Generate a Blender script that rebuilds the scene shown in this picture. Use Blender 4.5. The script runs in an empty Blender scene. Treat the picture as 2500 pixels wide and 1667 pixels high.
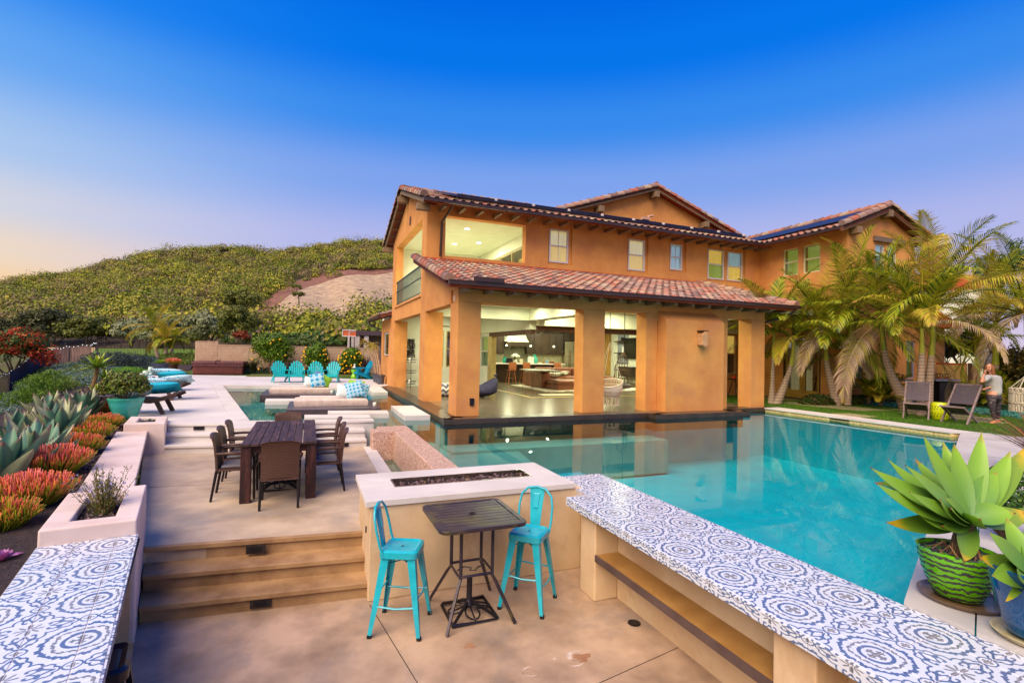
EXPOSURE, WORLD, SUN = 0.46, .75, 4.5
import bpy, math, random
import numpy as np
from mathutils import Vector, Matrix
R_ = math.radians
rnd = random.Random(7)
NR = np.random.RandomState(11)
SC = bpy.context.scene
COL = SC.collection
# --- camera, world, sun, exposure
CAM_Z = 2.6
YAW, PITCH, ROLL, FPX = .38646, .02066, .02114, 1223.9
_f = Vector((math.sin(YAW) * math.cos(PITCH), math.cos(YAW) * math.cos(PITCH), math.sin(PITCH)))
_r = Vector((math.cos(YAW), -math.sin(YAW), 0)); _u = _r.cross(_f)
CR = _r * math.cos(ROLL) + _u * math.sin(ROLL)
CU = _u * math.cos(ROLL) - _r * math.sin(ROLL)
cam_d = bpy.data.cameras.new('camera'); cam = bpy.data.objects.new('camera', cam_d); COL.objects.link(cam)
cam.matrix_world = Matrix(((CR.x, CU.x, -_f.x, 0), (CR.y, CU.y, -_f.y, 0), (CR.z, CU.z, -_f.z, CAM_Z), (0, 0, 0, 1)))
cam_d.sensor_width = 36; cam_d.lens = 36 * FPX / 2500; cam_d.clip_start = .05; cam_d.clip_end = 3000
SC.camera = cam
SC.view_settings.view_transform = 'Standard'; SC.view_settings.look = 'None'
SC.view_settings.exposure = EXPOSURE; SC.view_settings.gamma = 1.0
SC.view_settings.use_curve_mapping = False
SC.render.engine = 'CYCLES'
SC.cycles.use_denoising = True
SC.cycles.max_bounces = 8; SC.cycles.diffuse_bounces = 3; SC.cycles.glossy_bounces = 3
SC.cycles.transparent_max_bounces = 12; SC.cycles.transmission_bounces = 3
SC.cycles.caustics_reflective = False; SC.cycles.caustics_refractive = False
SC.cycles.sample_clamp_indirect = 4
def lin(r, g, b, k=1.0):
 o = []
 for c in (r, g, b):
  c = c / 255.
  o.append((c / 12.92 if c <= .04045 else ((c + .055) / 1.055) ** 2.4) * k)
 return (o[0], o[1], o[2], 1)
SUN_AZ, SUN_EL = R_(-128), R_(48)          # azimuth from +Y towards +X
world = bpy.data.worlds.new('World'); SC.world = world; world.use_nodes = True
wt = world.node_tree; wt.nodes.clear()
def wn(t, **k):
 n = wt.nodes.new(t)
 for a, b in k.items(): setattr(n, a, b)
 return n
w_out = wn('ShaderNodeOutputWorld'); w_bg = wn('ShaderNodeBackground'); w_tc = wn('ShaderNodeTexCoord'); w_sep = wn('ShaderNodeSeparateXYZ')
wt.links.new(w_tc.outputs['Generated'], w_sep.inputs[0])
def ramp(nt, src, stops, interp='LINEAR'):
 n = nt.nodes.new('ShaderNodeValToRGB'); cr = n.color_ramp; cr.interpolation = interp
 while len(cr.elements) > 1: cr.elements.remove(cr.elements[0])
 cr.elements[0].position = stops[0][0]; cr.elements[0].color = stops[0][1]
 for p, c in stops[1:]:
  e = cr.elements.new(p); e.color = c
 nt.links.new(src, n.inputs[0]); return n
r_cool = ramp(wt, w_sep.outputs[2], [(0, lin(214, 198, 222)), (.10, lin(200, 190, 228)), (.20, lin(176, 182, 232)), (.31, lin(126, 162, 234)), (.41, lin(56, 138, 234)), (.50, lin(6, 116, 232)), (.62, lin(0, 98, 222)), (1, lin(6, 76, 190))], 'EASE')
r_warm = ramp(wt, w_sep.outputs[2], [(0, lin(255, 200, 108)), (.075, lin(253, 212, 146)), (.13, lin(240, 218, 190)), (.19, lin(212, 214, 222)), (.27, lin(170, 200, 236)), (.38, lin(104, 168, 240)), (.48, lin(36, 134, 238)), (.62, lin(0, 104, 226)), (1, lin(6, 76, 190))], 'EASE')
def mth(nt, op, a, b=None, clamp=False):
 n = nt.nodes.new('ShaderNodeMath'); n.operation = op; n.use_clamp = clamp
 for i, s_ in enumerate((a, b)):
  if s_ is None: continue
  if isinstance(s_, (int, float)): n.inputs[i].default_value = s_
  else: nt.links.new(s_, n.inputs[i])
 return n.outputs[0]
dx = mth(wt, 'MULTIPLY', w_sep.outputs[0], math.sin(R_(-95))); dy = mth(wt, 'MULTIPLY', w_sep.outputs[1], math.cos(R_(-95)))
dd = mth(wt, 'ADD', dx, dy)
wgt = wn('ShaderNodeMapRange', interpolation_type='SMOOTHSTEP'); wt.links.new(dd, wgt.inputs[0])
wgt.inputs[1].default_value = -.20; wgt.inputs[2].default_value = .48; wgt.inputs[3].default_value = 0; wgt.inputs[4].default_value = 1
w_mix = wn('ShaderNodeMix', data_type='RGBA'); wt.links.new(wgt.outputs[0], w_mix.inputs[0])
wt.links.new(r_cool.outputs[0], w_mix.inputs[6]); wt.links.new(r_warm.outputs[0], w_mix.inputs[7])
wt.links.new(w_mix.outputs[2], w_bg.inputs[0]); w_bg.inputs[1].default_value = WORLD
wt.links.new(w_bg.outputs[0], w_out.inputs[0])
sd = bpy.data.lights.new('sun', 'SUN'); sd.energy = SUN; sd.angle = R_(56); sd.color = (1, .80, .57)
so = bpy.data.objects.new('sun', sd); COL.objects.link(so)
sdir = Vector((math.sin(SUN_AZ) * math.cos(SUN_EL), math.cos(SUN_AZ) * math.cos(SUN_EL), math.sin(SUN_EL)))
so.rotation_euler = sdir.to_track_quat('Z', 'Y').to_euler(); so.location = sdir * 60
# --- survey helpers (photo measurement -> place on a real plane)
def ray(px, py): return _f + CR * ((px - 1250) / FPX) - CU * ((py - 833.5) / FPX)
def P(px, py, z=0.0):
 d = ray(px, py); t = (z - CAM_Z) / d.z; return (d.x * t, d.y * t)
def onY(px, py, y):
 d = ray(px, py); t = y / d.y; return (d.x * t, CAM_Z + d.z * t)
def onX(px, py, x):
 d = ray(px, py); t = x / d.x; return (d.y * t, CAM_Z + d.z * t)
# --- materials
_M = {}
def new_mat(name):
 m = bpy.data.materials.new(name); m.use_nodes = True
 nt = m.node_tree; b = nt.nodes['Principled BSDF']; return m, nt, b
def coord(nt, kind='Object', scale=None):
 t = nt.nodes.new('ShaderNodeTexCoord')
 if scale is None: return t.outputs[kind]
 mp = nt.nodes.new('ShaderNodeMapping'); mp.inputs['Scale'].default_value = scale
 nt.links.new(t.outputs[kind], mp.inputs[0]); return mp.outputs[0]
def gpos(nt, scale=None):
 t = nt.nodes.new('ShaderNodeNewGeometry')
 if scale is None: return t.outputs['Position']
 mp = nt.nodes.new('ShaderNodeMapping'); mp.inputs['Scale'].default_value = scale
 nt.links.new(t.outputs['Position'], mp.inputs[0]); return mp.outputs[0]
def noise(nt, vec, s, detail=5, rough=.6, dist=0):
 n = nt.nodes.new('ShaderNodeTexNoise'); n.inputs['Scale'].default_value = s; n.inputs['Detail'].default_value = detail
 n.inputs['Roughness'].default_value = rough; n.inputs['Distortion'].default_value = dist
 nt.links.new(vec, n.inputs['Vector']); return n.outputs['Fac']
def mixc(nt, f, a, b, blend='MIX'):
 n = nt.nodes.new('ShaderNodeMix'); n.data_type = 'RGBA'; n.blend_type = blend
 if isinstance(f, (int, float)): n.inputs[0].default_value = f
 else: nt.links.new(f, n.inputs[0])
 for i, c in ((6, a), (7, b)):
  if isinstance(c, tuple): n.inputs[i].default_value = c
  else: nt.links.new(c, n.inputs[i])
 return n.outputs[2]
def bump(nt, b, h, strength=.3, dist=.01):
 n = nt.nodes.new('ShaderNodeBump'); n.inputs['Strength'].default_value = strength; n.inputs['Distance'].default_value = dist
 nt.links.new(h, n.inputs['Height']); nt.links.new(n.outputs[0], b.inputs['Normal'])
def surf(name, c1, c2=None, rough=.6, s=3., bs=60., bstr=.25, bdist=.004, metal=0., spec=.4, stain=None, stain_s=.7, scale=None, world=False, coat=0.):
 """two-tone mottled surface with fine relief and optional stains"""
 if name in _M: return _M[name]
 m, nt, b = new_mat(name); c2 = c2 or tuple(x * .8 for x in c1[:3]) + (1,)
 v = gpos(nt, scale) if world else coord(nt, 'Object', scale)
 f = ramp(nt, noise(nt, v, s), [(.35, (0, 0, 0, 1)), (.68, (1, 1, 1, 1))]).outputs[0]
 c = mixc(nt, f, c1, c2)
 if stain:
  g = ramp(nt, noise(nt, v, stain_s, 6, .62, .8), [(.52, (0, 0, 0, 1)), (.72, (1, 1, 1, 1))]).outputs[0]
  g = mth(nt, 'MULTIPLY', g, .75)
  c = mixc(nt, g, c, stain)
 nt.links.new(c, b.inputs['Base Color'])
 b.inputs['Roughness'].default_value = rough; b.inputs['Metallic'].default_value = metal
 b.inputs['Specular IOR Level'].default_value = spec; b.inputs['Coat Weight'].default_value = coat
 if bstr: bump(nt, b, noise(nt, v, bs, 4), bstr, bdist)
 _M[name] = m; return m
def leafmat(name, cols, rough=.5, trans=.25, spec=.3, patch=0.0, patch_s=.12):
 """leaves: colour differs from leaf to leaf (and in drifts of the plant's own colour)"""
 if name in _M: return _M[name]
 m, nt, b = new_mat(name)
 g = nt.nodes.new('ShaderNodeNewGeometry'); oi = nt.nodes.new('ShaderNodeObjectInfo')
 f = mth(nt, 'FRACT', mth(nt, 'ADD', g.outputs['Random Per Island'], mth(nt, 'MULTIPLY', oi.outputs['Random'], .37)))
 n = len(cols)
 if patch:
  pn = noise(nt, g.outputs['Position'], patch_s, 4, .6)
  pn = mth(nt, 'MULTIPLY', mth(nt, 'SUBTRACT', pn, .3), 2.4, True)
  f = mth(nt, 'ADD', mth(nt, 'MULTIPLY', f, 1 - patch), mth(nt, 'MULTIPLY', pn, patch))
 c = ramp(nt, f, [((i + .5) / n, cols[i]) for i in range(n)]).outputs[0]
 nt.links.new(c, b.inputs['Base Color']); b.inputs['Roughness'].default_value = rough
 b.inputs['Specular IOR Level'].default_value = spec
 if trans:
  t = nt.nodes.new('ShaderNodeBsdfTranslucent'); nt.links.new(c, t.inputs[0])
  ms = nt.nodes.new('ShaderNodeMixShader'); ms.inputs[0].default_value = trans
  nt.links.new(b.outputs[0], ms.inputs[1]); nt.links.new(t.outputs[0], ms.inputs[2])
  nt.links.new(ms.outputs[0], nt.nodes['Material Output'].inputs[0])
 _M[name] = m; return m
def emis(name, c, k):
 if name in _M: return _M[name]
 m, nt, b = new_mat(name); b.inputs['Base Color'].default_value = c
 b.inputs['Emission Color'].default_value = c; b.inputs['Emission Strength'].default_value = k
 _M[name] = m; return m
def glassmat(name, tint=(.9, .93, .92, 1), gloss=.12):
 if name in _M: return _M[name]
 m, nt, b = new_mat(name); nt.nodes.remove(b)
 tr = nt.nodes.new('ShaderNodeBsdfTransparent'); tr.inputs[0].default_value = tint
 gl = nt.nodes.new('ShaderNodeBsdfGlossy'); gl.inputs[1].default_value = .02
 fr = nt.nodes.new('ShaderNodeFresnel'); fr.inputs[0].default_value = 1.5
 ms = nt.nodes.new('ShaderNodeMixShader')
 gg = nt.nodes.new('ShaderNodeNewGeometry'); nt.links.new(mth(nt, 'MULTIPLY', mth(nt, 'ADD', fr.outputs[0], gloss, True), mth(nt, 'SUBTRACT', 1, gg.outputs['Backfacing'])), ms.inputs[0])
 nt.links.new(tr.outputs[0], ms.inputs[1]); nt.links.new(gl.outputs[0], ms.inputs[2])
 nt.links.new(ms.outputs[0], nt.nodes['Material Output'].inputs[0])
 _M[name] = m; return m
# --- mesh builder
class MB:
 def __init__(s): s.v = []; s.f = []; s.uv = []
 def add(s, vs, fs):
  o = len(s.v); s.v += [tuple(v) for v in vs]; s.f += [tuple(i + o for i in f) for f in fs]; return s
 def box(s, x0, x1, y0, y1, z0, z1):
  return s.add([(x0, y0, z0), (x1, y0, z0), (x1, y1, z0), (x0, y1, z0), (x0, y0, z1), (x1, y0, z1), (x1, y1, z1), (x0, y1, z1)],
      [(3, 2, 1, 0), (4, 5, 6, 7), (0, 1, 5, 4), (1, 2, 6, 5), (2, 3, 7, 6), (3, 0, 4, 7)])
 def prism(s, poly, z0, z1, top=None):
  """vertical prism over a polygon (any winding); top: optional other polygon"""
  a = sum(poly[i][0] * poly[(i + 1) % len(poly)][1] - poly[(i + 1) % len(poly)][0] * poly[i][1] for i in range(len(poly)))
  q = list(top or poly); p = list(poly)
  if a < 0: p = p[::-1]; q = q[::-1]
  n = len(p)
  return s.add([(x, y, z0) for x, y in p] + [(x, y, z1) for x, y in q],
      [tuple(range(n - 1, -1, -1)), tuple(range(n, 2 * n))] + [(i, (i + 1) % n, n + (i + 1) % n, n + i) for i in range(n)])
 def extr(s, pts, d):
  """planar polygon pts extruded along vector d"""
  n = len(pts); p = [Vector(q) for q in pts]; d = Vector(d)
  nrm = sum(((p[i]).cross(p[(i + 1) % n]) for i in range(n)), Vector())
  if nrm.dot(d) > 0: p = p[::-1]
  return s.add([tuple(v) for v in p] + [tuple(v + d) for v in p],
      [tuple(range(n)), tuple(range(2 * n - 1, n - 1, -1))] + [(i, n + i, n + (i + 1) % n, (i + 1) % n) for i in range(n)])
 def obox(s, c, ax, ay, az, hx, hy, hz):
  c, ax, ay, az = Vector(c), Vector(ax).normalized(), Vector(ay).normalized(), Vector(az).normalized()
  vs = [c + ax * hx * i + ay * hy * j + az * hz * k for k in (-1, 1) for j, i in ((-1, -1), (-1, 1), (1, 1), (1, -1))]
  return s.add(vs, [(3, 2, 1, 0), (4, 5, 6, 7), (0, 1, 5, 4), (1, 2, 6, 5), (2, 3, 7, 6), (3, 0, 4, 7)])
 def bar(s, a, b, w, h=None, up=(0, 0, 1), w2=None, h2=None):
  """rectangular bar from a to b, tapering to w2 x h2"""
  a, b = Vector(a), Vector(b); h = h or w; w2 = w2 or w; h2 = h2 or h
  d = (b - a).normalized(); up = Vector(up)
  if abs(d.dot(up)) > .99: up = Vector((1, 0, 0)) if abs(d.x) < .9 else Vector((0, 1, 0))
  x = d.cross(up).normalized(); y = x.cross(d).normalized()
  vs = []
  for c, ww, hh in ((a, w, h), (b, w2, h2)):
   vs += [c - x * ww / 2 - y * hh / 2, c + x * ww / 2 - y * hh / 2, c + x * ww / 2 + y * hh / 2, c - x * ww / 2 + y * hh / 2]
  return s.add(vs, [(0, 1, 2, 3)[::-1], (4, 5, 6, 7), (0, 1, 5, 4), (1, 2, 6, 5), (2, 3, 7, 6), (3, 0, 4, 7)][::1])
 def tube(s, pts, r, n=8, closed=False, caps=True):
  pts = [Vector(p) for p in pts]; m = len(pts)
  rr = r if isinstance(r, (list, tuple)) else [r] * m
  o = []; prev = None
  for i, p in enumerate(pts):
   if closed: t = (pts[(i + 1) % m] - pts[i - 1]).normalized()
   else: t = (pts[min(i + 1, m - 1)] - pts[max(i - 1, 0)]).normalized()
   if prev is None:
    a = Vector((0, 0, 1)) if abs(t.z) < .9 else Vector((1, 0, 0)); x = t.cross(a).normalized()
   else: x = (prev - t * prev.dot(t)).normalized()
   prev = x; y = t.cross(x)
   for k in range(n):
    an = 2 * math.pi * k / n; o.append(p + x * math.cos(an) * rr[i] + y * math.sin(an) * rr[i])
  fs = []
  for i in range(m if closed else m - 1):
   j = (i + 1) % m
   for k in range(n): fs.append((i * n + k, i * n + (k + 1) % n, j * n + (k + 1) % n, j * n + k))
  if caps and not closed:
   fs.append(tuple(range(n - 1, -1, -1))); fs.append(tuple((m - 1) * n + k for k in range(n)))
  return s.add(o, fs)
 def lathe(s, prof, n=20, c=(0, 0, 0), caps=True):
  vs = []
  for r, z in prof:
   for k in range(n):
    a = 2 * math.pi * k / n; vs.append((c[0] + r * math.cos(a), c[1] + r * math.sin(a), c[2] + z))
  m = len(prof); fs = [(i * n + k, i * n + (k + 1) % n, (i + 1) * n + (k + 1) % n, (i + 1) * n + k) for i in range(m - 1) for k in range(n)]
  if caps: fs += [tuple(range(n - 1, -1, -1)), tuple((m - 1) * n + k for k in range(n))]
  return s.add(vs, fs)
 def sphere(s, c, r, nu=10, nv=7):
  r = r if isinstance(r, (tuple, list)) else (r, r, r)
  vs = [(c[0], c[1], c[2] - r[2])]; fs = []
  for i in range(1, nv):
   t = math.pi * i / nv
   for k in range(nu):
    a = 2 * math.pi * k / nu
    vs.append((c[0] + r[0] * math.sin(t) * math.cos(a), c[1] + r[1] * math.sin(t) * math.sin(a), c[2] - r[2] * math.cos(t)))
  vs.append((c[0], c[1], c[2] + r[2])); L = len(vs) - 1
  for k in range(nu):
   fs.append((0, 1 + (k + 1) % nu, 1 + k)); fs.append((L, 1 + (nv - 2) * nu + k, 1 + (nv - 2) * nu + (k + 1) % nu))
  for i in range(nv - 2):
   for k in range(nu): fs.append((1 + i * nu + k, 1 + i * nu + (k + 1) % nu, 1 + (i + 1) * nu + (k + 1) % nu, 1 + (i + 1) * nu + k))
  return s.add(vs, fs)
 def xf(s, M):
  s.v = [tuple(M @ Vector(v)) for v in s.v]; return s
 def merge(s, o): return s.add(o.v, o.f)
def wloc(o):
 l = Vector(o.location)
 while o.parent: o = o.parent; l += Vector(o.location)
 return l
def mk(name, me, parent=None):
 o = bpy.data.objects.new(name, me); COL.objects.link(o)
 if parent: o.parent = parent
 return o
def mesh_of(name, mb, mat, smooth=False):
 me = bpy.data.meshes.new(name); me.from_pydata(mb.v, [], mb.f)
 if mat: me.materials.append(mat)
 if smooth: me.polygons.foreach_set('use_smooth', [True] * len(me.polygons))
 me.update(); return me
def smooth_by_angle(me, ang=35):
 me.polygons.foreach_set('use_smooth', [True] * len(me.polygons))
 try: me.set_sharp_from_angle(angle=R_(ang))
 except Exception: pass
def part(name, mb, mat, parent=None, smooth=False, bevel=0., world=True, label=None, kind=None, auto=0, seg=2):
 """link one mesh object; world=True: coordinates are world ones, made local to the (unrotated) parent"""
 if parent and world:
  l = wloc(parent); mb.v = [(x - l.x, y - l.y, z - l.z) for x, y, z in mb.v]
 me = mesh_of(name, mb, mat, smooth)
 if auto: smooth_by_angle(me, auto)
 o = mk(name, me, parent)
 if bevel:
  bm = o.modifiers.new('bevel', 'BEVEL'); bm.width = bevel; bm.segments = seg; bm.limit_method = 'ANGLE'; bm.angle_limit = R_(40)
 if label: o['label'] = label
 if kind: o['kind'] = kind
 return o
def tag(o, label, cat=None, group=None, kind=None):
 o['label'] = label
 if cat: o['category'] = cat
 if group: o['group'] = group
 if kind: o['kind'] = kind
 return o
def thing(name, label, cat, loc=(0, 0, 0), rz=0, group=None):
 o = bpy.data.objects.new(name, None); COL.objects.link(o); o.location = loc; o.rotation_euler = (0, 0, rz); o.empty_display_size = .1
 return tag(o, label, cat, group)
def solo(name, mb, mat, label, cat, group=None, **k):
 """a thing that is one mesh: origin at its base"""
 xs = [v[0] for v in mb.v]; ys = [v[1] for v in mb.v]; zs = [v[2] for v in mb.v]
 l = ((min(xs) + max(xs)) / 2, (min(ys) + max(ys)) / 2, min(zs)); mb.v = [(x - l[0], y - l[1], z - l[2]) for x, y, z in mb.v]
 o = part(name, mb, mat, **k); o.location = l; return tag(o, label, cat, group)
def struct(name, mb, mat, label=None, parent=None, **k):
 o = part(name, mb, mat, parent, **k)
 if not parent: o['kind'] = 'structure'
 if label: o['label'] = label
 return o
_kids = {}
def copy_tree(o, loc=None, rz=None, label=None, parent=None, group=None, scale=None):
 if not _kids or o not in _kids:
  _kids.clear()
  for q in bpy.data.objects:
   if q.parent: _kids.setdefault(q.parent, []).append(q)
  _kids.setdefault(o, [])
 return _cp(o, loc, rz, label, parent, group, scale)
def _cp(o, loc=None, rz=None, label=None, parent=None, group=None, scale=None):
 c = o.copy(); COL.objects.link(c)
 if parent: c.parent = parent; c.matrix_parent_inverse = o.matrix_parent_inverse
 if loc is not None: c.location = loc
 if rz is not None: c.rotation_euler = (0, 0, rz)
 if scale is not None: c.scale = (scale,) * 3
 if label: c['label'] = label
 if group: c['group'] = group
 for ch in _kids.get(o, []): _cp(ch, parent=c)
 return c
def np_obj(name, V, F, mat, parent=None, smooth=False, kind=None, loc=None):
 """fast mesh from arrays: V (n,3), F (m,k)"""
 V = np.asarray(V, np.float32); F = np.asarray(F, np.int32)
 if parent is not None: V = V - np.array(wloc(parent), np.float32)
 elif loc is not None: V = V - np.array(loc, np.float32)
 me = bpy.data.meshes.new(name); k = F.shape[1]
 me.vertices.add(len(V)); me.vertices.foreach_set('co', V.ravel())
 me.loops.add(F.size); me.loops.foreach_set('vertex_index', F.ravel())
 me.polygons.add(len(F)); me.polygons.foreach_set('loop_start', np.arange(0, F.size, k, dtype=np.int32))
 me.polygons.foreach_set('loop_total', np.full(len(F), k, np.int32))
 if smooth: me.polygons.foreach_set('use_smooth', np.ones(len(F), bool))
 me.materials.append(mat); me.update(calc_edges=True)
 o = mk(name, me, parent)
 if loc is not None and parent is None: o.location = loc
 if kind: o['kind'] = kind
 return o
# --- foliage helpers
def leaves(C, L, asp=.45, up=.3, out=None, jit=.35, rs=NR):
 """one folded quad leaf per centre; C (n,3), out (n,3) preferred normal"""
 n = len(C); d = rs.normal(size=(n, 3)); d[:, 2] += up
 nr = rs.normal(size=(n, 3)) if out is None else out + rs.normal(size=(n, 3)) * .55
 nr /= np.linalg.norm(nr, axis=1)[:, None] + 1e-9
 d -= nr * np.sum(d * nr, 1)[:, None]; d /= np.linalg.norm(d, axis=1)[:, None] + 1e-9
 w = np.cross(nr, d); l = (L * (1 + rs.uniform(-jit, jit, n)))[:, None]
 V = np.stack([C - d * l * .5, C + w * l * asp * .5 - nr * l * .06, C + d * l * .5, C - w * l * asp * .5 - nr * l * .06], 1).reshape(-1, 3)
 return V, np.arange(4 * n).reshape(n, 4)
def crown(c, rad, n, L, clumps=26, fill=.5, flat=.0, rs=NR, lump=.32):
 """leaf centres gathered in clumps over an ellipsoid, with gaps between the clumps"""
 rad = np.array(rad, float); u = rs.normal(size=(clumps, 3)); u /= np.linalg.norm(u, axis=1)[:, None]
 u[:, 2] = np.where(u[:, 2] < -.35, -u[:, 2], u[:, 2])
 rr = rs.uniform(fill, .92, clumps)[:, None]; cc = u * rr
 k = rs.randint(0, clumps, n); cr = rs.uniform(.6, 1.25, clumps) * lump
 w = rs.normal(size=(n, 3)); w /= np.linalg.norm(w, axis=1)[:, None]
 p = cc[k] + w * (cr[k] * rs.uniform(.45, 1, n) ** .5)[:, None]
 return p * rad + np.array(c), w + cc[k] * .6
def shrub_part(name, parent, c, rad, n, L, mat, clumps=26, asp=.5, fill=.4, lump=.34, up=.3, kind=None):
 C, o = crown(c, rad, n, L, clumps, fill, lump=lump)
 V, F = leaves(C, L, asp, up, o); return np_obj(name, V, F, mat, parent, kind=kind)
def stems_mb(c, h, n, r, spread, rs=rnd):
 m = MB()
 for i in range(n):
  a = rs.uniform(0, 6.28); e = rs.uniform(.3, 1) * spread
  p0 = Vector((c[0] + math.cos(a) * .03, c[1] + math.sin(a) * .03, c[2])); p2 = Vector((c[0] + math.cos(a) * e, c[1] + math.sin(a) * e, c[2] + h * rs.uniform(.7, 1)))
  p1 = (p0 + p2) / 2 + Vector((rs.uniform(-1, 1), rs.uniform(-1, 1), 0)) * spread * .12
  m.tube([p0, p1, p2], [r, r * .75, r * .35], 5)
 return m
def ribbon(pts, widths, fold=.0, up=Vector((0, 0, 1))):
 """leaf blade as a strip with a central fold: returns verts, faces"""
 pts = [Vector(p) for p in pts]; vs = []; fs = []; n = len(pts)
 for i, p in enumerate(pts):
  t = (pts[min(i + 1, n - 1)] - pts[max(i - 1, 0)]).normalized()
  s = t.cross(up)
  if s.length < .05: s = Vector((1, 0, 0))
  s.normalize(); nn = s.cross(t).normalized(); w = widths[i]
  vs += [p - s * w / 2 + nn * w * fold, p, p + s * w / 2 + nn * w * fold]
 for i in range(n - 1):
  a = i * 3; fs += [(a, a + 1, a + 4, a + 3), (a + 1, a + 2, a + 5, a + 4)]
 return vs, fs
# --- palette
STUCCO = surf('stucco', lin(226, 160, 86, .95), lin(208, 138, 76, .93), .9, 1.3, 110, .6, .008, stain=lin(198, 130, 92, .93), stain_s=.55, world=True)
CREAMW = surf('white_plaster', lin(232, 232, 214), lin(222, 222, 200), .8, 2, 40, .1)
CEIL = surf('ceiling_plaster', lin(226, 228, 204), lin(216, 218, 192), .85, 2, 40, .1)
TRIMB = surf('dark_trim', lin(92, 66, 48), lin(74, 52, 40), .6, 4, 60, .2)
BEAMW = surf('painted_timber', lin(140, 116, 88), lin(118, 96, 74), .7, 5, 40, .3, scale=(1, 1, .3))
GUT = surf('bronze_gutter', lin(62, 40, 34), lin(50, 32, 28), .35, 4, 60, .05, spec=.5)
VINYL = surf('vinyl_frame', lin(222, 214, 208), lin(206, 198, 196), .5, 6, 60, .05)
LIME = surf('pale_limestone', lin(228, 220, 212, .88), lin(212, 202, 196, .86), .7, 1.1, 70, .2, .003, stain=lin(196, 182, 172, .9), stain_s=.8, world=True)
LIMEW = surf('plastered_wall', lin(228, 200, 160, .88), lin(210, 176, 134, .86), .85, 1.8, 60, .4, .005, stain=lin(186, 142, 100, .86), stain_s=1.2, world=True)
PATIO = surf('stained_concrete', lin(206, 174, 144, .88), lin(154, 128, 104, .82), .5, 1.7, 160, .5, .004, stain=lin(136, 128, 126, .88), stain_s=1.1, world=True)
TERR = surf('terrace_concrete', lin(214, 190, 160, .88), lin(170, 146, 120, .84), .5, 1.4, 140, .45, .003, stain=lin(156, 148, 140, .88), stain_s=.9, world=True)
STEPC = surf('step_concrete', lin(190, 152, 108, .84), lin(144, 108, 70, .8), .6, 2.2, 80, .3, .004, stain=lin(140, 98, 62, .85), stain_s=1.6, world=True)
DARKT = surf('dark_porcelain', lin(72, 58, 50), lin(54, 42, 38), .28, 3, 60, .08, spec=.5)
BLACKM = surf('black_metal', lin(44, 38, 42), lin(30, 26, 30), .4, 6, 90, .1, metal=.4)
def plankmat(name, c1, c2, grout, bw, rh, rough=.25, ms=.006):
 m, nt, b = new_mat(name); v = gpos(nt)
 br = nt.nodes.new('ShaderNodeTexBrick'); nt.links.new(v, br.inputs['Vector'])
 br.inputs['Color1'].default_value = c1; br.inputs['Color2'].default_value = c2; br.inputs['Mortar'].default_value = grout
 br.inputs['Scale'].default_value = 1; br.inputs['Brick Width'].default_value = bw; br.inputs['Row Height'].default_value = rh
 br.inputs['Mortar Size'].default_value = ms; br.inputs['Bias'].default_value = 0
 n = noise(nt, gpos(nt, (1, 9, 1)), 3, 6)
 c = mixc(nt, mth(nt, 'MULTIPLY', n, .35), br.outputs[0], (c2[0] * .5, c2[1] * .5, c2[2] * .5, 1))
 nt.links.new(c, b.inputs['Base Color']); b.inputs['Roughness'].default_value = rough
 bump(nt, b, br.outputs['Fac'], -.3, .003); return m
WOODF = plankmat('wood_look_floor', lin(124, 108, 84), lin(104, 90, 70), lin(60, 52, 44), 1.2, .2, .22, .004)
def pebblemat(name, c1, c2, dark, s=26., rough=.6, bst=.8):
 m, nt, b = new_mat(name); v = gpos(nt)
 vo = nt.nodes.new('ShaderNodeTexVoronoi'); vo.feature = 'DISTANCE_TO_EDGE'; vo.inputs['Scale'].default_value = s; nt.links.new(v, vo.inputs['Vector'])
 vc = nt.nodes.new('ShaderNodeTexVoronoi'); vc.inputs['Scale'].default_value = s; nt.links.new(v, vc.inputs['Vector'])
 sep = nt.nodes.new('ShaderNodeSeparateColor'); nt.links.new(vc.outputs['Color'], sep.inputs[0])
 c = mixc(nt, sep.outputs[0], c1, c2)
 e = ramp(nt, vo.outputs['Distance'], [(.0, (0, 0, 0, 1)), (.08, (1, 1, 1, 1))]).outputs[0]
 c = mixc(nt, e, dark, c); nt.links.new(c, b.inputs['Base Color']); b.inputs['Roughness'].default_value = rough
 bump(nt, b, e, bst, .006); return m
PEBBLE = pebblemat('pebble_plaster', lin(222, 188, 168), lin(196, 152, 132), lin(120, 84, 72))
GOLDST = pebblemat('yellow_stone', lin(238, 214, 146), lin(226, 192, 122), lin(176, 140, 88), 12, .7, .4)
MULCH = surf('bark_mulch', lin(66, 52, 56), lin(34, 26, 30), .95, 26, 50, 1.0, .05, world=True, stain=lin(96, 74, 66), stain_s=12)
# --- ground and hills
def PD(px, py, depth): d = ray(px, py); return Vector((0, 0, CAM_Z)) + d * depth
FTOP = [(-700, 1010, 17), (-250, 950, 23), (0, 916, 27.5), (23, 908.6, 29), (46.8, 896, 30.5), (68, 879, 32.5), (85, 865, 34), (100, 858.7, 36), (135, 851, 36.6), (170, 845, 37), (223, 840.6, 37.3), (238, 834, 37.5), (298, 831, 37), (358, 829, 36.5), (420, 831, 36), (474, 835, 35.5)]
FT = [PD(*q) for q in FTOP]; FB = [Vector((p.x, p.y, p.z - 1.42)) for p in FT]
WL = [(.6, -4.7), (-.55, 1.2), (-1.3, 5.3), (-2.2, 6.5), (-2.65, 8.6), (-3.28, 11.6), (-3.42, 12.75), (-3.55, 13.7), (-4.5, 17.3), (-5.9, 22.6), (-8.17, 31.34), (-8.7, 34), (-9.2, 36.9), (-8.2, 37.2), (-7, 36.2), (-6.5, 35)]
def lerp(a, b, t): return a + (b - a) * t
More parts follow.
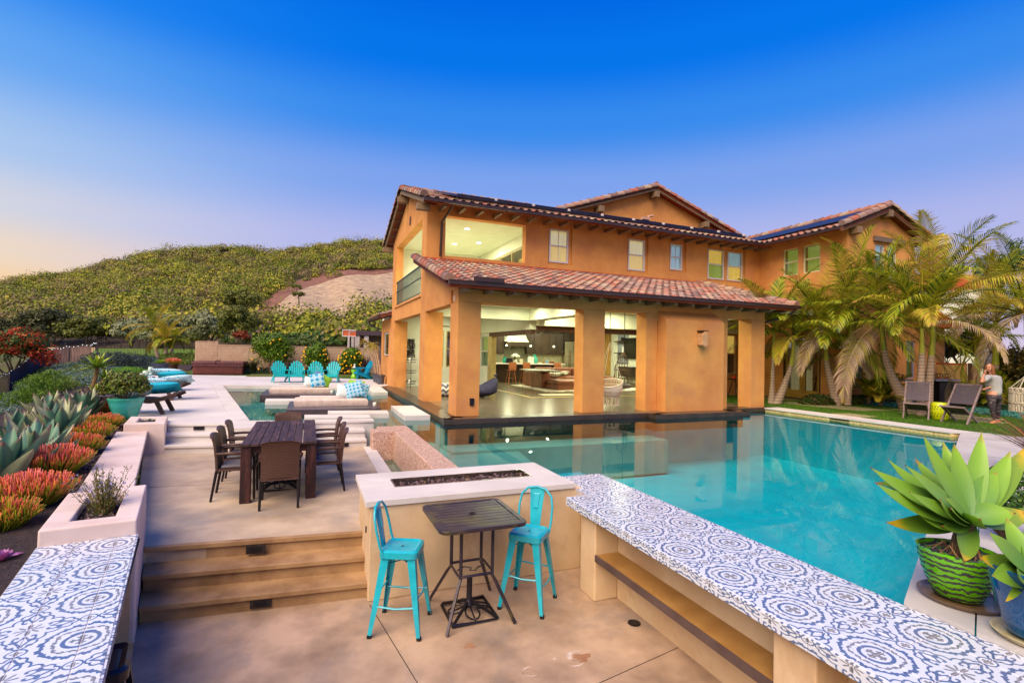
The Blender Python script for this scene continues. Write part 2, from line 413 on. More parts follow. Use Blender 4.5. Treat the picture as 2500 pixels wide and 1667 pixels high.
def bedz(u, v):
 k = u * (len(WL) - 1); i = min(int(k), len(WL) - 2); t = k - i
 w = Vector((lerp(WL[i][0], WL[i + 1][0], t), lerp(WL[i][1], WL[i + 1][1], t), .93 if i > 5 else .90))
 f = FB[i].lerp(FB[i + 1], t); s = v * v * (3 - 2 * v)
 return Vector((lerp(w.x - .01, f.x, v), lerp(w.y, f.y, v), lerp(w.z, f.z, s) + .05 * math.sin(w.y * 2.1 + v * 9) * v * (1 - v)))
mb = MB(); NU, NV = 75, 30
for i in range(NU + 1):
 for j in range(NV + 1):
  p = bedz(i / NU, (j / NV) ** 1.5 * 1.06 if j else 0); mb.v.append(tuple(p))
mb.f = [(i * (NV + 1) + j, i * (NV + 1) + j + 1, (i + 1) * (NV + 1) + j + 1, (i + 1) * (NV + 1) + j) for i in range(NU) for j in range(NV)]
bed = struct('planting_bed', mb, MULCH, 'dark bark mulch bed along the bench and sloping to the fence', smooth=True)
_BG = np.array([tuple(bedz(i / 150, (j / 60) ** 1.5)) for i in range(151) for j in range(61)])
def bed_h(x, y): return float(_BG[np.argmin((_BG[:, 0] - x) ** 2 + (_BG[:, 1] - y) ** 2), 2])
RIDGE = [(-75, 1.6), (-50, 2.2), (-35, 3.0), (-28, 3.6), (-23.6, 4.36), (-21.8, 5.0), (-20.1, 5.5), (-18.1, 6.1), (-17.2, 6.6), (-15.3, 7.5), (-12.9, 8.4), (-10.1, 8.9), (-6.6, 9.6), (-3.9, 9.2), (-2.3, 9.7), (.8, 10.4), (3.8, 11.1), (7.4, 11.4), (20, 9), (34, 3), (50, 1), (80, .8)]
def ridge_el(az): return float(np.interp(az, [a for a, _ in RIDGE], [e for _, e in RIDGE]))
def hill_base(az): return float(np.interp(az, [-75, -25, -15, -6, 0, 9, 60], [110, 92, 78, 66, 58, 56, 90]))
def hill_r(az): return float(np.interp(az, [-75, -25, -10, 9, 60], [280, 250, 225, 200, 230]))
def hill_pt(az, s):
 if s < 0:
  a = R_(az); r = hill_base(az) + s * 100; return Vector((math.sin(a) * r, math.cos(a) * r, 1.3 if s > -.2 else -3))
 r0, r1 = hill_base(az), hill_r(az); r = lerp(r0, r1, s)
 e0 = .15; el = lerp(e0, ridge_el(az), min(s, 1) ** .8) if s <= 1 else ridge_el(az) - (s - 1) * 14
 z = CAM_Z + r * math.tan(R_(el)) + 1.1 * math.sin(az * .9 + s * 7) * min(1, s * 3) * (1 - min(s, 1))
 a = R_(az); return Vector((math.sin(a) * r, math.cos(a) * r, z))
def inv_s(az, el):      # which s on the hill shows at elevation el
 e = ridge_el(az); return min(1, max(0, (el - .15) / (e - .15))) ** (1 / .8)
DRY_L = [(-5.2, 2.5), (-4.8, 2.9), (-2.6, 4.5), (.0, 6.5), (2.0, 7.2), (5, 7.9), (9, 8.5), (30, 8.5)]
DRY_B = [(-5.2, 2.5), (-3, 2.75), (-1, 2.8), (1.5, 2.7), (4.5, 3.4), (8.6, 4.2), (30, 4.5)]
DIRT_T = [(-6.2, 3.2), (-4.8, 4.4), (-2.6, 5.8), (-1, 7.1), (2, 8.2), (5, 8.7), (9, 8.9), (30, 8.8)]
def ip(L, a): return float(np.interp(a, [p[0] for p in L], [p[1] for p in L]))
def dry(az, el): return az > -5.0 and ip(DRY_B, az) < el < ip(DRY_L, az)
def dirt(az, el): return az > -6 and ip(DRY_B, az) < el < ip(DIRT_T, az)
mb = MB(); AZ = [a * .5 - 75 for a in range(311)]; SS = [-.25, -.1] + [i / 60 for i in range(61)] + [1.15, 1.5]
for a in AZ:
 for s in SS: mb.v.append(tuple(hill_pt(a, s)))
ns = len(SS); mb.f = [(i * ns + j, i * ns + j + 1, (i + 1) * ns + j + 1, (i + 1) * ns + j) for i in range(len(AZ) - 1) for j in range(ns - 1)]
HILLM = surf('hill_soil', lin(96, 80, 52, .6), lin(70, 64, 38, .5), .95, .3, 2, .5, .1, world=True, stain=lin(140, 116, 84, .7), stain_s=.2)
DRYM = surf('dry_grass', lin(206, 180, 140, .85), lin(160, 132, 112, .8), .95, .55, 1.6, 1.0, .35, world=True, scale=(1, 1, 2.5), stain=lin(128, 104, 100, .8), stain_s=.9)
DIRTM = surf('bare_dirt', lin(150, 106, 86, .8), lin(122, 80, 66, .8), .95, .6, 1.5, .6, .2, world=True, stain=lin(120, 88, 78, .8), stain_s=1.5)
hill = struct('hillside', mb, HILLM, 'long scrub covered hillside rising behind the garden', smooth=True)
def patch(nm, lo, hi, mat, lab, off, a0):
 m = MB(); A = [a0 + i * .35 for i in range(int((26 - a0) / .35))]; n = 26
 for a in A:
  for j in range(n + 1):
   p = hill_pt(a, inv_s(a, lerp(ip(lo, a), ip(hi, a), j / n))); m.v.append((p.x * (1 - .0), p.y, p.z + off))
 m.f = [(i * (n + 1) + j, i * (n + 1) + j + 1, (i + 1) * (n + 1) + j + 1, (i + 1) * (n + 1) + j) for i in range(len(A) - 1) for j in range(n)]
 return struct(nm, m, mat, lab, smooth=True)
patch('dirt_track', DRY_B, DIRT_T, DIRTM, 'bare reddish dirt strip above the dry graded slope', .12, -6)
patch('dry_slope', DRY_B, DRY_L, DRYM, 'dry straw coloured graded slope below the scrub', .25, -5.1)
mb = MB(); g = []
def flat_z(x, y):
 az = math.degrees(math.atan2(x, y)); r = math.hypot(x, y)
 if -4.2 < x < 26 and -8 < y < 29: return -1.9
 if y < 3 and x > -3: return -1.9
 z = 1.0 if x > -9 else 1.0 - min(1, (-9 - x) / 8) * 3.2
 if -30 < x < -5 and y < 36: z = -3.2
 if y > 37 and abs(az) < 80 and x < 24:
  t = min(1, (y - 37) / 12); z = lerp(z, 1.35, t)
 return z
XS = [-400, -250, -160, -120] + [-90 + 3 * i for i in range(61)] + [130, 250, 400]; YS = [-400, -150, -60] + [-30 + 3 * i for i in range(48)] + [200, 400]
for x in XS:
 for y in YS: mb.v.append((x, y, flat_z(x, y)))
n = len(YS); mb.f = [(i * n + j, (i + 1) * n + j, (i + 1) * n + j + 1, i * n + j + 1) for i in range(len(XS) - 1) for j in range(n - 1)]
GROUNDM = surf('meadow_ground', lin(110, 118, 50, .6), lin(92, 90, 48, .6), .95, .5, 6, .5, .05, world=True, stain=lin(130, 112, 80, .7), stain_s=.3)
struct('ground', mb, GROUNDM, 'open ground round the property', smooth=True)
# --- lower patio, terrace, steps, upper deck
DK, WZ, TZ = .98, .86, .49
mb = MB().prism([(-1.345, 5.335), (-.2, -.55), (.7, -5), (3.137, -5), (3.137, 5.42), (.66, 5.42), (.66, 5.62), (-1.42, 5.85)], -.3, 0)
patio = struct('lower_patio', mb, PATIO, 'mottled brown stained concrete floor of the lower patio')
JNT = surf('dark_joint', lin(70, 52, 40), lin(56, 42, 34), .9, 8, 80, .2)  # dark brown tone of the saw-cut joints
def joint(a, b, w=.007, z=.0015):
 d = (Vector(b) - Vector(a)).normalized(); nrm = Vector((-d.y, d.x)) * w / 2; a = Vector(a); b = Vector(b)
 part('control_joint', MB().prism([tuple(a + nrm), tuple(b + nrm), tuple(b - nrm), tuple(a - nrm)], z - .02, z), JNT, patio)
joint((.655, 5.3), (1.55, -.5)); joint((3.13, 3.61), (-1.0, 2.85)); joint((1.06, 2.6), (1.6, -1))
EFFL = surf('mineral_bloom', lin(214, 198, 186), lin(150, 118, 92), .9, 14, 60, .3)
def bloom(c, r, mat, seed):
 q = random.Random(seed); pts = []
 for i in range(22):
  a = i / 22 * 6.283; rr = r * (1 + .28 * math.sin(3 * a + seed) + q.uniform(-.13, .13)); pts.append((c[0] + rr * math.cos(a), c[1] + .75 * rr * math.sin(a)))
 part('mineral_stain', MB().prism(pts, -.02, .0012), mat, patio)
WORNM = surf('worn_concrete', lin(164, 122, 90), lin(146, 104, 74), .8, 9, 90, .3)
def ringstain(c, r0, r1, a0, a1, seed):
 q = random.Random(seed); o = []; i_ = []; n = 26
 for i in range(n + 1):
  a = a0 + (a1 - a0) * i / n; w = max(0, math.sin(math.pi * i / n)) ** .6
  ro = r0 + (r1 - r0) * w * q.uniform(.55, 1.05); ri = r0 - (r1 - r0) * .25 * q.uniform(0, 1) * w
  o.append((c[0] + ro * math.cos(a), c[1] + .8 * ro * math.sin(a))); i_.append((c[0] + ri * math.cos(a), c[1] + .8 * ri * math.sin(a)))
 part('mineral_stain', MB().prism(o + i_[::-1], -.02, .0016), EFFL, patio)
bloom(P(1421, 1604), .075, WORNM, 1); ringstain(P(1413, 1600), .075, .115, .9, 4.6, 3); ringstain(P(1402, 1612), .08, .1, 3.6, 5.6, 6)
bloom(P(1147, 1576), .05, WORNM, 4); ringstain(P(1297, 1638), .07, .085, .3, 5.2, 8); bloom(P(1354, 1607), .014, EFFL, 9)
mb = MB().prism([(-1.506, 6.29), (.66, 6.05), (.66, 6.6), (1.16, 6.6), (1.16, 11.25), (-1.2, 11.6), (-2.5, 11.8), (-2.9, 11.75), (-1.6, 6.2)], -.2, TZ)
terrace = struct('dining_terrace', mb, TERR, 'smooth tan concrete terrace under the dining table')
struct('terrace_border', MB().prism([(1.163, 6.5), (1.39, 6.5), (1.39, 11.25), (1.163, 11.25)], -.2, TZ + .004), LIME, 'pale stone strip beside the water channel')
part('control_joint', MB().prism([(-2.2, 8.9), (1.16, 8.62), (1.16, 8.627), (-2.2, 8.907)], TZ - .01, TZ + .0015), JNT, terrace)
LIGHTM = surf('louvre_bronze', lin(60, 52, 52), lin(44, 40, 44), .4, 6, 60, .1, metal=.5)
def step(parent, L, R, bl, br, zt, zb, mat, nose=.032, th=.05):
 d = (Vector(R) - Vector(L)).normalized(); n = Vector((d.y, -d.x)); L, R = Vector(L), Vector(R)
 part('tread', MB().prism([tuple(L), tuple(R), br, bl], zt - th, zt), mat, parent, bevel=.006)
 part('riser', MB().prism([tuple(L - n * nose), tuple(R - n * nose), br, bl], zb, zt - th), mat, parent)
def step_light(parent, x, y, z, ang, w=.19, h=.085):
 a = Vector((math.cos(ang), math.sin(ang), 0)); n = Vector((a.y, -a.x, 0)); up = Vector((0, 0, 1)); c = Vector((x, y, z))
 m = MB().obox(c - n * .01, a, n, up, w / 2, .014, h / 2)
 o = part('step_light', m, LIGHTM, parent)
 s = MB()
 for k in range(3): s.obox(c + n * .006 + up * (k - 1) * .018, a, n, up, w * .3, .004, .005)
 part('louvre', s, BLACKM, o)
fs = thing('front_steps', 'three worn brown concrete steps from the lower patio up to the terrace', 'steps', (-.4, 5.6, 0))
step(fs, (-1.385, 5.627), (.655, 5.435), (-1.46, 6.0), (.65, 5.795), TZ / 3, 0, STEPC)
step(fs, (-1.444, 5.946), (.655, 5.711), (-1.52, 6.32), (.65, 6.07), TZ * 2 / 3, 0, STEPC)
step(fs, (-1.506, 6.26), (.655, 6.012), (-1.55, 6.33), (.65, 6.08), TZ + .003, 0, STEPC)
A_ = math.atan2(-.24, 2.09)
step_light(fs, *P(624, 1339, .41), .40, A_); step_light(fs, *P(636, 1472, .07), .07, A_)
ls = thing('deck_steps', 'pale stone steps left of the dining table rising to the upper deck', 'steps', (-1.9, 11.5, TZ))
step(ls, (-2.506, 11.472), (-1.29, 11.282), (-2.58, 11.9), (-1.35, 11.7), TZ + .163, .3, LIME)
step(ls, (-2.564, 11.814), (-1.35, 11.59), (-2.64, 12.2), (-1.42, 12.0), TZ + .327, .3, LIME)
step(ls, (-2.62, 12.16), (-1.43, 11.94), (-2.64, 12.24), (-1.43, 12.03), DK, .3, LIME)
rs_ = thing('pool_steps', 'pale stone steps right of the dining table rising to the pool stones', 'steps', (.75, 11.3, TZ))
step(rs_, (.12, 11.2), (1.228, 11.177), (.12, 11.6), (1.228, 11.55), TZ + .163, .3, LIME)
step(rs_, (.12, 11.5), (1.218, 11.426), (.12, 11.9), (1.218, 11.85), TZ + .327, .3, LIME)
step(rs_, (.12, 11.84), (1.447, 11.80), (.12, 12.12), (1.447, 12.07), DK, -.4, LIME)
step_light(ls, *P(485.5, 1044.5, .89), .885, -.16, .2, .075); step_light(ls, *P(490, 1096, .53), .555, -.16, .2, .075)
step_light(rs_, .72, 11.855, .88, 0, .2, .08); step_light(rs_, .76, 11.205, .555, 0, .2, .08)
deck_poly = [(-2.64, 12.25), (-1.435, 12.04), (-3.66, 24.072), (3.42, 22.96), (3.42, 27.3), (-2.08, 30.8), (-6.2, 31.94), (-6.6, 33.5), (-9.2, 36.9), (-8.17, 31.34), (-3.55, 13.7), (-3.42, 12.72)]
DECKM = surf('deck_travertine', lin(226, 218, 212, .9), lin(214, 204, 198, .88), .62, .8, 60, .2, .003, stain=lin(196, 186, 184, .9), stain_s=.35, world=True)
struct('upper_deck', MB().prism(deck_poly, .1, DK), DECKM, 'wide pale stone pool deck')
cp = thing('pool_coping', 'flat pale coping stones edging the upper pool', 'coping', (-1.2, 12, DK))
part('coping_stone', MB().prism([(-1.427, 12.0), (-1.13, 12.32), (-3.16, 23.39), (-3.65, 24.06)], .3, DK + .002), LIME, cp)
part('coping_stone', MB().prism([(-1.43, 11.93), (-1.31, 11.24), (.115, 11.13), (.115, 12.12), (-1.13, 12.315), (-1.425, 11.99)], .1, DK + .002), LIME, cp)
part('coping_stone', MB().prism([(-3.16, 23.395), (3.05, 22.38), (3.41, 22.95), (-3.65, 24.065)], .3, DK + .002), LIME, cp)
solo('drain_channel', MB().box(-1.13, -.1, 23.83, 23.93, DK - .02, DK + .006), BLACKM, 'narrow dark drain slot in the deck in front of the turquoise chairs', 'drain')
dj = MB()
for k in range(1, 7):
 y = 12.5 + k * 2.9; a = (lerp(-3.3, -8.4, (y - 12.5) / 19), y + .5); b = (lerp(-1.5, -3.6, min(1, (y - 12.5) / 11.5)) if y < 24 else 3.3, y)
 if y < 24: dj.prism([a, b, (b[0], b[1] + .006), (a[0], a[1] + .006)], DK - .01, DK + .0015)
part('slab_joint', dj, surf('faint_joint', lin(170, 158, 150), None, .9), bpy.data.objects['upper_deck'])
# --- pool
basin = thing('pool_shell', 'turquoise plastered shell of the pool', 'pool', (5, 8, -.5))
BAS = surf('pool_plaster', lin(0, 214, 224, 1), lin(0, 200, 214, .98), .8, 2.0, 30, .2, world=True)
BASH = surf('pale_pool_plaster', lin(150, 204, 196, .8), lin(120, 190, 184, .75), .8, 1.5, 30, .2, world=True)
part('basin_floor', MB().box(-4, 14.6, 1.2, 24.6, -.75, -.55), BAS, basin)
part('shallow_floor', MB().prism([(-3.3, 11.2), (3.0, 11.2), (3.0, 24), (-3.3, 24)], -.5, .28), BASH, basin)
part('tanning_ledge', MB().prism([(3.0, 10.75), (8.9, 10.75), (8.9, 11.6), (3.0, 11.6)], -.5, .36), BASH, basin)
part('tanning_ledge', MB().prism([(2.1, 6.4), (3.9, 6.4), (4.6, 10.75), (2.1, 11.3)], -.5, .30), BASH, basin)
part('pool_wall', MB().box(3.2, 3.77, 1.0, 6.5, -.6, .85), BAS, basin)
part('pool_wall', MB().prism([(3.7, 2.1), (14.1, 6.87), (14.3, 6.6), (3.9, 1.8)], -.6, .90), BAS, basin)
part('pool_wall', MB().box(3.02, 14.4, 11.93, 12.4, -.6, .8), BAS, basin)
part('pool_wall', MB().prism([(13.76, 6.9), (14.3, 6.7), (14.3, 12.4), (13.67, 11.9)], -.6, .785), BAS, basin)
for k in range(7): part('wall_tile_trim', MB().box(3.05 + k * .9, 3.9 + k * .9, 11.44, 11.5, WZ - .18, WZ - .02), DARKT, basin)
m, nt, b = new_mat('pool_water'); nt.nodes.remove(b)
tr = nt.nodes.new('ShaderNodeBsdfTransparent'); tr.inputs[0].default_value = (.60, .95, 1, 1)
gl = nt.nodes.new('ShaderNodeBsdfGlossy'); gl.inputs[1].default_value = .0
fr = nt.nodes.new('ShaderNodeFresnel'); fr.inputs[0].default_value = 1.33
bmp = nt.nodes.new('ShaderNodeBump'); bmp.inputs['Strength'].default_value = .06; bmp.inputs['Distance'].default_value = .02
nt.links.new(noise(nt, gpos(nt, (1, 1, 1)), 1.6, 3, .5), bmp.inputs['Height'])
nt.links.new(bmp.outputs[0], gl.inputs['Normal']); nt.links.new(bmp.outputs[0], fr.inputs['Normal'])
ms = nt.nodes.new('ShaderNodeMixShader'); nt.links.new(mth(nt, 'ADD', mth(nt, 'MULTIPLY', fr.outputs[0], .95), .015, True), ms.inputs[0])
nt.links.new(tr.outputs[0], ms.inputs[1]); nt.links.new(gl.outputs[0], ms.inputs[2]); nt.links.new(ms.outputs[0], nt.nodes['Material Output'].inputs[0])
WATER = m
wp = [(-1.12, 12.31), (-3.2, 23.45), (3.1, 22.43), (3.1, 11.9), (14.0, 11.95), (14.0, 6.8), (3.72, 2.1), (3.7, 6.0), (3.0, 6.0), (3.0, 6.6), (2.1, 6.6), (2.1, 11.3), (1.43, 11.3), (1.43, 12.09), (.13, 12.12), (.0, 12.12)]
struct('pool_water', MB().add([(x, y, WZ) for x, y in wp], [tuple(range(len(wp) - 1, -1, -1))]), WATER, 'still turquoise pool water mirroring the house')
wr = thing('weir_wall', 'low pebble plaster weir wall between the pool and the sunken channel', 'wall', (1.9, 8.8, .2))
part('long_wall', MB().prism([(1.74, 6.5), (2.13, 6.5), (2.13, 10.8), (1.74, 10.8)], .0, .875), PEBBLE, wr, bevel=.02)
part('end_wall', MB().prism([(1.30, 10.803), (2.13, 10.803), (2.13, 11.5), (1.46, 11.5), (1.46, 11.2), (1.30, 11.2)], .0, .877), PEBBLE, wr, bevel=.02)
struct('channel_floor', MB().box(1.39, 1.745, 6.4, 10.85, -.1, .16), PEBBLE, 'floor of the sunken water channel')
struct('channel_water', MB().add([(1.385, 6.4, .27), (1.745, 6.4, .27), (1.745, 10.82, .27), (1.385, 10.82, .27)], [(0, 1, 2, 3)]), WATER, 'shallow still water in the catch channel')
def slab(lab, poly, z0=.6, z1=DK, mat=LIME, nm='stepping_stone', cat='stepping stone', grp='stone slabs standing in the pool'):
 o = solo(nm, MB().prism(poly, z0, z1), mat, lab, cat, grp, bevel=.008); return o
slab('large pale stone slab in the water left of the porch corner', [(2.24, 12.41), (2.875, 12.36), (2.875, 14.6), (2.26, 14.68)])
slab('pale stone slab in the water at the far end of the porch edge', [(2.3, 19.3), (2.86, 19.4), (2.95, 21.75), (2.33, 21.83)])
slab('long stone slab between the near daybed platform and the pool steps, right of its neighbour', [(.515, 13.25), (1.954, 12.95), (2.0, 13.62), (.526, 13.86)])
slab('long stone slab directly behind the top of the pool steps', [(-.03, 12.62), (1.43, 12.3), (1.442, 12.88), (-.03, 13.12)])
slab('stone slab in the water between the two daybed platforms, nearer the deck', [(-1.14, 16.72), (.3, 16.55), (.3, 17.25), (-1.165, 17.44)])
slab('stone slab tucked between the two daybed platforms, nearer the house', [(-.2, 17.85), (1.2, 17.7), (1.2, 18.2), (-.2, 18.35)])
slab('pale ledge stone along the back wall of the upper pool', [(.9, 21.95), (2.9, 21.85), (2.9, 22.38), (.9, 22.7)])
DKT2 = surf('daybed_tile', lin(84, 70, 74), lin(66, 54, 58), .3, 2, 40, .1)
p1 = slab('near dark tiled daybed platform standing in the pool', [(-.47, 14.04), (1.88, 13.9), (1.95, 16.1), (-.45, 16.28)], .76, 1.0, DKT2, 'daybed_platform', 'platform', 'dark daybed platforms in the pool')
p2 = slab('far dark tiled daybed platform standing in the pool', [(-1.42, 18.5), (.95, 18.35), (1.0, 20.5), (-1.38, 20.69)], .76, 1.0, DKT2, 'daybed_platform', 'platform', 'dark daybed platforms in the pool')
RD = surf('grey_stone_paving', lin(212, 206, 200, .85), lin(192, 186, 182, .85), .65, 1.2, 60, .25, .003, stain=lin(176, 168, 164, .9), stain_s=.8, world=True)
s_ = .457
struct('pool_side_paving', MB().prism([(3.765, 2.15), (14.0, 6.83), (14.38, 6.62), (3.765, 1.765)], -.3, DK), RD, 'coping strip of grey stone along the near side of the pool')
struct('side_deck', MB().prism([(3.765, 1.755), (14.39, 6.61), (14.5, 5.9), (15.4, 1.5), (15.5, -5), (3.765, -5)], -.3, DK), RD, 'grey stone paving under the potted agaves')
sdj = MB()
for k in range(1, 5):
 x = 3.765 + k * 2.35; y = 1.755 + (x - 3.765) * s_; sdj.prism([(x, y), (x + 2.2, y - 4.8), (x + 2.208, y - 4.8), (x + .008, y)], DK - .01, DK + .0015)
sdj.prism([(3.77, .9), (14.4, 5.7), (14.4, 5.706), (3.77, .906)], DK - .01, DK + .0015)
part('slab_joint', sdj, JNT, bpy.data.objects['side_deck'])
gd = thing('stone_ledge', 'raised yellow stone ledge between the pool and the lawn', 'ledge', (13.9, 9.3, WZ))
part('ledge_face', MB().prism([(13.74, 6.88), (14.0, 6.80), (14.0, 9.2), (13.70, 9.2)], .79, DK - .035), GOLDST, gd)
part('ledge_face', MB().prism([(13.69, 9.75), (14.0, 9.75), (14.0, 11.93), (13.65, 11.86)], .79, DK - .035), GOLDST, gd)
part('spillway_box', MB().box(13.74, 14.0, 9.21, 9.74, .79, DK - .09), GOLDST, gd)
part('ledge_cap', MB().prism([(13.70, 6.89), (14.28, 6.62), (14.24, 11.9), (13.61, 11.86)], DK - .034, DK + .004), LIME, gd)
LAWN = surf('lawn_base', lin(70, 124, 20, .6), lin(52, 100, 16, .55), .95, 6, 90, .8, .02, world=True)
lawn_poly = [(14.27, 6.65), (14.5, 5.9), (15.4, 1.5), (15.5, -5), (34, -5), (34, 16), (13.8, 16), (13.8, 12.6), (14.24, 11.91)]
struct('side_lawn', MB().prism(lawn_poly, -.3, DK - .002), LAWN, 'trimmed green lawn between the pool and the house wing')
struct('back_lawn', MB().prism([(-6.2, 31.95), (-2.08, 30.81), (3.42, 27.31), (3.42, 36), (-6.6, 36)], .2, DK - .006), LAWN, 'strip of lawn behind the pool deck')
def grass(nm, lab, polyfn, n, h, box, mat, z):
 X = NR.uniform(box[0], box[1], n); Y = NR.uniform(box[2], box[3], n); k = polyfn(X, Y); X, Y = X[k], Y[k]; n = len(X)
 a = NR.uniform(0, 6.28, n); hh = h * NR.uniform(.6, 1.25, n); lx = NR.normal(0, .35, n) * hh; ly = NR.normal(0, .35, n) * hh; w = .004 + .5 * hh * .12
 V = np.stack([np.stack([X - np.cos(a) * w, Y - np.sin(a) * w, np.full(n, z)], 1), np.stack([X + np.cos(a) * w, Y + np.sin(a) * w, np.full(n, z)], 1), np.stack([X + lx, Y + ly, z + hh], 1)], 1).reshape(-1, 3)
 o = np_obj(nm, V, np.arange(3 * n).reshape(n, 3), mat, kind='stuff', loc=(X.mean(), Y.mean(), z)); tag(o, lab, 'grass'); return o
GR = leafmat('grass_blades', [lin(96, 150, 22, .7), lin(120, 170, 30, .7), lin(70, 124, 22, .65), lin(136, 160, 52, .7)], .6, .3)
grass('lawn_grass', 'short bright green turf beside the pool and under the deck chairs', lambda x, y: (x > 14.3) | (y > 12.2), 90000, .035, (13.9, 22, 5.6, 15.5), GR, DK - .004)
grass('back_grass', 'thin strip of turf behind the turquoise chairs', lambda x, y: y > 30.95 - (x + 2.08) * .63, 16000, .05, (-5.8, 3.3, 27.6, 34), GR, DK - .008)
PAV = surf('lawn_paver', lin(196, 176, 140, .8), lin(176, 156, 122, .8), .8, 3, 60, .3, world=True)
for i, (c, lab) in enumerate((([(15.6, 13.4), (16.9, 13.0), (17.3, 10.3), (16.0, 10.5)], 'long stone paver set in the lawn before the palms'), ([(17.0, 9.9), (17.6, 9.8), (17.4, 7.4), (16.8, 7.5)], 'stone paver set in the lawn behind the deck chairs'), ([(14.25, 9.3), (14.9, 9.2), (14.95, 10.0), (14.25, 10.1)], 'small grey paver where the lawn meets the stone ledge'), ([(16.2, 15.2), (17.7, 15.0), (17.7, 13.5), (16.3, 13.7)], 'sandy stone landing before the french doors'), ([(17.75, 10.6), (18.3, 10.5), (18.2, 7.8), (17.65, 7.9)], 'outer stone paver near the outdoor counter'))):
 solo('lawn_paver', MB().prism(c, DK - .02, DK + .014), PAV, lab, 'paver', 'pavers in the lawn')
# --- tiled roofs
TILEM = None
def tile_material():
 m, nt, b = new_mat('clay_roof_tile')
 g = nt.nodes.new('ShaderNodeNewGeometry'); oi = nt.nodes.new('ShaderNodeObjectInfo')
 f = mth(nt, 'FRACT', mth(nt, 'ADD', mth(nt, 'MULTIPLY', g.outputs['Random Per Island'], 1.0), oi.outputs['Random']))
 cols = [lin(186, 128, 104), lin(184, 154, 134), lin(156, 122, 112), lin(196, 170, 140), lin(186, 106, 78), lin(168, 140, 126), lin(132, 102, 96), lin(190, 146, 118)]
 c = ramp(nt, f, [((i + .5) / len(cols), cols[i]) for i in range(len(cols))], 'CONSTANT').outputs[0]
 n = noise(nt, gpos(nt), 9, 5)
 c = mixc(nt, mth(nt, 'MULTIPLY', n, .6), c, lin(104, 76, 70)); nt.links.new(c, b.inputs['Base Color']); b.inputs['Roughness'].default_value = .75
 bump(nt, b, noise(nt, gpos(nt), 60), .3, .004); return m
TILEM = tile_material()
TERRA = surf('terracotta_edge', lin(196, 84, 44), lin(170, 66, 36), .8, 4, 60, .3)
TW, TL, TE = .28, .43, .36
def tile_mb():
 m = MB(); prof = []
 for k in range(7):
  a = math.pi * k / 6; prof.append((.1 - .093 * math.cos(a), .078 * math.sin(a)))
 prof += [(.22, -.016), (.255, -.018), (.28, -.004)]
 n = len(prof)
 for y, dz, sc in ((0, .034, 1.0), (TL, 0, .94)):
  for x, z in prof: m.v.append(((x - .1) * sc + .1, y, z * sc + dz))
 for x, z in prof: m.v.append((x, .002, z + .034 - .02))
 m.f = [(i, i + 1, n + i + 1, n + i) for i in range(n - 1)] + [(2 * n + i, 2 * n + i + 1, i + 1, i) for i in range(n - 1)]
 return m
_tile = mesh_of('roof_tile', tile_mb(), TILEM)
def tiled_roof(parent, o, ud, vd, width, length, ncap, deckmat, skip=None, first='left'):
 """o: eave corner, ud along the eave, vd upslope; returns the deck part"""
 ud = Vector(ud).normalized(); vd = Vector(vd).normalized(); nn = ud.cross(vd).normalized(); o = Vector(o)
 dk = MB().add([tuple(p + nn * k) for k in (-.09, -.012) for p in (o, o + ud * width, o + ud * width + vd * length, o + vd * length)],
     [(3, 2, 1, 0), (4, 5, 6, 7), (0, 1, 5, 4), (1, 2, 6, 5), (2, 3, 7, 6), (3, 0, 4, 7)])
 d = part('roof', dk, deckmat, parent); l = wloc(d)
 Mx = Matrix(((ud.x, vd.x, nn.x), (ud.y, vd.y, nn.y), (ud.z, vd.z, nn.z)))
 tv = np.array([v.co[:] for v in _tile.vertices]); tf = [tuple(p.vertices) for p in _tile.polygons]; A = np.array(Mx)
 nc = int(width / TW); nr = int(length / TE + .3); cnt = 0; allV = []; jobs = []
 for r in range(nr):
  for c in range(nc):
   p = o + ud * (c * TW + (width - nc * TW) / 2) + vd * (r * TE - .03) + nn * .012
   if skip and skip(p): continue
   jobs.append(((p - Vector((0, 0, CAM_Z))).length, c, r, p))
 jobs.sort(key=lambda j: j[0])
 for dist, c, r, p in jobs:
  j = rnd.uniform(-.012, .012)
  if cnt < ncap:
   t = mk('roof_tile', _tile, d); t.matrix_local = Matrix.Translation(p - l) @ Mx.to_4x4() @ Matrix.Rotation(j, 4, 'Z'); cnt += 1
  else: allV.append((tv @ A.T) + np.array(p + nn * j * .5))
 if allV:
  V = np.concatenate(allV); k = len(tv); F = np.concatenate([np.array(tf) + i * k for i in range(len(allV))])
  np_obj('roof_tiles', V, F, TILEM, d, kind='stuff')
 return d
def verge(parent, a, b, r=.105, n_side=6, up=None, label=None):
 """barrel tiles laid along a rake or ridge from a (low) to b (high)"""
 a, b = Vector(a), Vector(b); d = (b - a); L = d.length; d.normalize(); n = int(L / .37); st = L / n
 for i in range(n):
  p = a + d * st * i; q = a + d * (st * (i + 1) + .06)
  m = MB(); x = d.cross(Vector((0, 0, 1))).normalized(); y = x.cross(d)
  vs = []
  for pt, rr, lift in ((p, r * 1.06, .03), (q, r * .9, 0)):
   for k in range(9):
    an = math.pi * (-.12 + 1.24 * k / 8); vs.append(pt + x * rr * math.cos(an) + y * (rr * math.sin(an) + lift))
  m.add(vs, [(k, k + 1, 9 + k + 1, 9 + k) for k in range(8)] + [tuple(range(8, -1, -1))])
  part('verge_tile', m, TILEM, parent, smooth=False, auto=50)
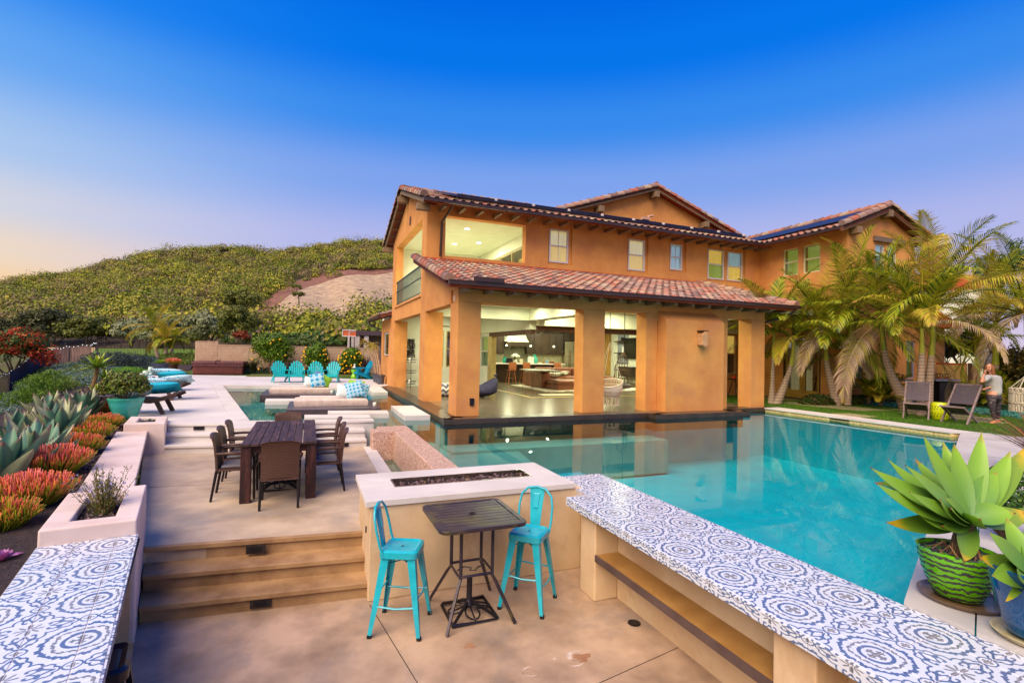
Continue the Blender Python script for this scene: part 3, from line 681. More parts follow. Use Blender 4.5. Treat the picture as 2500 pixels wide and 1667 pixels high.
# --- walls and windows
def wallY(mb, y0, y1, x0, x1, z0, z1, holes=()):
 x = x0
 for a, b, c, d in sorted(holes):
  if a > x: mb.box(x, a, y0, y1, z0, z1)
  if c > z0: mb.box(a, b, y0, y1, z0, c)
  if d < z1: mb.box(a, b, y0, y1, d, z1)
  x = b
 if x < x1: mb.box(x, x1, y0, y1, z0, z1)
 return mb
def wallX(mb, x0, x1, y0, y1, z0, z1, holes=()):
 y = y0
 for a, b, c, d in sorted(holes):
  if a > y: mb.box(x0, x1, y, a, z0, z1)
  if c > z0: mb.box(x0, x1, a, b, z0, c)
  if d < z1: mb.box(x0, x1, a, b, d, z1)
  y = b
 if y < y1: mb.box(x0, x1, y, y1, z0, z1)
 return mb
GLASS = glassmat('window_glass'); GLASSD = glassmat('dark_glass', (.5, .55, .55, 1), .18)
def glow_curtain_mat(name, c, k, c2=None):  # cloth and room walls glow by themselves, room light put into their colour
 if name in _M: return _M[name]
 m, nt, b = new_mat(name); v = coord(nt, 'Object', (9, 9, .6))
 f = noise(nt, v, 2.2, 3); col = mixc(nt, f, c, c2 or tuple(q * .55 for q in c[:3]) + (1,))
 nt.links.new(col, b.inputs['Base Color']); nt.links.new(col, b.inputs['Emission Color']); b.inputs['Emission Strength'].default_value = k
 _M[name] = m; return m
CUR_WARM = glow_curtain_mat('glow_curtain', lin(236, 222, 170), .55, lin(196, 170, 100)); CUR_BLUE = glow_curtain_mat('cool_glow_curtain', lin(190, 222, 230), .35, lin(120, 160, 180))
CUR_YEL = glow_curtain_mat('glow_room_wall', lin(232, 196, 96), .65, lin(190, 150, 60)); CUR_GRN = glow_curtain_mat('green_glow_wall', lin(170, 184, 84), .4, lin(120, 140, 60))
CUR_DGR = glow_curtain_mat('green_glow_curtain', lin(40, 120, 60), .22, lin(16, 60, 34)); CUR_DARK = glow_curtain_mat('dim_room_glow', lin(90, 60, 30), .12, lin(40, 26, 18))
def window(parent, ax, a0, a1, z0, z1, pos, back, mats, mid=.5, fw=.055, frame=VINYL, nm='window', backoff=.12, muntin=0):
 """ax 'Y': a0..a1 along X on plane y=pos; inward = +back. mats: (upper, lower) backing that glows for room light"""
 def bx(m, p0, p1, q0, q1, d0, d1):
  d0, d1 = pos + back * d0, pos + back * d1
  if d0 > d1: d0, d1 = d1, d0
  return m.box(p0, p1, d0, d1, q0, q1) if ax == 'Y' else m.box(d0, d1, p0, p1, q0, q1)
 f = MB(); bx(f, a0, a1, z0, z0 + fw, 0, .07); bx(f, a0, a1, z1 - fw, z1, 0, .07)
 bx(f, a0, a0 + fw, z0 + fw, z1 - fw, 0, .07); bx(f, a1 - fw, a1, z0 + fw, z1 - fw, 0, .07)
 w = part(nm, f, frame, parent)
 zm = lerp(z0, z1, mid)
 if mid: part('meeting_rail', bx(MB(), a0 + fw, a1 - fw, zm - .025, zm + .025, .005, .06), frame, w)
 for lo, hi, mt in ((z0 + fw, zm - .025, mats[1]), (zm + .025, z1 - fw, mats[0])) if mid else ((z0 + fw, z1 - fw, mats[0]),):
  part('pane', bx(MB(), a0 + fw, a1 - fw, lo, hi, .03, .036), GLASS, w)
  if mt: part('curtain', bx(MB(), a0 + fw * .5, a1 - fw * .5, lo - .02, hi + .02, backoff, backoff + .02), mt, w)  # glowing sheet stands for lamplight in the room behind
  if muntin:
   part('muntin', bx(MB(), (a0 + a1) / 2 - .01, (a0 + a1) / 2 + .01, lo, hi, .022, .045), frame, w)
 return w
# --- main house
H = thing('main_house', 'large two storey orange stucco house with clay tile roofs and open porch', 'house', (3.425, 12.02, DK))
GX = 3.425; YU = 15.82
w = MB()
w.box(3.425, 4.035, 12.02, 12.72, .6, 3.82); w.box(7.0, 7.695, 12.02, 12.5, .6, 3.82); w.box(9.1, 9.495, 12.02, 12.5, .6, 3.82)
w.box(11.66, 12.2, 12.02, 12.5, .6, 3.82); w.box(13.2, 13.785, 12.02, 12.55, .6, 3.82)
w.box(3.425, 13.785, 12.02, 12.5, 3.82, 4.16)
part('wall', w, STUCCO, H, bevel=.012)
w = MB().box(9.5, 11.66, 11.63, 12.4, .6, 3.6)
w.extr([(9.5, 11.63, 3.6), (9.5, 12.021, 3.9), (9.5, 12.021, 3.6)], (2.16, 0, 0))
part('chimney_breast', w, STUCCO, H)
w = MB(); X1 = 3.725
w.box(GX, 4.0, 15.73, 16.53, .6, 3.82); w.box(GX, 4.0, 21.95, 22.66, .6, 3.82)
for poly in ([(12.72, 3.82), (YU, 3.82), (YU, 5.42), (12.5, 4.28), (12.5, 4.16), (12.72, 4.16)], [(12.02, 4.16), (12.5, 4.16), (12.5, 4.28), (12.02, 4.17)],
    [(YU, 3.82), (22.66, 3.82), (22.66, 4.40), (YU, 4.40)], [(YU, 4.40), (16.55, 4.40), (16.55, 6.98), (YU, 6.98)], [(21.77, 4.40), (22.66, 4.40), (22.66, 6.98), (21.77, 6.98)],
    [(YU, 6.98), (22.66, 6.98), (22.66, 7.28), (19.2, 8.42), (YU, 7.28)]):
 w.extr([(GX, y, z) for y, z in poly], (X1 - GX, 0, 0))
part('wall', w, STUCCO, H)
HOL = [(4.03, 6.87, 5.67, 6.97), (7.74, 8.70, 5.72, 7.10), (11.06, 12.02, 5.70, 7.08), (13.02, 13.85, 5.88, 7.08), (14.93, 16.99, 5.66, 7.08)]
w = wallY(MB(), YU, 16.12, X1, 17.85, 5.2, 7.34, HOL)
part('wall', w, STUCCO, H)
INS = [(7.80, 8.575, 5.80, 6.995), (11.137, 11.90, 5.787, 6.985), (13.10, 13.70, 5.96, 6.997), (15.0, 15.87, 5.746, 6.984), (16.06, 16.89, 5.746, 6.97)]
w = wallY(MB(), YU + .09, 16.1, 7.745, 8.695, 5.725, 7.095, INS[:1]); wallY(w, YU + .09, 16.1, 11.065, 12.015, 5.705, 7.075, INS[1:2])
wallY(w, YU + .09, 16.1, 13.025, 13.845, 5.885, 7.075, INS[2:3]); wallY(w, YU + .09, 16.1, 14.935, 16.985, 5.665, 7.075, INS[3:])
part('window_recess', w, STUCCO, H)
for (a, b, c, d), mm, mu in zip(INS, ((CUR_WARM, CUR_YEL), (CUR_WARM, CUR_YEL), (CUR_BLUE, CUR_BLUE), (CUR_YEL, CUR_GRN), (CUR_BLUE, CUR_YEL)), (1, 0, 1, 0, 0)):
 window(H, 'Y', a + .003, b - .003, c + .003, d - .003, YU + .06, 1, mm, .5, muntin=mu)
part('balcony_floor', MB().box(X1 + .005, 7.45, 16.13, 22.6, 4.2, 4.42), CREAMW, H)
part('balcony_ceiling', MB().box(X1 + .005, 7.6, 16.13, 22.6, 6.99, 7.15), CEIL, H)
w = MB().box(X1 + .005, 7.6, 22.1, 22.4, 4.42, 6.99); wallX(w, 7.3, 7.55, 16.13, 22.1, 4.42, 6.99, [(16.9, 20.9, 4.43, 6.55)])
w.box(X1 + .005, 4.03, 16.13, 16.2, 4.42, 5.67); part('balcony_wall', w, CREAMW, H)
sd_ = MB();
for y in (16.9, 18.2, 19.5, 20.82): sd_.box(7.33, 7.41, y, y + .08, 4.43, 6.55)
sd_.box(7.34, 7.40, 16.98, 20.82, 6.48, 6.549); sld = part('sliding_door', sd_, surf('tan_frame', lin(176, 158, 120), None, .5), H)
for y in (16.99, 18.29, 19.59): part('pane', MB().box(7.36, 7.368, y, y + 1.2, 4.45, 6.47), GLASS, sld)
part('room_wall', MB().box(9.2, 9.3, 16.3, 22, 4.43, 6.99), CUR_YEL, H)  # wall glows by itself to give a lit room behind the door
_lamps = {}
def lamp(x, y, z, power):
 if power not in _lamps: l = bpy.data.lights.new('ceiling_lamp', 'AREA'); l.shape = 'DISK'; l.energy = power; l.color = (.96, .98, .62); l.size = .13; _lamps[power] = l
 o = bpy.data.objects.new('ceiling_lamp', _lamps[power]); COL.objects.link(o); o.location = (x, y, z - .016)
for x, y in ((4.5, 18.0), (5.5, 20.0), (5.2, 17.3), (6.3, 19.3)):
 part('ceiling_light', MB().lathe([(.075, 0), (.075, -.012)], 14, (x, y, 6.99)), emis('lamp_glow', (1, .96, .8, 1), 14), H); lamp(x, y, 6.99, 40)
IRON = surf('teal_iron', lin(48, 78, 88), lin(36, 60, 70), .45, 6, 60, .1, metal=.3)
rl = part('balcony_railing', MB().box(3.45, 3.50, 16.56, 21.76, 5.42, 5.47).box(3.455, 3.495, 16.56, 21.76, 5.02, 5.05).box(3.455, 3.495, 16.56, 21.76, 4.50, 4.53), IRON, H)
for k in range(40): part('baluster', MB().box(3.467, 3.483, 16.6 + k * .131, 16.616 + k * .131, 4.53, 5.42), IRON, rl)
part('balcony_sill', MB().box(3.375, 3.45, 16.5, 21.82, 4.36, 4.43), surf('sill_stucco', lin(226, 160, 96, .9), None, .85), H)
w = MB().box(3.73, 17.5, 12.5, 28, 4.12, 4.3); part('porch_ceiling', w, CEIL, H)
part('ceiling_beam', MB().box(7.2, 7.7, 12.5, 16.4, 3.72, 4.119), CEIL, H); part('ceiling_beam', MB().box(3.73, 7.2, 16.15, 16.6, 3.72, 4.119), CEIL, H)
part('ceiling_beam', MB().box(7.7, 17.4, 15.9, 16.35, 3.55, 4.119), CEIL, H); part('ceiling_beam', MB().box(7.36, 7.6, 16.4, 22.3, 3.42, 4.119), CEIL, H)
part('ceiling_beam', MB().box(3.73, 13.7, 12.501, 12.62, 3.84, 4.119), CEIL, H)
SLIDE = surf('brown_track', lin(104, 62, 40), lin(70, 44, 32), .5, 6, 60, .1); JAMB = surf('tan_jamb', lin(206, 182, 120), lin(182, 158, 100), .6, 4, 60, .1)
part('door_header', MB().box(7.61, 13.2, 16.36, 16.5, 3.36, 3.56), SLIDE, H); part('door_header', MB().box(7.44, 7.62, 16.51, 21.0, 3.25, 3.419), SLIDE, H)
part('door_track', MB().box(7.44, 13.2, 16.36, 16.46, .975, .992), JAMB, H); part('door_track', MB().box(7.40, 7.50, 16.46, 21, .975, .992), JAMB, H)
for k in range(4): part('folded_door', MB().box(7.40 + k * .06, 7.445 + k * .06, 20.55, 21.0, 1.0, 3.25), JAMB, H)
xa, za = onY(930 + .12755 * 1025, 760 + .12755 * 360, 22.3); xb, zb = onY(930 + .12755 * 1190, 760 + .12755 * 1065, 22.3); xc, _ = onY(930 + .12755 * 1255, 760 + .12755 * 360, 22.3)
W1 = (xa - .1, xb, zb, za); W2 = (xc, xc + (xb - xa) + .1, zb, za)
w = wallY(MB(), 22.3, 22.5, 3.73, 7.75, .9, 4.119, [W1, W2])
wallX(w, 7.45, 7.75, 21.0, 22.3, .9, 4.119, [(21.15, 22.1, 1.9, 3.3)]); w.box(7.45, 7.75, 22.5, 27.6, .9, 4.119)
wallY(w, 27.6, 27.8, 7.45, 17.5, .9, 4.119); w.box(17.3, 17.5, 16.4, 27.6, .9, 4.119); w.box(13.2, 17.3, 16.2, 16.4, .9, 4.119)
w.box(13.9, 14.05, 12.6, 16.2, 3.9, 4.119)
part('interior_wall', w, CREAMW, H)
for a, b, c, d in (W1, W2): window(H, 'Y', a, b, c, d, 22.32, 1, (CUR_DARK, CUR_WARM if 0 else CUR_DARK), .5, .05, JAMB)
window(H, 'X', 21.15, 22.1, 1.9, 3.3, 7.47, 1, (CUR_GRN, CUR_DGR), .5, .05, VINYL)
part('porch_floor', MB().prism([(3.2, 11.7), (8.95, 11.7), (8.95, 11.3), (12.1, 11.3), (12.1, 12.0), (13.9, 12.05), (13.9, 16.2), (17.3, 16.2), (17.3, 27.6), (7.45, 27.6), (7.45, 22.3), (3.2, 22.3)], .5, .976), WOODF, H)
et = MB(); segs = [((3.01, 11.51), (8.8, 11.5)), ((8.8, 11.5), (8.8, 11.12)), ((8.8, 11.12), (12.25, 11.16)), ((12.25, 11.16), (12.25, 11.85)), ((12.25, 11.85), (13.93, 11.87)), ((3.03, 22.35), (3.01, 11.51))]
for a, b in segs:
 a, b = Vector(a), Vector(b); L = (b - a).length; n = max(1, round(L / .76)); d = (b - a) / n; u = d.normalized(); nn = Vector((-u.y, u.x))
 for k in range(n):
  p = a + d * k + u * .002; q = a + d * (k + 1) - u * .002
  part('edge_tile', MB().prism([tuple(p), tuple(q), tuple(q + nn * .26), tuple(p + nn * .26)], .80, DK + .001), DARKT, H, bevel=.004)
  part('edge_paver', MB().prism([tuple(p + nn * .264), tuple(q + nn * .264), tuple(q + nn * .55), tuple(p + nn * .55)], .9, DK), DARKT, H)
glow = emis('lamp_glow', (1, .96, .8, 1), 14)
for x, y in ((5.0, 13.4), (6.6, 13.4), (8.2, 13.4), (10, 13.4), (12.2, 13.4), (5.0, 15.2), (6.6, 15.2), (8.2, 15.2), (10.5, 15.2), (5.4, 18.5), (5.4, 21), (9.5, 19), (12, 19), (14.5, 19), (10.5, 23), (13, 23), (15.5, 24.5), (10.5, 26.2), (13, 26.2)):
 o = part('ceiling_light', MB().lathe([(.07, 0), (.07, -.012)], 12, (x, y, 4.119)), glow, H); lamp(x, y, 4.119, 30 if y < 18 or x < 7 else 64)
SOFF = surf('soffit_boards', lin(120, 62, 40), lin(92, 46, 32), .8, 5, 40, .3)
sl = Vector((0, 4.42, 1.27)); PRF = (3.02, 11.42, 4.18)
pr = tiled_roof(H, PRF, (1, 0, 0), sl, 11.45, sl.length, 300, SOFF); pr['label'] = 'lean-to porch roof of clay tiles'
verge(H, (3.03, 11.40, 4.26), (3.03, 15.8, 5.53), .12); verge(H, (14.44, 11.40, 4.26), (14.44, 15.8, 5.53), .12)
part('roof_flashing', MB().box(3.0, 14.5, 15.76, 15.818, 5.42, 5.56), TERRA, H)
def gutter(a, b, r=.062):
 m = MB().bar(a, b, .115, .10); m.bar(Vector(a) + Vector((0, 0, .045)), Vector(b) + Vector((0, 0, .045)), .135, .018); part('gutter', m, GUT, H); return m
gutter((3.0, 11.34, 4.20), (14.5, 11.34, 4.20)); gutter((3.12, 14.98, 7.17), (17.25, 14.98, 7.17))
part('roof_edge', MB().box(3.03, 14.46, 11.40, 11.44, 4.10, 4.28), TERRA, H); part('roof_edge', MB().box(3.13, 17.25, 15.05, 15.07, 7.1, 7.22), TERRA, H)
part('gutter_box', MB().box(3.62, 4.35, 11.24, 11.4, 4.25, 4.36), GUT, H)
for k in range(18): part('rafter_tail', MB().box(3.45 + k * .62, 3.54 + k * .62, 11.46, 12.02, 4.03, 4.13), BEAMW, H)
for k in range(23): part('rafter_tail', MB().box(3.8 + k * .62, 3.89 + k * .62, 15.12, YU, 7.06, 7.17), BEAMW, H)
su = Vector((0, 4.15, 1.42)); ur = tiled_roof(H, (3.13, 15.05, 7.2), (1, 0, 0), su, 14.05, su.length, 48, SOFF); ur['label'] = 'upper front slope of the roof'
sb = Vector((0, -4.15, 1.42)); tiled_roof(H, (17.2, 23.35, 7.2), (-1, 0, 0), sb, 14.05, sb.length, 0, SOFF)
verge(H, (3.14, 15.03, 7.30), (3.14, 19.2, 8.73), .12); verge(H, (3.14, 23.37, 7.30), (3.14, 19.2, 8.73), .12); verge(H, (3.2, 19.2, 8.72), (8.6, 19.2, 8.72), .12)
part('bargeboard', MB().extr([(3.12, 15.05, 7.08), (3.12, 19.2, 8.50), (3.12, 23.35, 7.08), (3.12, 23.35, 7.22), (3.12, 19.2, 8.64), (3.12, 15.05, 7.22)], (.05, 0, 0)), BEAMW, H)
for y, z in ((15.45, 7.18), (22.9, 7.18), (19.2, 8.42)): part('outrigger_beam', MB().box(3.0, 3.425, y - .09, y + .09, z - .24, z - .03), BEAMW, H, bevel=.01)
for k in range(6): part('rafter_tail', MB().box(3.15, 3.42, 19.7 + k * .6, 19.78 + k * .6, 8.30 - k * .205, 8.40 - k * .205), BEAMW, H)
part('gable_vent', MB().extr([(3.40, 18.6, 7.25), (3.40, 18.82, 7.25), (3.40, 18.82, 7.5), (3.40, 18.71, 7.58), (3.40, 18.6, 7.5)], (.03, 0, 0)), TRIMB, H)
dsp = [(4.05, 15.0, 7.18), (4.02, 15.3, 7.0), (3.88, 15.7, 6.72), (3.86, 15.76, 5.62)]
part('downspout', MB().tube(dsp, .042, 8), GUT, H, auto=40)
part('downspout', MB().tube([(14.35, 11.38, 4.12), (14.3, 11.6, 3.95), (14.0, 12.2, 3.75), (13.86, 12.3, 3.6), (13.86, 12.3, 1.0)], .042, 8), GUT, H, auto=40)
SOL = surf('solar_mat', lin(36, 34, 48), lin(24, 22, 34), .4, 4, 60, .1); un = su.normalized(); up_ = Vector((0, -un.z, un.y))
def onroof(x, t, h): p = Vector((x, 15.05, 7.2)) + un * t + up_ * h; return p
for k in range(9):
 x0 = 4.3 + k * 1.36; q = part('solar_mat', MB().add([tuple(onroof(x, t, h)) for h in (.17, .20) for x, t in ((x0, .75), (x0 + 1.3, .75), (x0 + 1.3, 4.0), (x0, 4.0))], [(3, 2, 1, 0), (4, 5, 6, 7), (0, 1, 5, 4), (1, 2, 6, 5), (2, 3, 7, 6), (3, 0, 4, 7)]), SOL, H)
 part('header_pipe', MB().tube([onroof(x0 + .02, .62, .22), onroof(x0 + 1.28, .62, .22)], .055, 8).tube([onroof(x0 - .03, .46, .17), onroof(x0 + 1.33, .46, .17)], .045, 6), SOL, q, auto=40)
 part('pipe_clamp', MB().obox(onroof(x0 + 1.33, .52, .20), (1, 0, 0), un, up_, .025, .06, .085), VINYL, q)
pv = MB().tube([(14.1, 18.6, 8.5), (14.1, 18.6, 8.85), (14.35, 18.6, 8.9)], .05, 8).box(13.75, 14.1, 18.5, 18.7, 8.66, 8.78); part('roof_vent_pipe', pv, surf('vent_beige', lin(206, 160, 140), None, .7), H)
gw = MB().extr([(8.9, 19.4, 7.3), (20.9, 19.4, 7.3), (20.9, 19.4, 8.25), (14.85, 19.4, 10.33), (8.9, 19.4, 8.25)], (0, .3, 0)); part('wall', gw, STUCCO, H)
gs = Vector((-6.25, 0, -2.15));
tiled_roof(H, (14.85 + gs.x, 19.0, 10.45 + gs.z), (0, -1, 0), (-gs.x, 0, -gs.z), .01, gs.length, 0, SOFF)
rfm = MB()
for sgn in (-1, 1):
 a = (14.85 + sgn * 6.25, 10.45 - 2.15)
 rfm.extr([(14.85, 19.0, 10.37), (a[0], 19.0, a[1] - .08), (a[0], 19.0, a[1] + .02), (14.85, 19.0, 10.47)], (0, 8, 0))
part('roof', rfm, TERRA, H)
verge(H, (8.65, 19.02, 8.33), (14.85, 19.02, 10.47), .13); verge(H, (21.05, 19.02, 8.33), (14.85, 19.02, 10.47), .13); verge(H, (14.85, 19.0, 10.5), (14.85, 26, 10.5), .13)
for sgn in (-1, 1):
 a = Vector((14.85 + sgn * 6.2, 19.05, 8.2)); part('bargeboard', MB().bar(a, (14.85, 19.05, 10.34), .05, .14), BEAMW, H)
for x, z in ((14.85, 10.2), (11.86, 9.14), (17.84, 9.14)): part('outrigger_beam', MB().box(x - .12, x + .12, 18.92, 19.4, z - .27, z), BEAMW, H, bevel=.01)
WX, WY = 17.85, 12.1
w = MB(); UL = [(13.13, 13.85, 5.89, 6.98), (14.05, 14.74, 5.89, 6.98)]
wallX(w, WX, WX + .3, WY, 15.82, 3.9, 7.3, UL); wallX(w, WX, WX + .3, WY, 22, .6, 3.9, [(13.07, 14.66, .98, 3.36)])
gl_ = [(18.2, 18.76, 1.9, 3.35), (21.26, 21.82, 1.9, 3.35)]
wallY(w, WY, WY + .3, WX + .3, 23.7, .6, 3.9, gl_); wallY(w, WY, WY + .3, WX + .3, 21.75, 3.9, 6.98, [(19.39, 19.98, 5.6, 6.9), (20.1, 20.67, 5.6, 6.9)])
w.extr([(WX + .3, WY, 6.98), (21.75, WY, 6.98), (21.75, WY, 7.3), (19.78, WY, 8.12), (WX + .3, WY, 7.42)], (0, .3, 0))
w.box(21.45, 21.75, WY + .3, 24, 3.9, 7.3); w.box(23.4, 23.7, WY + .3, 18, .6, 3.9); w.box(WX + .3, 21.4, 23.7, 24, .6, 7.3)
part('wall', w, STUCCO, H)
for a, b, c, d in UL: window(H, 'X', a, b, c, d, WX + .05, 1, (CUR_GRN, CUR_GRN), .5, .05, surf('cream_frame', lin(232, 220, 170), None, .5), backoff=.2)
for a, b, c, d in gl_: window(H, 'Y', a, b, c, d, WY + .05, 1, (CUR_DGR, CUR_DGR), .55, .045, surf('lilac_frame', lin(170, 160, 190), None, .5))
window(H, 'Y', 19.39, 19.98, 5.6, 6.9, WY + .05, 1, (CUR_BLUE, CUR_BLUE), .5, .05); window(H, 'Y', 20.1, 20.67, 5.6, 6.9, WY + .05, 1, (CUR_BLUE, CUR_BLUE), .5, .05)
part('timber_lintel', MB().box(19.25, 20.98, WY - .1, WY, 6.98, 7.16), surf('grey_lintel', lin(124, 104, 88), None, .7), H)
DOORM = surf('olive_door', lin(176, 140, 56), lin(160, 124, 46), .5, 4, 60, .05)
for k, (a, b) in enumerate(((13.12, 13.86), (13.87, 14.61))):
 d = part('french_door', MB().box(WX + .06, WX + .11, a, a + .12, 1.04, 3.32).box(WX + .06, WX + .11, b - .12, b, 1.04, 3.32).box(WX + .06, WX + .11, a + .12, b - .12, 1.04, 1.34).box(WX + .06, WX + .11, a + .12, b - .12, 3.2, 3.32), DOORM, H)
 part('pane', MB().box(WX + .08, WX + .086, a + .12, b - .12, 1.34, 3.2), GLASSD, d)
 part('handle', MB().box(WX + .0, WX + .06, (b - .09) if k == 0 else (a + .05), (b - .05) if k == 0 else (a + .09), 1.95, 2.2), TRIMB, d)
 part('room_beyond', MB().box(WX + .5, WX + .52, a - .1, b + .1, 1.04, 3.3), CUR_WARM if k else CUR_DARK, d)  # sheet glows by itself for the light inside
part('door_frame', MB().box(WX - .02, WX + .12, 13.071, 13.118, .98, 3.358).box(WX - .02, WX + .12, 14.612, 14.658, .98, 3.358).box(WX - .03, WX + .12, 13.119, 14.611, .98, 1.035), TRIMB, H)
ws = Vector((2.62, 0, 1.0)); wr1 = tiled_roof(H, (17.16, 24.0, 7.2), (0, -1, 0), ws, 12.2, ws.length, 60, SOFF, skip=lambda p: p.y > 20.5); wr1['label'] = 'west slope of the wing roof'
wn_ = ws.normalized(); wu_ = Vector((-wn_.z, 0, wn_.x))
for k in range(4): y1 = 19.6 - k * 1.9; part('solar_mat', MB().add([tuple(Vector((17.16, y, 7.2)) + wn_ * t + wu_ * h) for h in (.15, .18) for y, t in ((y1, .55), (y1, 2.35), (y1 - 1.85, 2.35), (y1 - 1.85, .55))], [(3, 2, 1, 0), (4, 5, 6, 7), (0, 1, 5, 4), (1, 2, 6, 5), (2, 3, 7, 6), (3, 0, 4, 7)]), SOL, H)
tiled_roof(H, (22.4, 11.8, 7.2), (0, 1, 0), (-2.62, 0, 1.0), 12.2, ws.length, 0, SOFF)
verge(H, (17.16, 11.82, 7.30), (19.78, 11.82, 8.32), .12); verge(H, (22.4, 11.82, 7.30), (19.78, 11.82, 8.32), .12); verge(H, (19.78, 11.8, 8.34), (19.78, 20, 8.34), .12)
part('bargeboard', MB().bar((17.18, 11.84, 7.14), (19.78, 11.84, 8.14), .05, .13).bar((22.38, 11.84, 7.14), (19.78, 11.84, 8.14), .05, .13), BEAMW, H)
for x, z in ((18.05, 7.32), (19.78, 8.12), (21.5, 7.32)): part('outrigger_beam', MB().box(x - .12, x + .12, 11.76, 12.1, z - .25, z), BEAMW, H, bevel=.01)
gutter((17.08, 15.0, 7.17), (17.08, 11.85, 7.17)); part('roof_edge', MB().box(17.13, 17.15, 11.85, 15.1, 7.1, 7.2), TERRA, H)
rf = MB().extr([(21.75, 11.7, 3.9), (24.1, 11.7, 3.9), (24.1, 11.7, 4.0), (21.76, 11.7, 4.8)], (0, 6.6, 0)); part('roof', rf, TERRA, H)
LANT = surf('tan_lantern', lin(204, 158, 112), lin(184, 136, 94), .5, 6, 60, .1)
lz = MB().extr([(10.62, 11.62, 2.92), (10.72, 11.62, 2.86), (10.82, 11.62, 2.92), (10.82, 11.62, 3.22), (10.72, 11.62, 3.32), (10.62, 11.62, 3.22)], (0, -.22, 0))
ln = part('wall_lantern', lz, LANT, H, bevel=.006); part('lantern_roof', MB().box(10.60, 10.84, 11.40, 11.62, 3.321, 3.345), TRIMB, ln)
part('outlet_cover', MB().box(3.78, 3.89, 11.985, 12.02, 1.24, 1.42), BLACKM, H, bevel=.006); part('motion_sensor', MB().box(3.40, 3.425, 12.3, 12.36, 3.86, 4.0), VINYL, H)
part('outlet_cover', MB().box(4.95, 5.06, 22.27, 22.3, 1.55, 1.78), BLACKM, H)
AN = thing('annex', 'low orange stucco annex with tiled eave behind the main house', 'building', (3.42, 24.4, DK))
w = wallX(MB(), 3.42, 3.72, 22.67, 25.8, .6, 4.0, [(23.4, 25.1, 2.25, 3.4)]); w.box(3.72, 8, 25.5, 25.8, .6, 4.0); part('wall', w, STUCCO, AN)
window(AN, 'X', 23.5, 25.0, 2.3, 3.38, 3.46, 1, (CUR_DARK,), 0, .06); part('roof_deck', MB().extr([(2.95, 22.7, 3.98), (2.95, 22.7, 4.1), (7.5, 22.7, 5.5), (7.5, 22.7, 5.4)], (0, 4.6, 0)), SOFF, AN)
tv = np.array([v.co[:] for v in _tile.vertices]); tf = np.array([tuple(p.vertices) for p in _tile.polygons]); ud = Vector((0, -1, 0)); vd = Vector((4.55, 0, 1.4)).normalized(); nn = ud.cross(vd)
A = np.array([[ud.x, vd.x, nn.x], [ud.y, vd.y, nn.y], [ud.z, vd.z, nn.z]]); VV = [(tv @ A.T) + np.array(Vector((2.95, 27.3, 4.12)) + ud * c * TW + vd * r * TE) for r in range(12) for c in range(16)]
np_obj('roof_tiles', np.concatenate(VV), np.concatenate([tf + i * len(tv) for i in range(len(VV))]), TILEM, AN, kind='stuff')
part('gutter', MB().bar((2.9, 22.72, 4.07), (2.9, 27.35, 4.07), .12, .11), GUT, AN); part('downspout', MB().tube([(2.92, 27.0, 4.0), (3.0, 26.6, 3.8), (3.38, 25.95, 3.6)], .04, 8), GUT, AN)
# --- patterned cement tiles (drawn with curves, one repeat = 2 x 2 tiles)
def seg_dist(X, Y, pts):
 D = np.full(X.shape, 9., np.float32)
 for (x0, y0), (x1, y1) in zip(pts[:-1], pts[1:]):
  dx, dy = x1 - x0, y1 - y0; t = np.clip(((X - x0) * dx + (Y - y0) * dy) / (dx * dx + dy * dy + 1e-9), 0, 1)
  D = np.minimum(D, np.hypot(X - x0 - t * dx, Y - y0 - t * dy))
 return D
def bez(p0, p1, p2, n=7): return [tuple((1 - t) ** 2 * a + 2 * t * (1 - t) * b + t * t * c for a, b, c in zip(p0, p1, p2)) for t in [i / n for i in range(n + 1)]]
def spiral(cx, cy, r0, r1, a0, a1, n=12): return [(cx + (r0 + (r1 - r0) * i / n) * math.cos(a0 + (a1 - a0) * i / n), cy + (r0 + (r1 - r0) * i / n) * math.sin(a0 + (a1 - a0) * i / n)) for i in range(n + 1)]
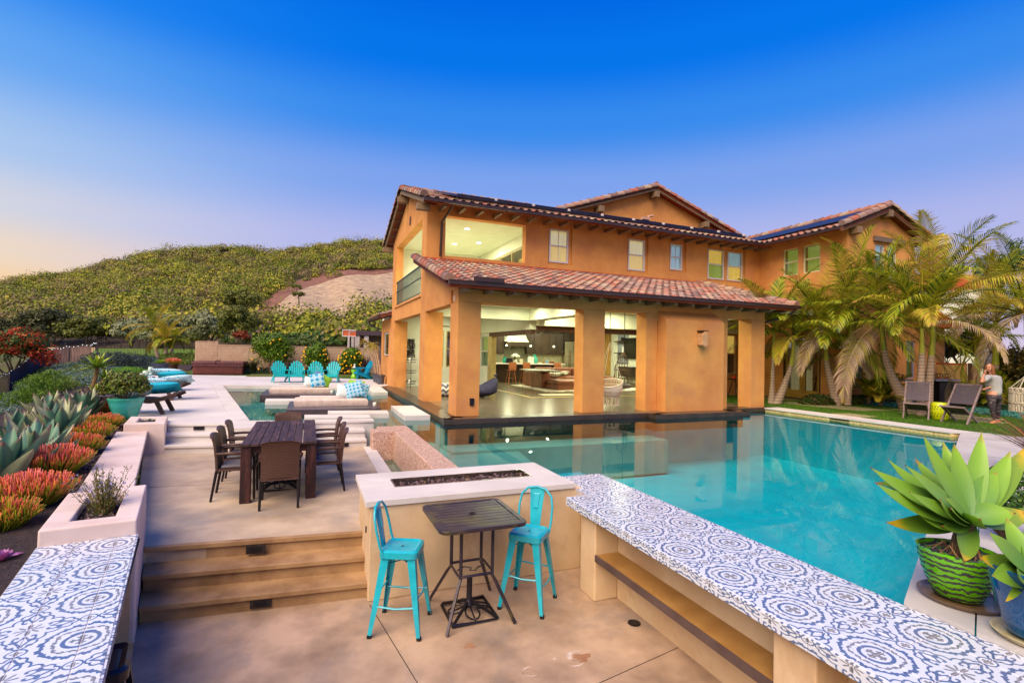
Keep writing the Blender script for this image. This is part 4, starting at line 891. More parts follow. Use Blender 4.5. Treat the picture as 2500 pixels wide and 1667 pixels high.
def tile_image():
 N = 512; g = (np.arange(N, dtype=np.float32) + .5) / N; X, Y = np.meshgrid(g, g)
 u = np.minimum(X, 1 - X); v = np.minimum(Y, 1 - Y); a = np.maximum(u, v); b = np.minimum(u, v)
 rg = np.random.RandomState(3); a = a + .0015 * rg.normal(size=a.shape); r = np.hypot(a, b); th = np.arctan2(b, a)
 blue = np.zeros_like(a); gray = np.zeros_like(a)
 def S(D, w): return np.clip((w - D) / .004 + .5, 0, 1)
 blue = np.maximum(blue, S(np.abs(r - .147), .021))
 gray = np.maximum(gray, S(r - (.026 + .072 * np.maximum(0, np.cos(4 * th)) ** .8), 0)); gray = np.maximum(gray, S(np.hypot(a - .066, b - .027), .012))
 for ang in (22.5,):
  A = R_(ang); cx, cy = .228 * math.cos(A), .228 * math.sin(A); k = 1
  px, py = math.cos(A), math.sin(A); tx, ty = -py, px
  base = spiral(.022, 0, .004, .020, 4.8, .2) ; base2 = [(-x, -y) for x, y in base]; ln = base + bez(base[-1], (0, .012), (0, 0), 3); ln2 = [(-x, -y) for x, y in ln]
  for L in (ln, ln2): gray = np.maximum(gray, S(seg_dist(a, b, [(cx + tx * x * 2.1 * k + px * y * 1.5, cy + ty * x * 2.1 * k + py * y * 1.5) for x, y in L]), .0075))
 o1 = bez((.325, 0), (.29, .03), (.345, .06)) + [(.345, .06), (.318, .088), (.34, .10)] + bez((.34, .10), (.275, .11), (.30, .165)) + [(.30, .165), (.268, .17)] + bez((.268, .17), (.275, .215), (.225, .225))
 blue = np.maximum(blue, S(seg_dist(a, b, o1), .013 + .009 * np.abs(np.sin(th * 9))))
 o2 = bez((.5, .085), (.455, .09), (.45, .135)) + bez((.45, .135), (.40, .12), (.385, .18)) + bez((.385, .18), (.405, .22), (.355, .25)) + bez((.355, .25), (.325, .29), (.345, .345))
 blue = np.maximum(blue, S(seg_dist(a, b, o2), .0115))
 c, s = a - .5, b; r2 = np.hypot(c, s); t2 = np.arctan2(s, c); gray = np.maximum(gray, S(r2 - (.008 + .036 * np.abs(np.cos(2 * t2)) ** 2.2), 0))
 blue = np.maximum(blue, S(seg_dist(a, b, bez((.425, 0), (.43, .055), (.5, .075))), .010))
 blue = np.maximum(blue, S(np.hypot((a - .435) / 1.3, (b - .245) / .8), .034)); blue = np.maximum(blue, S(seg_dist(a, b, bez((.5, .13), (.47, .20), (.435, .245))), .013))
 blue = np.maximum(blue, S(seg_dist(a, b, bez((.435, .245), (.40, .30), (.43, .345)) + spiral(.445, .335, .016, .006, 3.0, -.6, 5)), .012))
 blue = np.maximum(blue, S(seg_dist(a, b, bez((.5, .33), (.485, .27), (.45, .25))), .010))
 c, s = a - .5, b - .5; r3 = np.hypot(c, s); t3 = np.arctan2(s, c); gray = np.maximum(gray, S(r3 - (.02 + .105 * np.abs(np.cos(4 * t3)) ** 3), 0) * (r3 > .018)); gray = np.maximum(gray, S(np.abs(r3 - .10), .006) * (np.abs(np.cos(4 * t3)) > .86))
 white = np.array([.66, .71, .80]); bl = np.array(lin(52, 90, 144)[:3]); gr = np.array(lin(98, 104, 116)[:3])
 blot = (.93 + .07 * np.sin(X * 25 + 2 * np.sin(Y * 17)))[..., None]
 im = white * (1 - blue[..., None]) + bl * blot * blue[..., None]; im = im * (1 - gray[..., None]) + gr * gray[..., None]
 px = np.ones((N, N, 4), np.float32); px[..., :3] = im
 img = bpy.data.images.new('cement_tile_pattern', N, N, float_buffer=True); img.colorspace_settings.name = 'Non-Color'; img.pixels.foreach_set(px.ravel()); img.pack(); return img
TIMG = tile_image()
def tile_mat(name, tint):
 m, nt, b = new_mat(name); t = nt.nodes.new('ShaderNodeTexImage'); t.image = TIMG; uv = nt.nodes.new('ShaderNodeUVMap'); nt.links.new(uv.outputs[0], t.inputs[0])
 oi = nt.nodes.new('ShaderNodeObjectInfo'); c = mixc(nt, mth(nt, 'MULTIPLY', oi.outputs['Random'], .12), t.outputs[0], lin(190, 190, 196))
 c = mixc(nt, .10, c, tint); nt.links.new(c, b.inputs['Base Color']); b.inputs['Roughness'].default_value = .24
 bump(nt, b, noise(nt, gpos(nt), 70), .08, .002); return m
CTILE = tile_mat('cement_tile', lin(200, 196, 200))
def ctile(parent, c, ax, ay, hx, hy, u0, v0, u1, v1, th=.012, up=Vector((0, 0, 1)), nm='tile'):
 """one tile: centre c (on its face), half sizes along ax, ay; uv corners in pattern repeats"""
 c, ax, ay, up = Vector(c) - wloc(parent), Vector(ax).normalized(), Vector(ay).normalized(), Vector(up).normalized(); e = .0035
 P4 = [c + ax * hx * i + ay * hy * j for i, j in ((-1, -1), (1, -1), (1, 1), (-1, 1))]; T = [c + ax * (hx - e) * i + ay * (hy - e) * j for i, j in ((-1, -1), (1, -1), (1, 1), (-1, 1))]
 vs = [p - up * th for p in P4] + [p - up * .0022 for p in P4] + T
 me = bpy.data.meshes.new(nm); me.from_pydata([tuple(v) for v in vs], [], [(8, 9, 10, 11)] + [(4 + i, 4 + (i + 1) % 4, 8 + (i + 1) % 4, 8 + i) for i in range(4)] + [(i, (i + 1) % 4, 4 + (i + 1) % 4, 4 + i) for i in range(4)])
 UV = me.uv_layers.new(name='uv'); cor = [(u0, v0), (u1, v0), (u1, v1), (u0, v1)]
 for p in me.polygons:
  for li in p.loop_indices: UV.data[li].uv = cor[me.loops[li].vertex_index % 4]
 me.materials.append(CTILE); me.update(); return mk(nm, me, parent)
GROUT = surf('tile_grout', lin(196, 186, 184), lin(170, 160, 158), .9, 20, 80, .3)
def tile_counter(parent, xedges, yedges, ztop, per, x0, y0, rot=0, origin=(0, 0), face=None, faceh=.085):
 """grid of tiles in a local frame (rot about origin); medallion centres at (x0+i*per, y0+j*per)"""
 cr, sr = math.cos(rot), math.sin(rot); AX, AY = Vector((cr, sr, 0)), Vector((-sr, cr, 0)); O = Vector((origin[0], origin[1], 0)); g = .0018
 for a, b in zip(xedges[:-1], xedges[1:]):
  for c, d in zip(yedges[:-1], yedges[1:]):
   if d < c: c, d = d, c
   ctile(parent, O + AX * (a + b) / 2 + AY * (c + d) / 2 + Vector((0, 0, ztop)), AX, AY, (b - a) / 2 - g, (d - c) / 2 - g, (a - x0) / per, (c - y0) / per, (b - x0) / per, (d - y0) / per)
 if face is not None:
  sgn, xf = face
  for c, d in zip(yedges[:-1], yedges[1:]):
   nrm = AX * sgn; along = AY if sgn > 0 else -AY
   ctile(parent, O + AX * xf + AY * (c + d) / 2 + Vector((0, 0, ztop - .004 - faceh / 2)), along, (0, 0, 1), (d - c) / 2 - g, faceh / 2, (c - y0) / per, .5 - faceh * 1.5 / per, (d - y0) / per, .5 + faceh * .3 / per, up=nrm, nm='edge_tile')
rc = thing('bar_counter', 'long counter of blue and white patterned tiles beside the pool, right of the fire pit', 'counter', (3.0, 2.5, 0))
ZR = .955; per = .52; ys = [1.845 + k * .26 for k in range(-9, 17)]; ys = [y for y in ys if y < 5.95]
tile_counter(rc, [2.792, 2.985, 3.245, 3.505, 3.765], [y for y in ys if y <= 5.0] + [5.08], ZR, per, 2.985, 1.845, face=(-1, 2.781))
tile_counter(rc, [3.06, 3.245, 3.505, 3.765], [5.083, 5.225, 5.485, 5.745, 5.96], ZR, per, 2.985, 1.845)
part('counter_slab', MB().prism([(2.793, -.5), (3.765, -.5), (3.765, 5.96), (3.06, 5.96), (3.06, 5.08), (2.793, 5.08)], ZR - .088, ZR - .003), GROUT, rc)
part('counter_end', MB().box(2.782, 3.05, 5.083, 5.095, ZR - .088, ZR), surf('end_tile', lin(214, 214, 222), None, .5), rc)
part('back_wall', MB().box(3.137, 3.76, -2, 5.42, .0, ZR - .09), LIMEW, rc)
for y in (4.57, 2.1, -.4): part('post', MB().box(2.851, 3.136, y, y + .30, 0, ZR - .09), LIMEW, rc, bevel=.012)
SH = surf('bench_board', lin(176, 132, 70, .9), lin(156, 112, 56, .9), .6, 4, 40, .1); SHF = surf('bench_edge', lin(96, 78, 72), lin(80, 62, 58), .4, 4, 40, .05)
for y0_, y1_ in ((2.403, 4.567), (-.097, 2.097)):
 sh = part('foot_shelf', MB().box(2.868, 3.135, y0_, y1_, .43, .488), SH, rc); part('shelf_edge', MB().box(2.846, 2.866, y0_, y1_, .425, .492), SHF, sh)
lc = thing('side_counter', 'patterned tile counter at lower left ending against the square planter', 'counter', (-1.4, 4, 0))
ang = math.atan2(.194, 1); ZL = .93; pl = .54      # the counter runs skewed
LO = (-1.371 + .02, 5.37)
Yl = [0.0 - .13 - .27 * k for k in range(0, 18)]; Yl = [0] + Yl
tile_counter(lc, [-.66, -.405, -.135, 0.0], Yl[::-1], ZL, pl, -.135, -.2, rot=ang, origin=LO, face=(1, .012), faceh=.06)
cr, sr = math.cos(ang), math.sin(ang)
def LC(x, y): return (LO[0] + x * cr - y * sr, LO[1] + x * sr + y * cr)
part('counter_slab', MB().prism([LC(-.66, 0), LC(.0, 0), LC(.0, -4.7), LC(-.66, -4.7)], ZL - .07, ZL - .003), GROUT, lc)
part('support_wall', MB().prism([LC(-.66, -.02), LC(-.3, -.02), LC(-.3, -4.7), LC(-.66, -4.7)], 0, ZL - .072), LIMEW, lc)
part('support_post', MB().prism([LC(-.298, -.02), LC(-.03, -.02), LC(-.03, -.06), LC(-.298, -.06)], 0, ZL - .072), LIMEW, lc)
# --- planters and bench
PLT = surf('plaster_cap', lin(230, 212, 206, .9), lin(216, 192, 182, .88), .8, 1.8, 60, .25, .003, stain=lin(206, 176, 156, .88), stain_s=1.3, world=True)
def planter(nm, lab, out, inn, z0, z1, soil, batter=.03):
 p = thing(nm, lab, 'planter', (out[0][0], out[0][1], z0)); n = 4
 cx = sum(q[0] for q in out) / 4; cy = sum(q[1] for q in out) / 4
 base = [(cx + (x - cx) * (1 + batter), cy + (y - cy) * (1 + batter)) for x, y in out]
 m = MB(); vs = [(x, y, z0) for x, y in base] + [(x, y, z1) for x, y in out] + [(x, y, z1) for x, y in inn] + [(x, y, z1 - .16) for x, y in inn]
 m.add(vs, [(i, (i + 1) % 4, 4 + (i + 1) % 4, 4 + i) for i in range(4)] + [(4 + i, 4 + (i + 1) % 4, 8 + (i + 1) % 4, 8 + i) for i in range(4)] + [(8 + i, 8 + (i + 1) % 4, 12 + (i + 1) % 4, 12 + i) for i in range(4)])
 part('planter_wall', m, PLT, p, bevel=.018, seg=3)
 part('soil', MB().prism(inn, z1 - .2, z1 - .07), MULCH, p)
 C = [];
 xs = [q[0] for q in inn]; ys_ = [q[1] for q in inn]
 C = np.stack([NR.uniform(min(xs) + .03, max(xs) - .03, soil), NR.uniform(min(ys_) + .03, max(ys_) - .03, soil), NR.uniform(z1 - .075, z1 - .05, soil)], 1)
 V, F = leaves(C, .035, .5, -.2, np.tile([0, 0, 1.], (soil, 1))); np_obj('bark_chips', V, F, BARKM, p, kind='stuff'); return p
BARKM = leafmat('bark_chip', [lin(70, 52, 54), lin(44, 34, 38), lin(108, 84, 78), lin(34, 26, 30), lin(140, 116, 112)], .85, 0)
planter('square_planter', 'large square plastered planter at the head of the front steps', [(-1.995, 5.25), (-1.344, 5.338), (-1.596, 6.634), (-2.225, 6.468)], [(-1.853, 5.454), (-1.55, 5.495), (-1.70, 6.30), (-1.99, 6.24)], 0, 1.065, 400)
planter('small_planter', 'small square plastered planter beside the far steps, holding low succulents', [(-3.176, 11.531), (-2.511, 11.513), (-2.70, 12.6), (-3.38, 12.7)], [(-3.032, 11.738), (-2.737, 11.747), (-2.86, 12.45), (-3.17, 12.5)], .4, 1.087, 150)
bn = thing('garden_bench', 'long pale stone bench slab between the two planters', 'bench', (-2.4, 9, TZ))
part('seat_slab', MB().prism([(-2.80, 11.55), (-3.3, 11.6), (-2.22, 6.45), (-1.72, 6.60)], .86, .94), PLT, bn, bevel=.01)
part('support_wall', MB().prism([(-2.95, 11.5), (-3.3, 11.55), (-2.28, 6.55), (-1.98, 6.6)], .3, .858), LIMEW, bn)
part('support_post', MB().prism([(-1.99, 6.72), (-1.70, 6.75), (-1.76, 7.03), (-2.05, 7.0)], .3, .857), LIMEW, bn)
n = 26000; V_ = NR.uniform(0, 1, (n, 2)); pts = []
for i in range(n):
 u = .16 + .36 * V_[i, 0]; v = (V_[i, 1] ** 1.5) * .30; pts.append(tuple(bedz(u, v)))
C = np.array(pts); C[:, 2] += .012
V, F = leaves(C, .05, .4, -.3, np.tile([0, 0, 1.3], (n, 1))); o = np_obj('bark_chips', V, F, BARKM, kind='stuff', loc=(-3, 7, .9)); tag(o, 'loose dark bark chips covering the planting bed', 'mulch')
# --- fire pit
fp = thing('fire_pit', 'long plastered fire pit with a pale stone top and dark lava rocks', 'fire pit', (1.8, 5.9, 0))
part('body', MB().box(.642, 3.136, 5.36, 6.46, 0, .97), LIMEW, fp, bevel=.01)
t = MB(); ZT = 1.036
for x0, x1, y0, y1 in ((.593, 3.03, 5.335, 5.80), (.593, 3.03, 6.17, 6.52), (.593, .965, 5.802, 6.168), (2.67, 3.03, 5.802, 6.168)):
 part('top_slab', MB().box(x0 + .001, x1 - .001, y0 + .001, y1 - .001, .972, ZT), LIME, fp, bevel=.005)
STEEL = surf('stainless_steel', lin(200, 190, 170), lin(176, 166, 150), .25, 6, 90, .05, metal=1.)
r_ = MB().box(.966, 2.669, 5.803, 5.815, .93, ZT + .004).box(.966, 2.669, 6.155, 6.167, .93, ZT + .004).box(.966, .978, 5.815, 6.155, .93, ZT + .004).box(2.657, 2.669, 5.815, 6.155, .93, ZT + .004)
part('burner_rim', r_, STEEL, fp); part('trough', MB().box(.975, 2.66, 5.81, 6.16, .90, .955), BLACKM, fp)
LAVA = leafmat('lava_rock', [lin(64, 48, 52), lin(38, 32, 38), lin(92, 70, 70), lin(110, 90, 92)], .85, 0)
ico = [(0, 0, 1), (.9, 0, .4), (.28, .85, .45), (-.72, .53, .45), (-.72, -.53, .4), (.28, -.85, .45), (.72, .53, -.45), (-.28, .85, -.4), (-.9, 0, -.45), (-.28, -.85, -.45), (.72, -.53, -.45), (0, 0, -1)]
icf = [(0, 1, 2), (0, 2, 3), (0, 3, 4), (0, 4, 5), (0, 5, 1), (1, 6, 2), (2, 7, 3), (3, 8, 4), (4, 9, 5), (5, 10, 1), (2, 6, 7), (3, 7, 8), (4, 8, 9), (5, 9, 10), (1, 10, 6), (11, 7, 6), (11, 8, 7), (11, 9, 8), (11, 10, 9), (11, 6, 10)]
def rocks(nm, parent, C, R, mat, **k):
 I = np.array(ico); n = len(C); V = (I[None] * NR.uniform(.7, 1.25, (n, 12, 1)) * NR.uniform(.6, 1.2, (n, 1, 3)) * R[:, None, None] + C[:, None]).reshape(-1, 3)
 F = (np.array(icf)[None] + (np.arange(n) * 12)[:, None, None]).reshape(-1, 3); return np_obj(nm, V, F, mat, parent, **k)
n = 950; rocks('lava_rocks', fp, np.stack([NR.uniform(1.0, 2.64, n), NR.uniform(5.83, 6.14, n), NR.uniform(.955, .995, n)], 1), NR.uniform(.012, .028, n), LAVA, kind='stuff')
part('gas_key', MB().box(.630, .643, 5.62, 5.66, .62, .68), BLACKM, fp)
tag(part('floor_drain', MB().lathe([(.062, 0), (.062, .006), (.05, .009), (.048, .004)], 18), BLACKM), 'small round dark drain in the patio floor near the counter', 'drain').location = (3.0, 4.08, .001)
# --- turquoise metal bar stools
TURQ = surf('turquoise_enamel', lin(34, 186, 202, .92), lin(18, 164, 184, .9), .3, 6, 60, .03, spec=.5, coat=.3)
DARKEN = surf('black_enamel', lin(30, 24, 34), lin(22, 18, 26), .35, 3, 60, .05, coat=.3)
RUB = surf('rubber_foot', lin(24, 24, 28), None, .8)
def rrect(h, r, n=4):
 o = []
 for cx, cy, a0 in ((h - r, h - r, 0), (-h + r, h - r, 90), (-h + r, -h + r, 180), (h - r, -h + r, 270)):
  for k in range(n + 1): a = R_(a0 + 90 * k / n); o.append((cx + r * math.cos(a), cy + r * math.sin(a)))
 return o
def bar_stool(nm, label, loc, rz, mat, back=True):
 """front faces local +X"""
 t = thing(nm, label, 'bar stool', loc, rz, 'turquoise metal bar stools' if back else None)
 m = MB(); A, B = rrect(.155, .045), rrect(.178, .05)
 n = len(A); vs = [(x * .8, y * .8, .744) for x, y in A] + [(x, y, .760) for x, y in A] + [(x, y, .745) for x, y in B] + [(x, y, .69) for x, y in B] + [(x * .98, y * .98, .69) for x, y in B]
 fs = [tuple(range(n))] + [(r * n + k, r * n + (k + 1) % n, (r + 1) * n + (k + 1) % n, (r + 1) * n + k) for r in range(4) for k in range(n)]
 part('seat', m.add(vs, [fs[0][::1]] + fs[1:]), mat, t, world=False, auto=40)
 part('seat_hole', MB().lathe([(.012, 0), (.012, .003)], 10, (0, 0, .7445)), BLACKM, t, world=False)
 F_ = .238
 for sx, sy in ((1, 1), (-1, 1), (-1, -1), (1, -1)):
  tp = Vector((sx * .15, sy * .15, .735)); bt = Vector((sx * F_, sy * F_, .02)); m = MB()
  for (ox, oy, wx, wy) in ((-sx * .028, 0, .066, .004), (0, -sy * .028, .004, .066)):
   m.bar(tp + Vector((ox * 1.0, oy, 0)), bt + Vector((ox * .45, oy * .45, 0)), 1, 1) if 0 else None
  def plate(d):
   w0, w1 = .075, .032; a0, a1 = tp, tp + d * w0; b0, b1 = bt, bt + d * w1
   nn = (a1 - a0).cross(b0 - a0).normalized() * .004
   return [a0, a1, b1, b0], nn
  for d in (Vector((-sx, 0, 0)), Vector((0, -sy, 0))):
   q, nn = plate(d); m.extr([tuple(p) for p in q], tuple(nn))
  lg = part('leg', m, mat, t, world=False); part('foot_cap', MB().obox(bt + Vector((-sx * .012, -sy * .012, -.006)), (1, 0, 0), (0, 1, 0), (0, 0, 1), .018, .018, .014), RUB, lg, world=False)
 def at_h(z): k = .15 + (F_ - .15) * (1 - (z - .02) / .715); return k - .01
 for z, pairs in ((.27, ((0, 1), (2, 3))), (.34, ((1, 2), (3, 0)))):
  q = at_h(z); cs = [(q, q), (-q, q), (-q, -q), (q, -q)]
  for i, j in pairs:
   a, b = cs[i], cs[j]; mid = ((a[0] + b[0]) / 2 * 1.07, (a[1] + b[1]) / 2 * 1.07)
   part('stretcher', MB().tube([(a[0], a[1], z), (mid[0], mid[1], z - .012), (b[0], b[1], z)], .009, 6), mat, t, world=False, auto=50)
 part('cross_brace', MB().bar((-.14, -.14, .62), (.14, .14, .62), .02, .005).bar((-.14, .14, .625), (.14, -.14, .625), .02, .005), mat, t, world=False)
 if back:
  pts = [(-.13, -.172, .70), (-.165, -.182, .80), (-.20, -.185, .95), (-.225, -.165, 1.06), (-.24, -.10, 1.125), (-.245, 0, 1.145), (-.24, .10, 1.125), (-.225, .165, 1.06), (-.20, .185, .95), (-.165, .182, .80), (-.13, .172, .70)]
  part('back_frame', MB().tube(pts, .0125, 8), mat, t, world=False, auto=60)
  sp = [(-.172, .745, .055), (-.192, .87, .062), (-.215, .99, .072), (-.236, 1.08, .08), (-.243, 1.135, .082)]
  m = MB(); vs = []
  for x, z, hw in sp: vs += [(x - .012, -hw, z), (x, -hw * .55, z), (x - .006, 0, z), (x, hw * .55, z), (x - .012, hw, z)]
  vs2 = [(x - .004, y, z) for x, y, z in vs]; N = len(vs)
  fs = [(r * 5 + k, r * 5 + k + 1, (r + 1) * 5 + k + 1, (r + 1) * 5 + k) for r in range(4) for k in range(4)]
  m.add(vs + vs2, fs + [tuple(N + i for i in f)[::-1] for f in fs]); spl = part('back_splat', m, mat, t, world=False, auto=60)
  part('pressed_panel', MB().add([(-.208 + .004, -.03, .92), (-.208 + .004, .03, .92), (-.236 + .004, .038, 1.08), (-.236 + .004, -.038, 1.08), (-.206 + .012, -.024, .93), (-.206 + .012, .024, .93), (-.234 + .012, .03, 1.07), (-.234 + .012, -.03, 1.07)], [(4, 5, 6, 7), (0, 1, 5, 4), (1, 2, 6, 5), (2, 3, 7, 6), (3, 0, 4, 7)]), mat, spl, world=False)
 return t
bar_stool('bar_stool', 'turquoise metal bar stool left of the slatted bar table', (.883, 4.805, 0), R_(-25), TURQ)
fr_ = [P(1650 * 0 + 850 + .37436 * x, 1080 + .37436 * y) for x, y in ((990, 1090), (1260, 1150), (1345, 1005), (1092, 955))]
cx = sum(p[0] for p in fr_) / 4; cy = sum(p[1] for p in fr_) / 4
e = Vector(fr_[1]) - Vector(fr_[0]); bar_stool('bar_stool', 'turquoise metal bar stool between the bar table and the fire pit wall', (cx, cy, 0), math.atan2(e.y, e.x) - math.pi / 2, TURQ)
bar_stool('bar_stool', 'backless black metal bar stool tucked under the left tile counter', (-1.10, 3.62, 0), R_(11), DARKEN, back=False)
# --- slatted bar table and parasol bases
BRZ = surf('aged_bronze', lin(70, 58, 66), lin(46, 38, 48), .38, 7, 70, .15, metal=.3, stain=lin(120, 112, 34), stain_s=2.2)
bt = thing('bar_table', 'square dark slatted bar table with rounded corners', 'table', (1.572, 4.815, 0))
m = MB(); out = rrect(.43, .09, 6); inn = rrect(.375, .05, 6); n = len(out)
vs = [(x, y, z) for z in (.945, .98) for x, y in out] + [(x, y, .982) for x, y in inn] + [(x, y, .94) for x, y in inn]
m.add(vs, [(k, (k + 1) % n, n + (k + 1) % n, n + k) for k in range(n)] + [(n + k, n + (k + 1) % n, 2 * n + (k + 1) % n, 2 * n + k) for k in range(n)] + [(2 * n + k, 2 * n + (k + 1) % n, 3 * n + (k + 1) % n, 3 * n + k) for k in range(n)] + [(3 * n + k, 3 * n + (k + 1) % n, (k + 1) % n, k) for k in range(n)])
part('top_frame', m, BRZ, bt, world=False, bevel=.006, auto=40)
for k in range(9): part('slat', MB().box(-.37, .37, -.372 + k * .083, -.372 + k * .083 + .078, .962, .976), BRZ, bt, world=False, bevel=.003)
part('parasol_hole', MB().lathe([(.036, .976), (.036, .983), (.022, .983), (.022, .975)], 14), BLACKM, bt, world=False)
for sx, sy in ((1, 1), (-1, 1), (-1, -1), (1, -1)):
 part('leg', MB().tube([(sx * .16, sy * .17, .945), (sx * .16, sy * .17, .42), (sx * .19, sy * .20, .36), (sx * .335, sy * .355, .012)], .0175, 4), BRZ, bt, world=False)
part('lower_ring', MB().tube([(x, y, .44) for x, y in rrect(.175, .04)], .013, 6, closed=True), BRZ, bt, world=False, auto=50)
part('scroll', MB().tube([(-.15, -.02, .44), (-.06, .05, .44), (0, 0, .44), (-.03, -.05, .44), (.02, -.07, .44), (.06, -.01, .44), (.15, .03, .44)], .007, 6), BRZ, bt, world=False)
def parasol_base(loc, label, s=1.0):
 t = thing('parasol_base', label, 'parasol base', loc, 0, 'cast iron parasol bases'); h = .225 * s
 part('base_frame', MB().tube([(-h, -h, .02), (h, -h, .02), (h, h, .02), (-h, h, .02)], .022, 4, closed=True), BLACKM, t, world=False)
 for k in range(4):
  a = R_(45 + 90 * k); c = Vector((math.cos(a), math.sin(a), 0)); part('arm', MB().bar(c * h * 1.35 + Vector((0, 0, .03)), c * .04 + Vector((0, 0, .12)), .022), BLACKM, t, world=False)
  a = R_(90 * k); c = Vector((math.cos(a), math.sin(a), 0)); s_ = Vector((-c.y, c.x, 0)); o = c * h * .52
  pts = [o + c * h * .42 * math.cos(q) + s_ * h * .30 * math.sin(q) + Vector((0, 0, .055 - .035 * (math.cos(q) + 1) / 2 + .02)) for q in [i * 6.283 / 12 for i in range(12)]]
  part('scrollwork', MB().tube(pts, .009, 5, closed=True).tube([o * .3 + Vector((0, 0, .08)), o + c * h * .42 + Vector((0, 0, .03))], .008, 5), BLACKM, t, world=False)
 part('socket', MB().lathe([(.05, .09), (.035, .13), (.028, .14), (.028, .36), (.022, .36)], 14), BLACKM, t, world=False, auto=40); return t
parasol_base((1.555, 4.81, 0), 'black cast iron parasol base on the floor under the bar table')
parasol_base((-.33, 8.35, TZ), 'black cast iron parasol base under the wooden dining table', 1.1)
# --- wooden dining table and wicker chairs
WOOD = surf('dark_weathered_wood', lin(76, 52, 50), lin(36, 22, 24), .6, 3, 30, .6, .006, scale=(6, 1, 6), stain=lin(120, 84, 74), stain_s=1.5)
WOODL = surf('dark_red_wood', lin(70, 34, 30), lin(30, 15, 17), .55, 3, 30, .6, .006, scale=(6, 6, 1), stain=lin(116, 66, 56), stain_s=2)
dt = thing('dining_table', 'heavy dark plank dining table on the terrace', 'table', (-.32, 8.68, TZ)); q = 0
xs_ = [-.478, -.375, -.325, -.205, -.13, -.02, .085, .13, .27, .478]; xs_ = [-.478, -.36, -.25, -.135, -.03, .075, .18, .29, .478]
for a, b in zip(xs_[:-1], xs_[1:]):
 e0, e1 = rnd.uniform(-.012, .012), rnd.uniform(-.012, .012)
 part('plank', MB().box(a + .0035, b - .0035, -1.12 + e0, 1.14 + e1, .765, .80 + rnd.uniform(-.002, .003)), WOOD, dt, world=False, bevel=.004)
for sx in (-1, 1):
 for sy in (-1, 1): part('leg', MB().box(sx * .41 - .065, sx * .41 + .065, sy * 1.02 - .065, sy * 1.02 + .065, 0, .765), WOODL, dt, world=False, bevel=.008)
 part('apron', MB().box(sx * .41 - .02, sx * .41 + .02, -.955, .955, .66, .764), WOODL, dt, world=False)
for sy in (-1, 1): part('apron', MB().box(-.345, .345, sy * 1.02 - .02, sy * 1.02 + .02, .66, .764), WOODL, dt, world=False)
def wickermat(name, c1, c2, s=90.):
 m, nt, b = new_mat(name); v = coord(nt, 'Object')
 w1 = nt.nodes.new('ShaderNodeTexWave'); w1.bands_direction = 'Z'; w1.inputs['Scale'].default_value = s / 3.1; nt.links.new(v, w1.inputs[0])
 w2 = nt.nodes.new('ShaderNodeTexWave'); w2.bands_direction = 'X'; w2.inputs['Scale'].default_value = s / 9; nt.links.new(v, w2.inputs[0])
 ck = mth(nt, 'MULTIPLY', mth(nt, 'GREATER_THAN', w2.outputs['Fac'], .5), .5); ph = mth(nt, 'FRACT', mth(nt, 'ADD', w1.outputs['Fac'], ck))
 c = mixc(nt, ph, c2, c1); nt.links.new(c, b.inputs['Base Color']); b.inputs['Roughness'].default_value = .42; bump(nt, b, ph, .8, .004); return m
WICK = wickermat('brown_wicker', lin(108, 66, 42), lin(16, 10, 12), 46); CUSH = surf('grey_cushion', lin(120, 116, 120), lin(96, 92, 98), .9, 8, 90, .3)
def wicker_chair(loc, rz, label):
 """faces local +Y, back at -Y"""
 t = thing('wicker_chair', label, 'chair', loc, rz, 'wicker dining chairs round the plank table')
 part('seat', MB().box(-.235, .235, -.22, .23, .40, .435), WICK, t, world=False, bevel=.01)
 part('cushion', MB().box(-.215, .215, -.19, .21, .436, .475), CUSH, t, world=False, bevel=.018)
 m = MB(); prof = [(-.225, .40), (-.235, .55), (-.255, .72), (-.275, .85), (-.29, .885), (-.305, .895)]; vs = []
 for y, z in prof:
  for k in range(9): x = -.23 + .46 * k / 8; vs.append((x, y - .02 * (1 - (x / .23) ** 2), z - .03 * (abs(x) / .23) ** 3 * (z > .8)))
 N = len(vs); vs += [(x, y - .028, z) for x, y, z in vs]; fs = [(r * 9 + k, r * 9 + k + 1, r * 9 + k + 10, r * 9 + k + 9) for r in range(5) for k in range(8)]
 ed = [(r * 9, (r + 1) * 9, (r + 1) * 9 + N, r * 9 + N) for r in range(5)] + [(r * 9 + 8 + N, (r + 1) * 9 + 8 + N, (r + 1) * 9 + 8, r * 9 + 8) for r in range(5)] + [(45 + k, 46 + k, 46 + k + N, 45 + k + N) for k in range(8)]
 part('backrest', m.add(vs, [f[::-1] for f in fs] + [tuple(i + N for i in f) for f in fs] + ed), WICK, t, world=False, auto=50)
 part('rear_rail', MB().box(-.235, .235, -.262, -.225, .365, .40), WICK, t, world=False)
 for sx in (-1, 1):
  part('leg', MB().tube([(sx * .225, -.24, .41), (sx * .228, -.30, .0)], [.019, .016], 8), BLACKM, t, world=False, auto=50)
  part('leg', MB().tube([(sx * .23, .21, .60), (sx * .232, .225, .0)], [.019, .016], 8), BLACKM, t, world=False, auto=50)
  part('armrest', MB().tube([(sx * .235, -.25, .64), (sx * .25, -.1, .645), (sx * .255, .1, .635), (sx * .235, .22, .60)], .021, 8), WICK, t, world=False, auto=50)
 return t
wc = wicker_chair((-.292, 7.50, TZ), 0, 'wicker chair at the near end of the plank table, its woven back to the viewer')
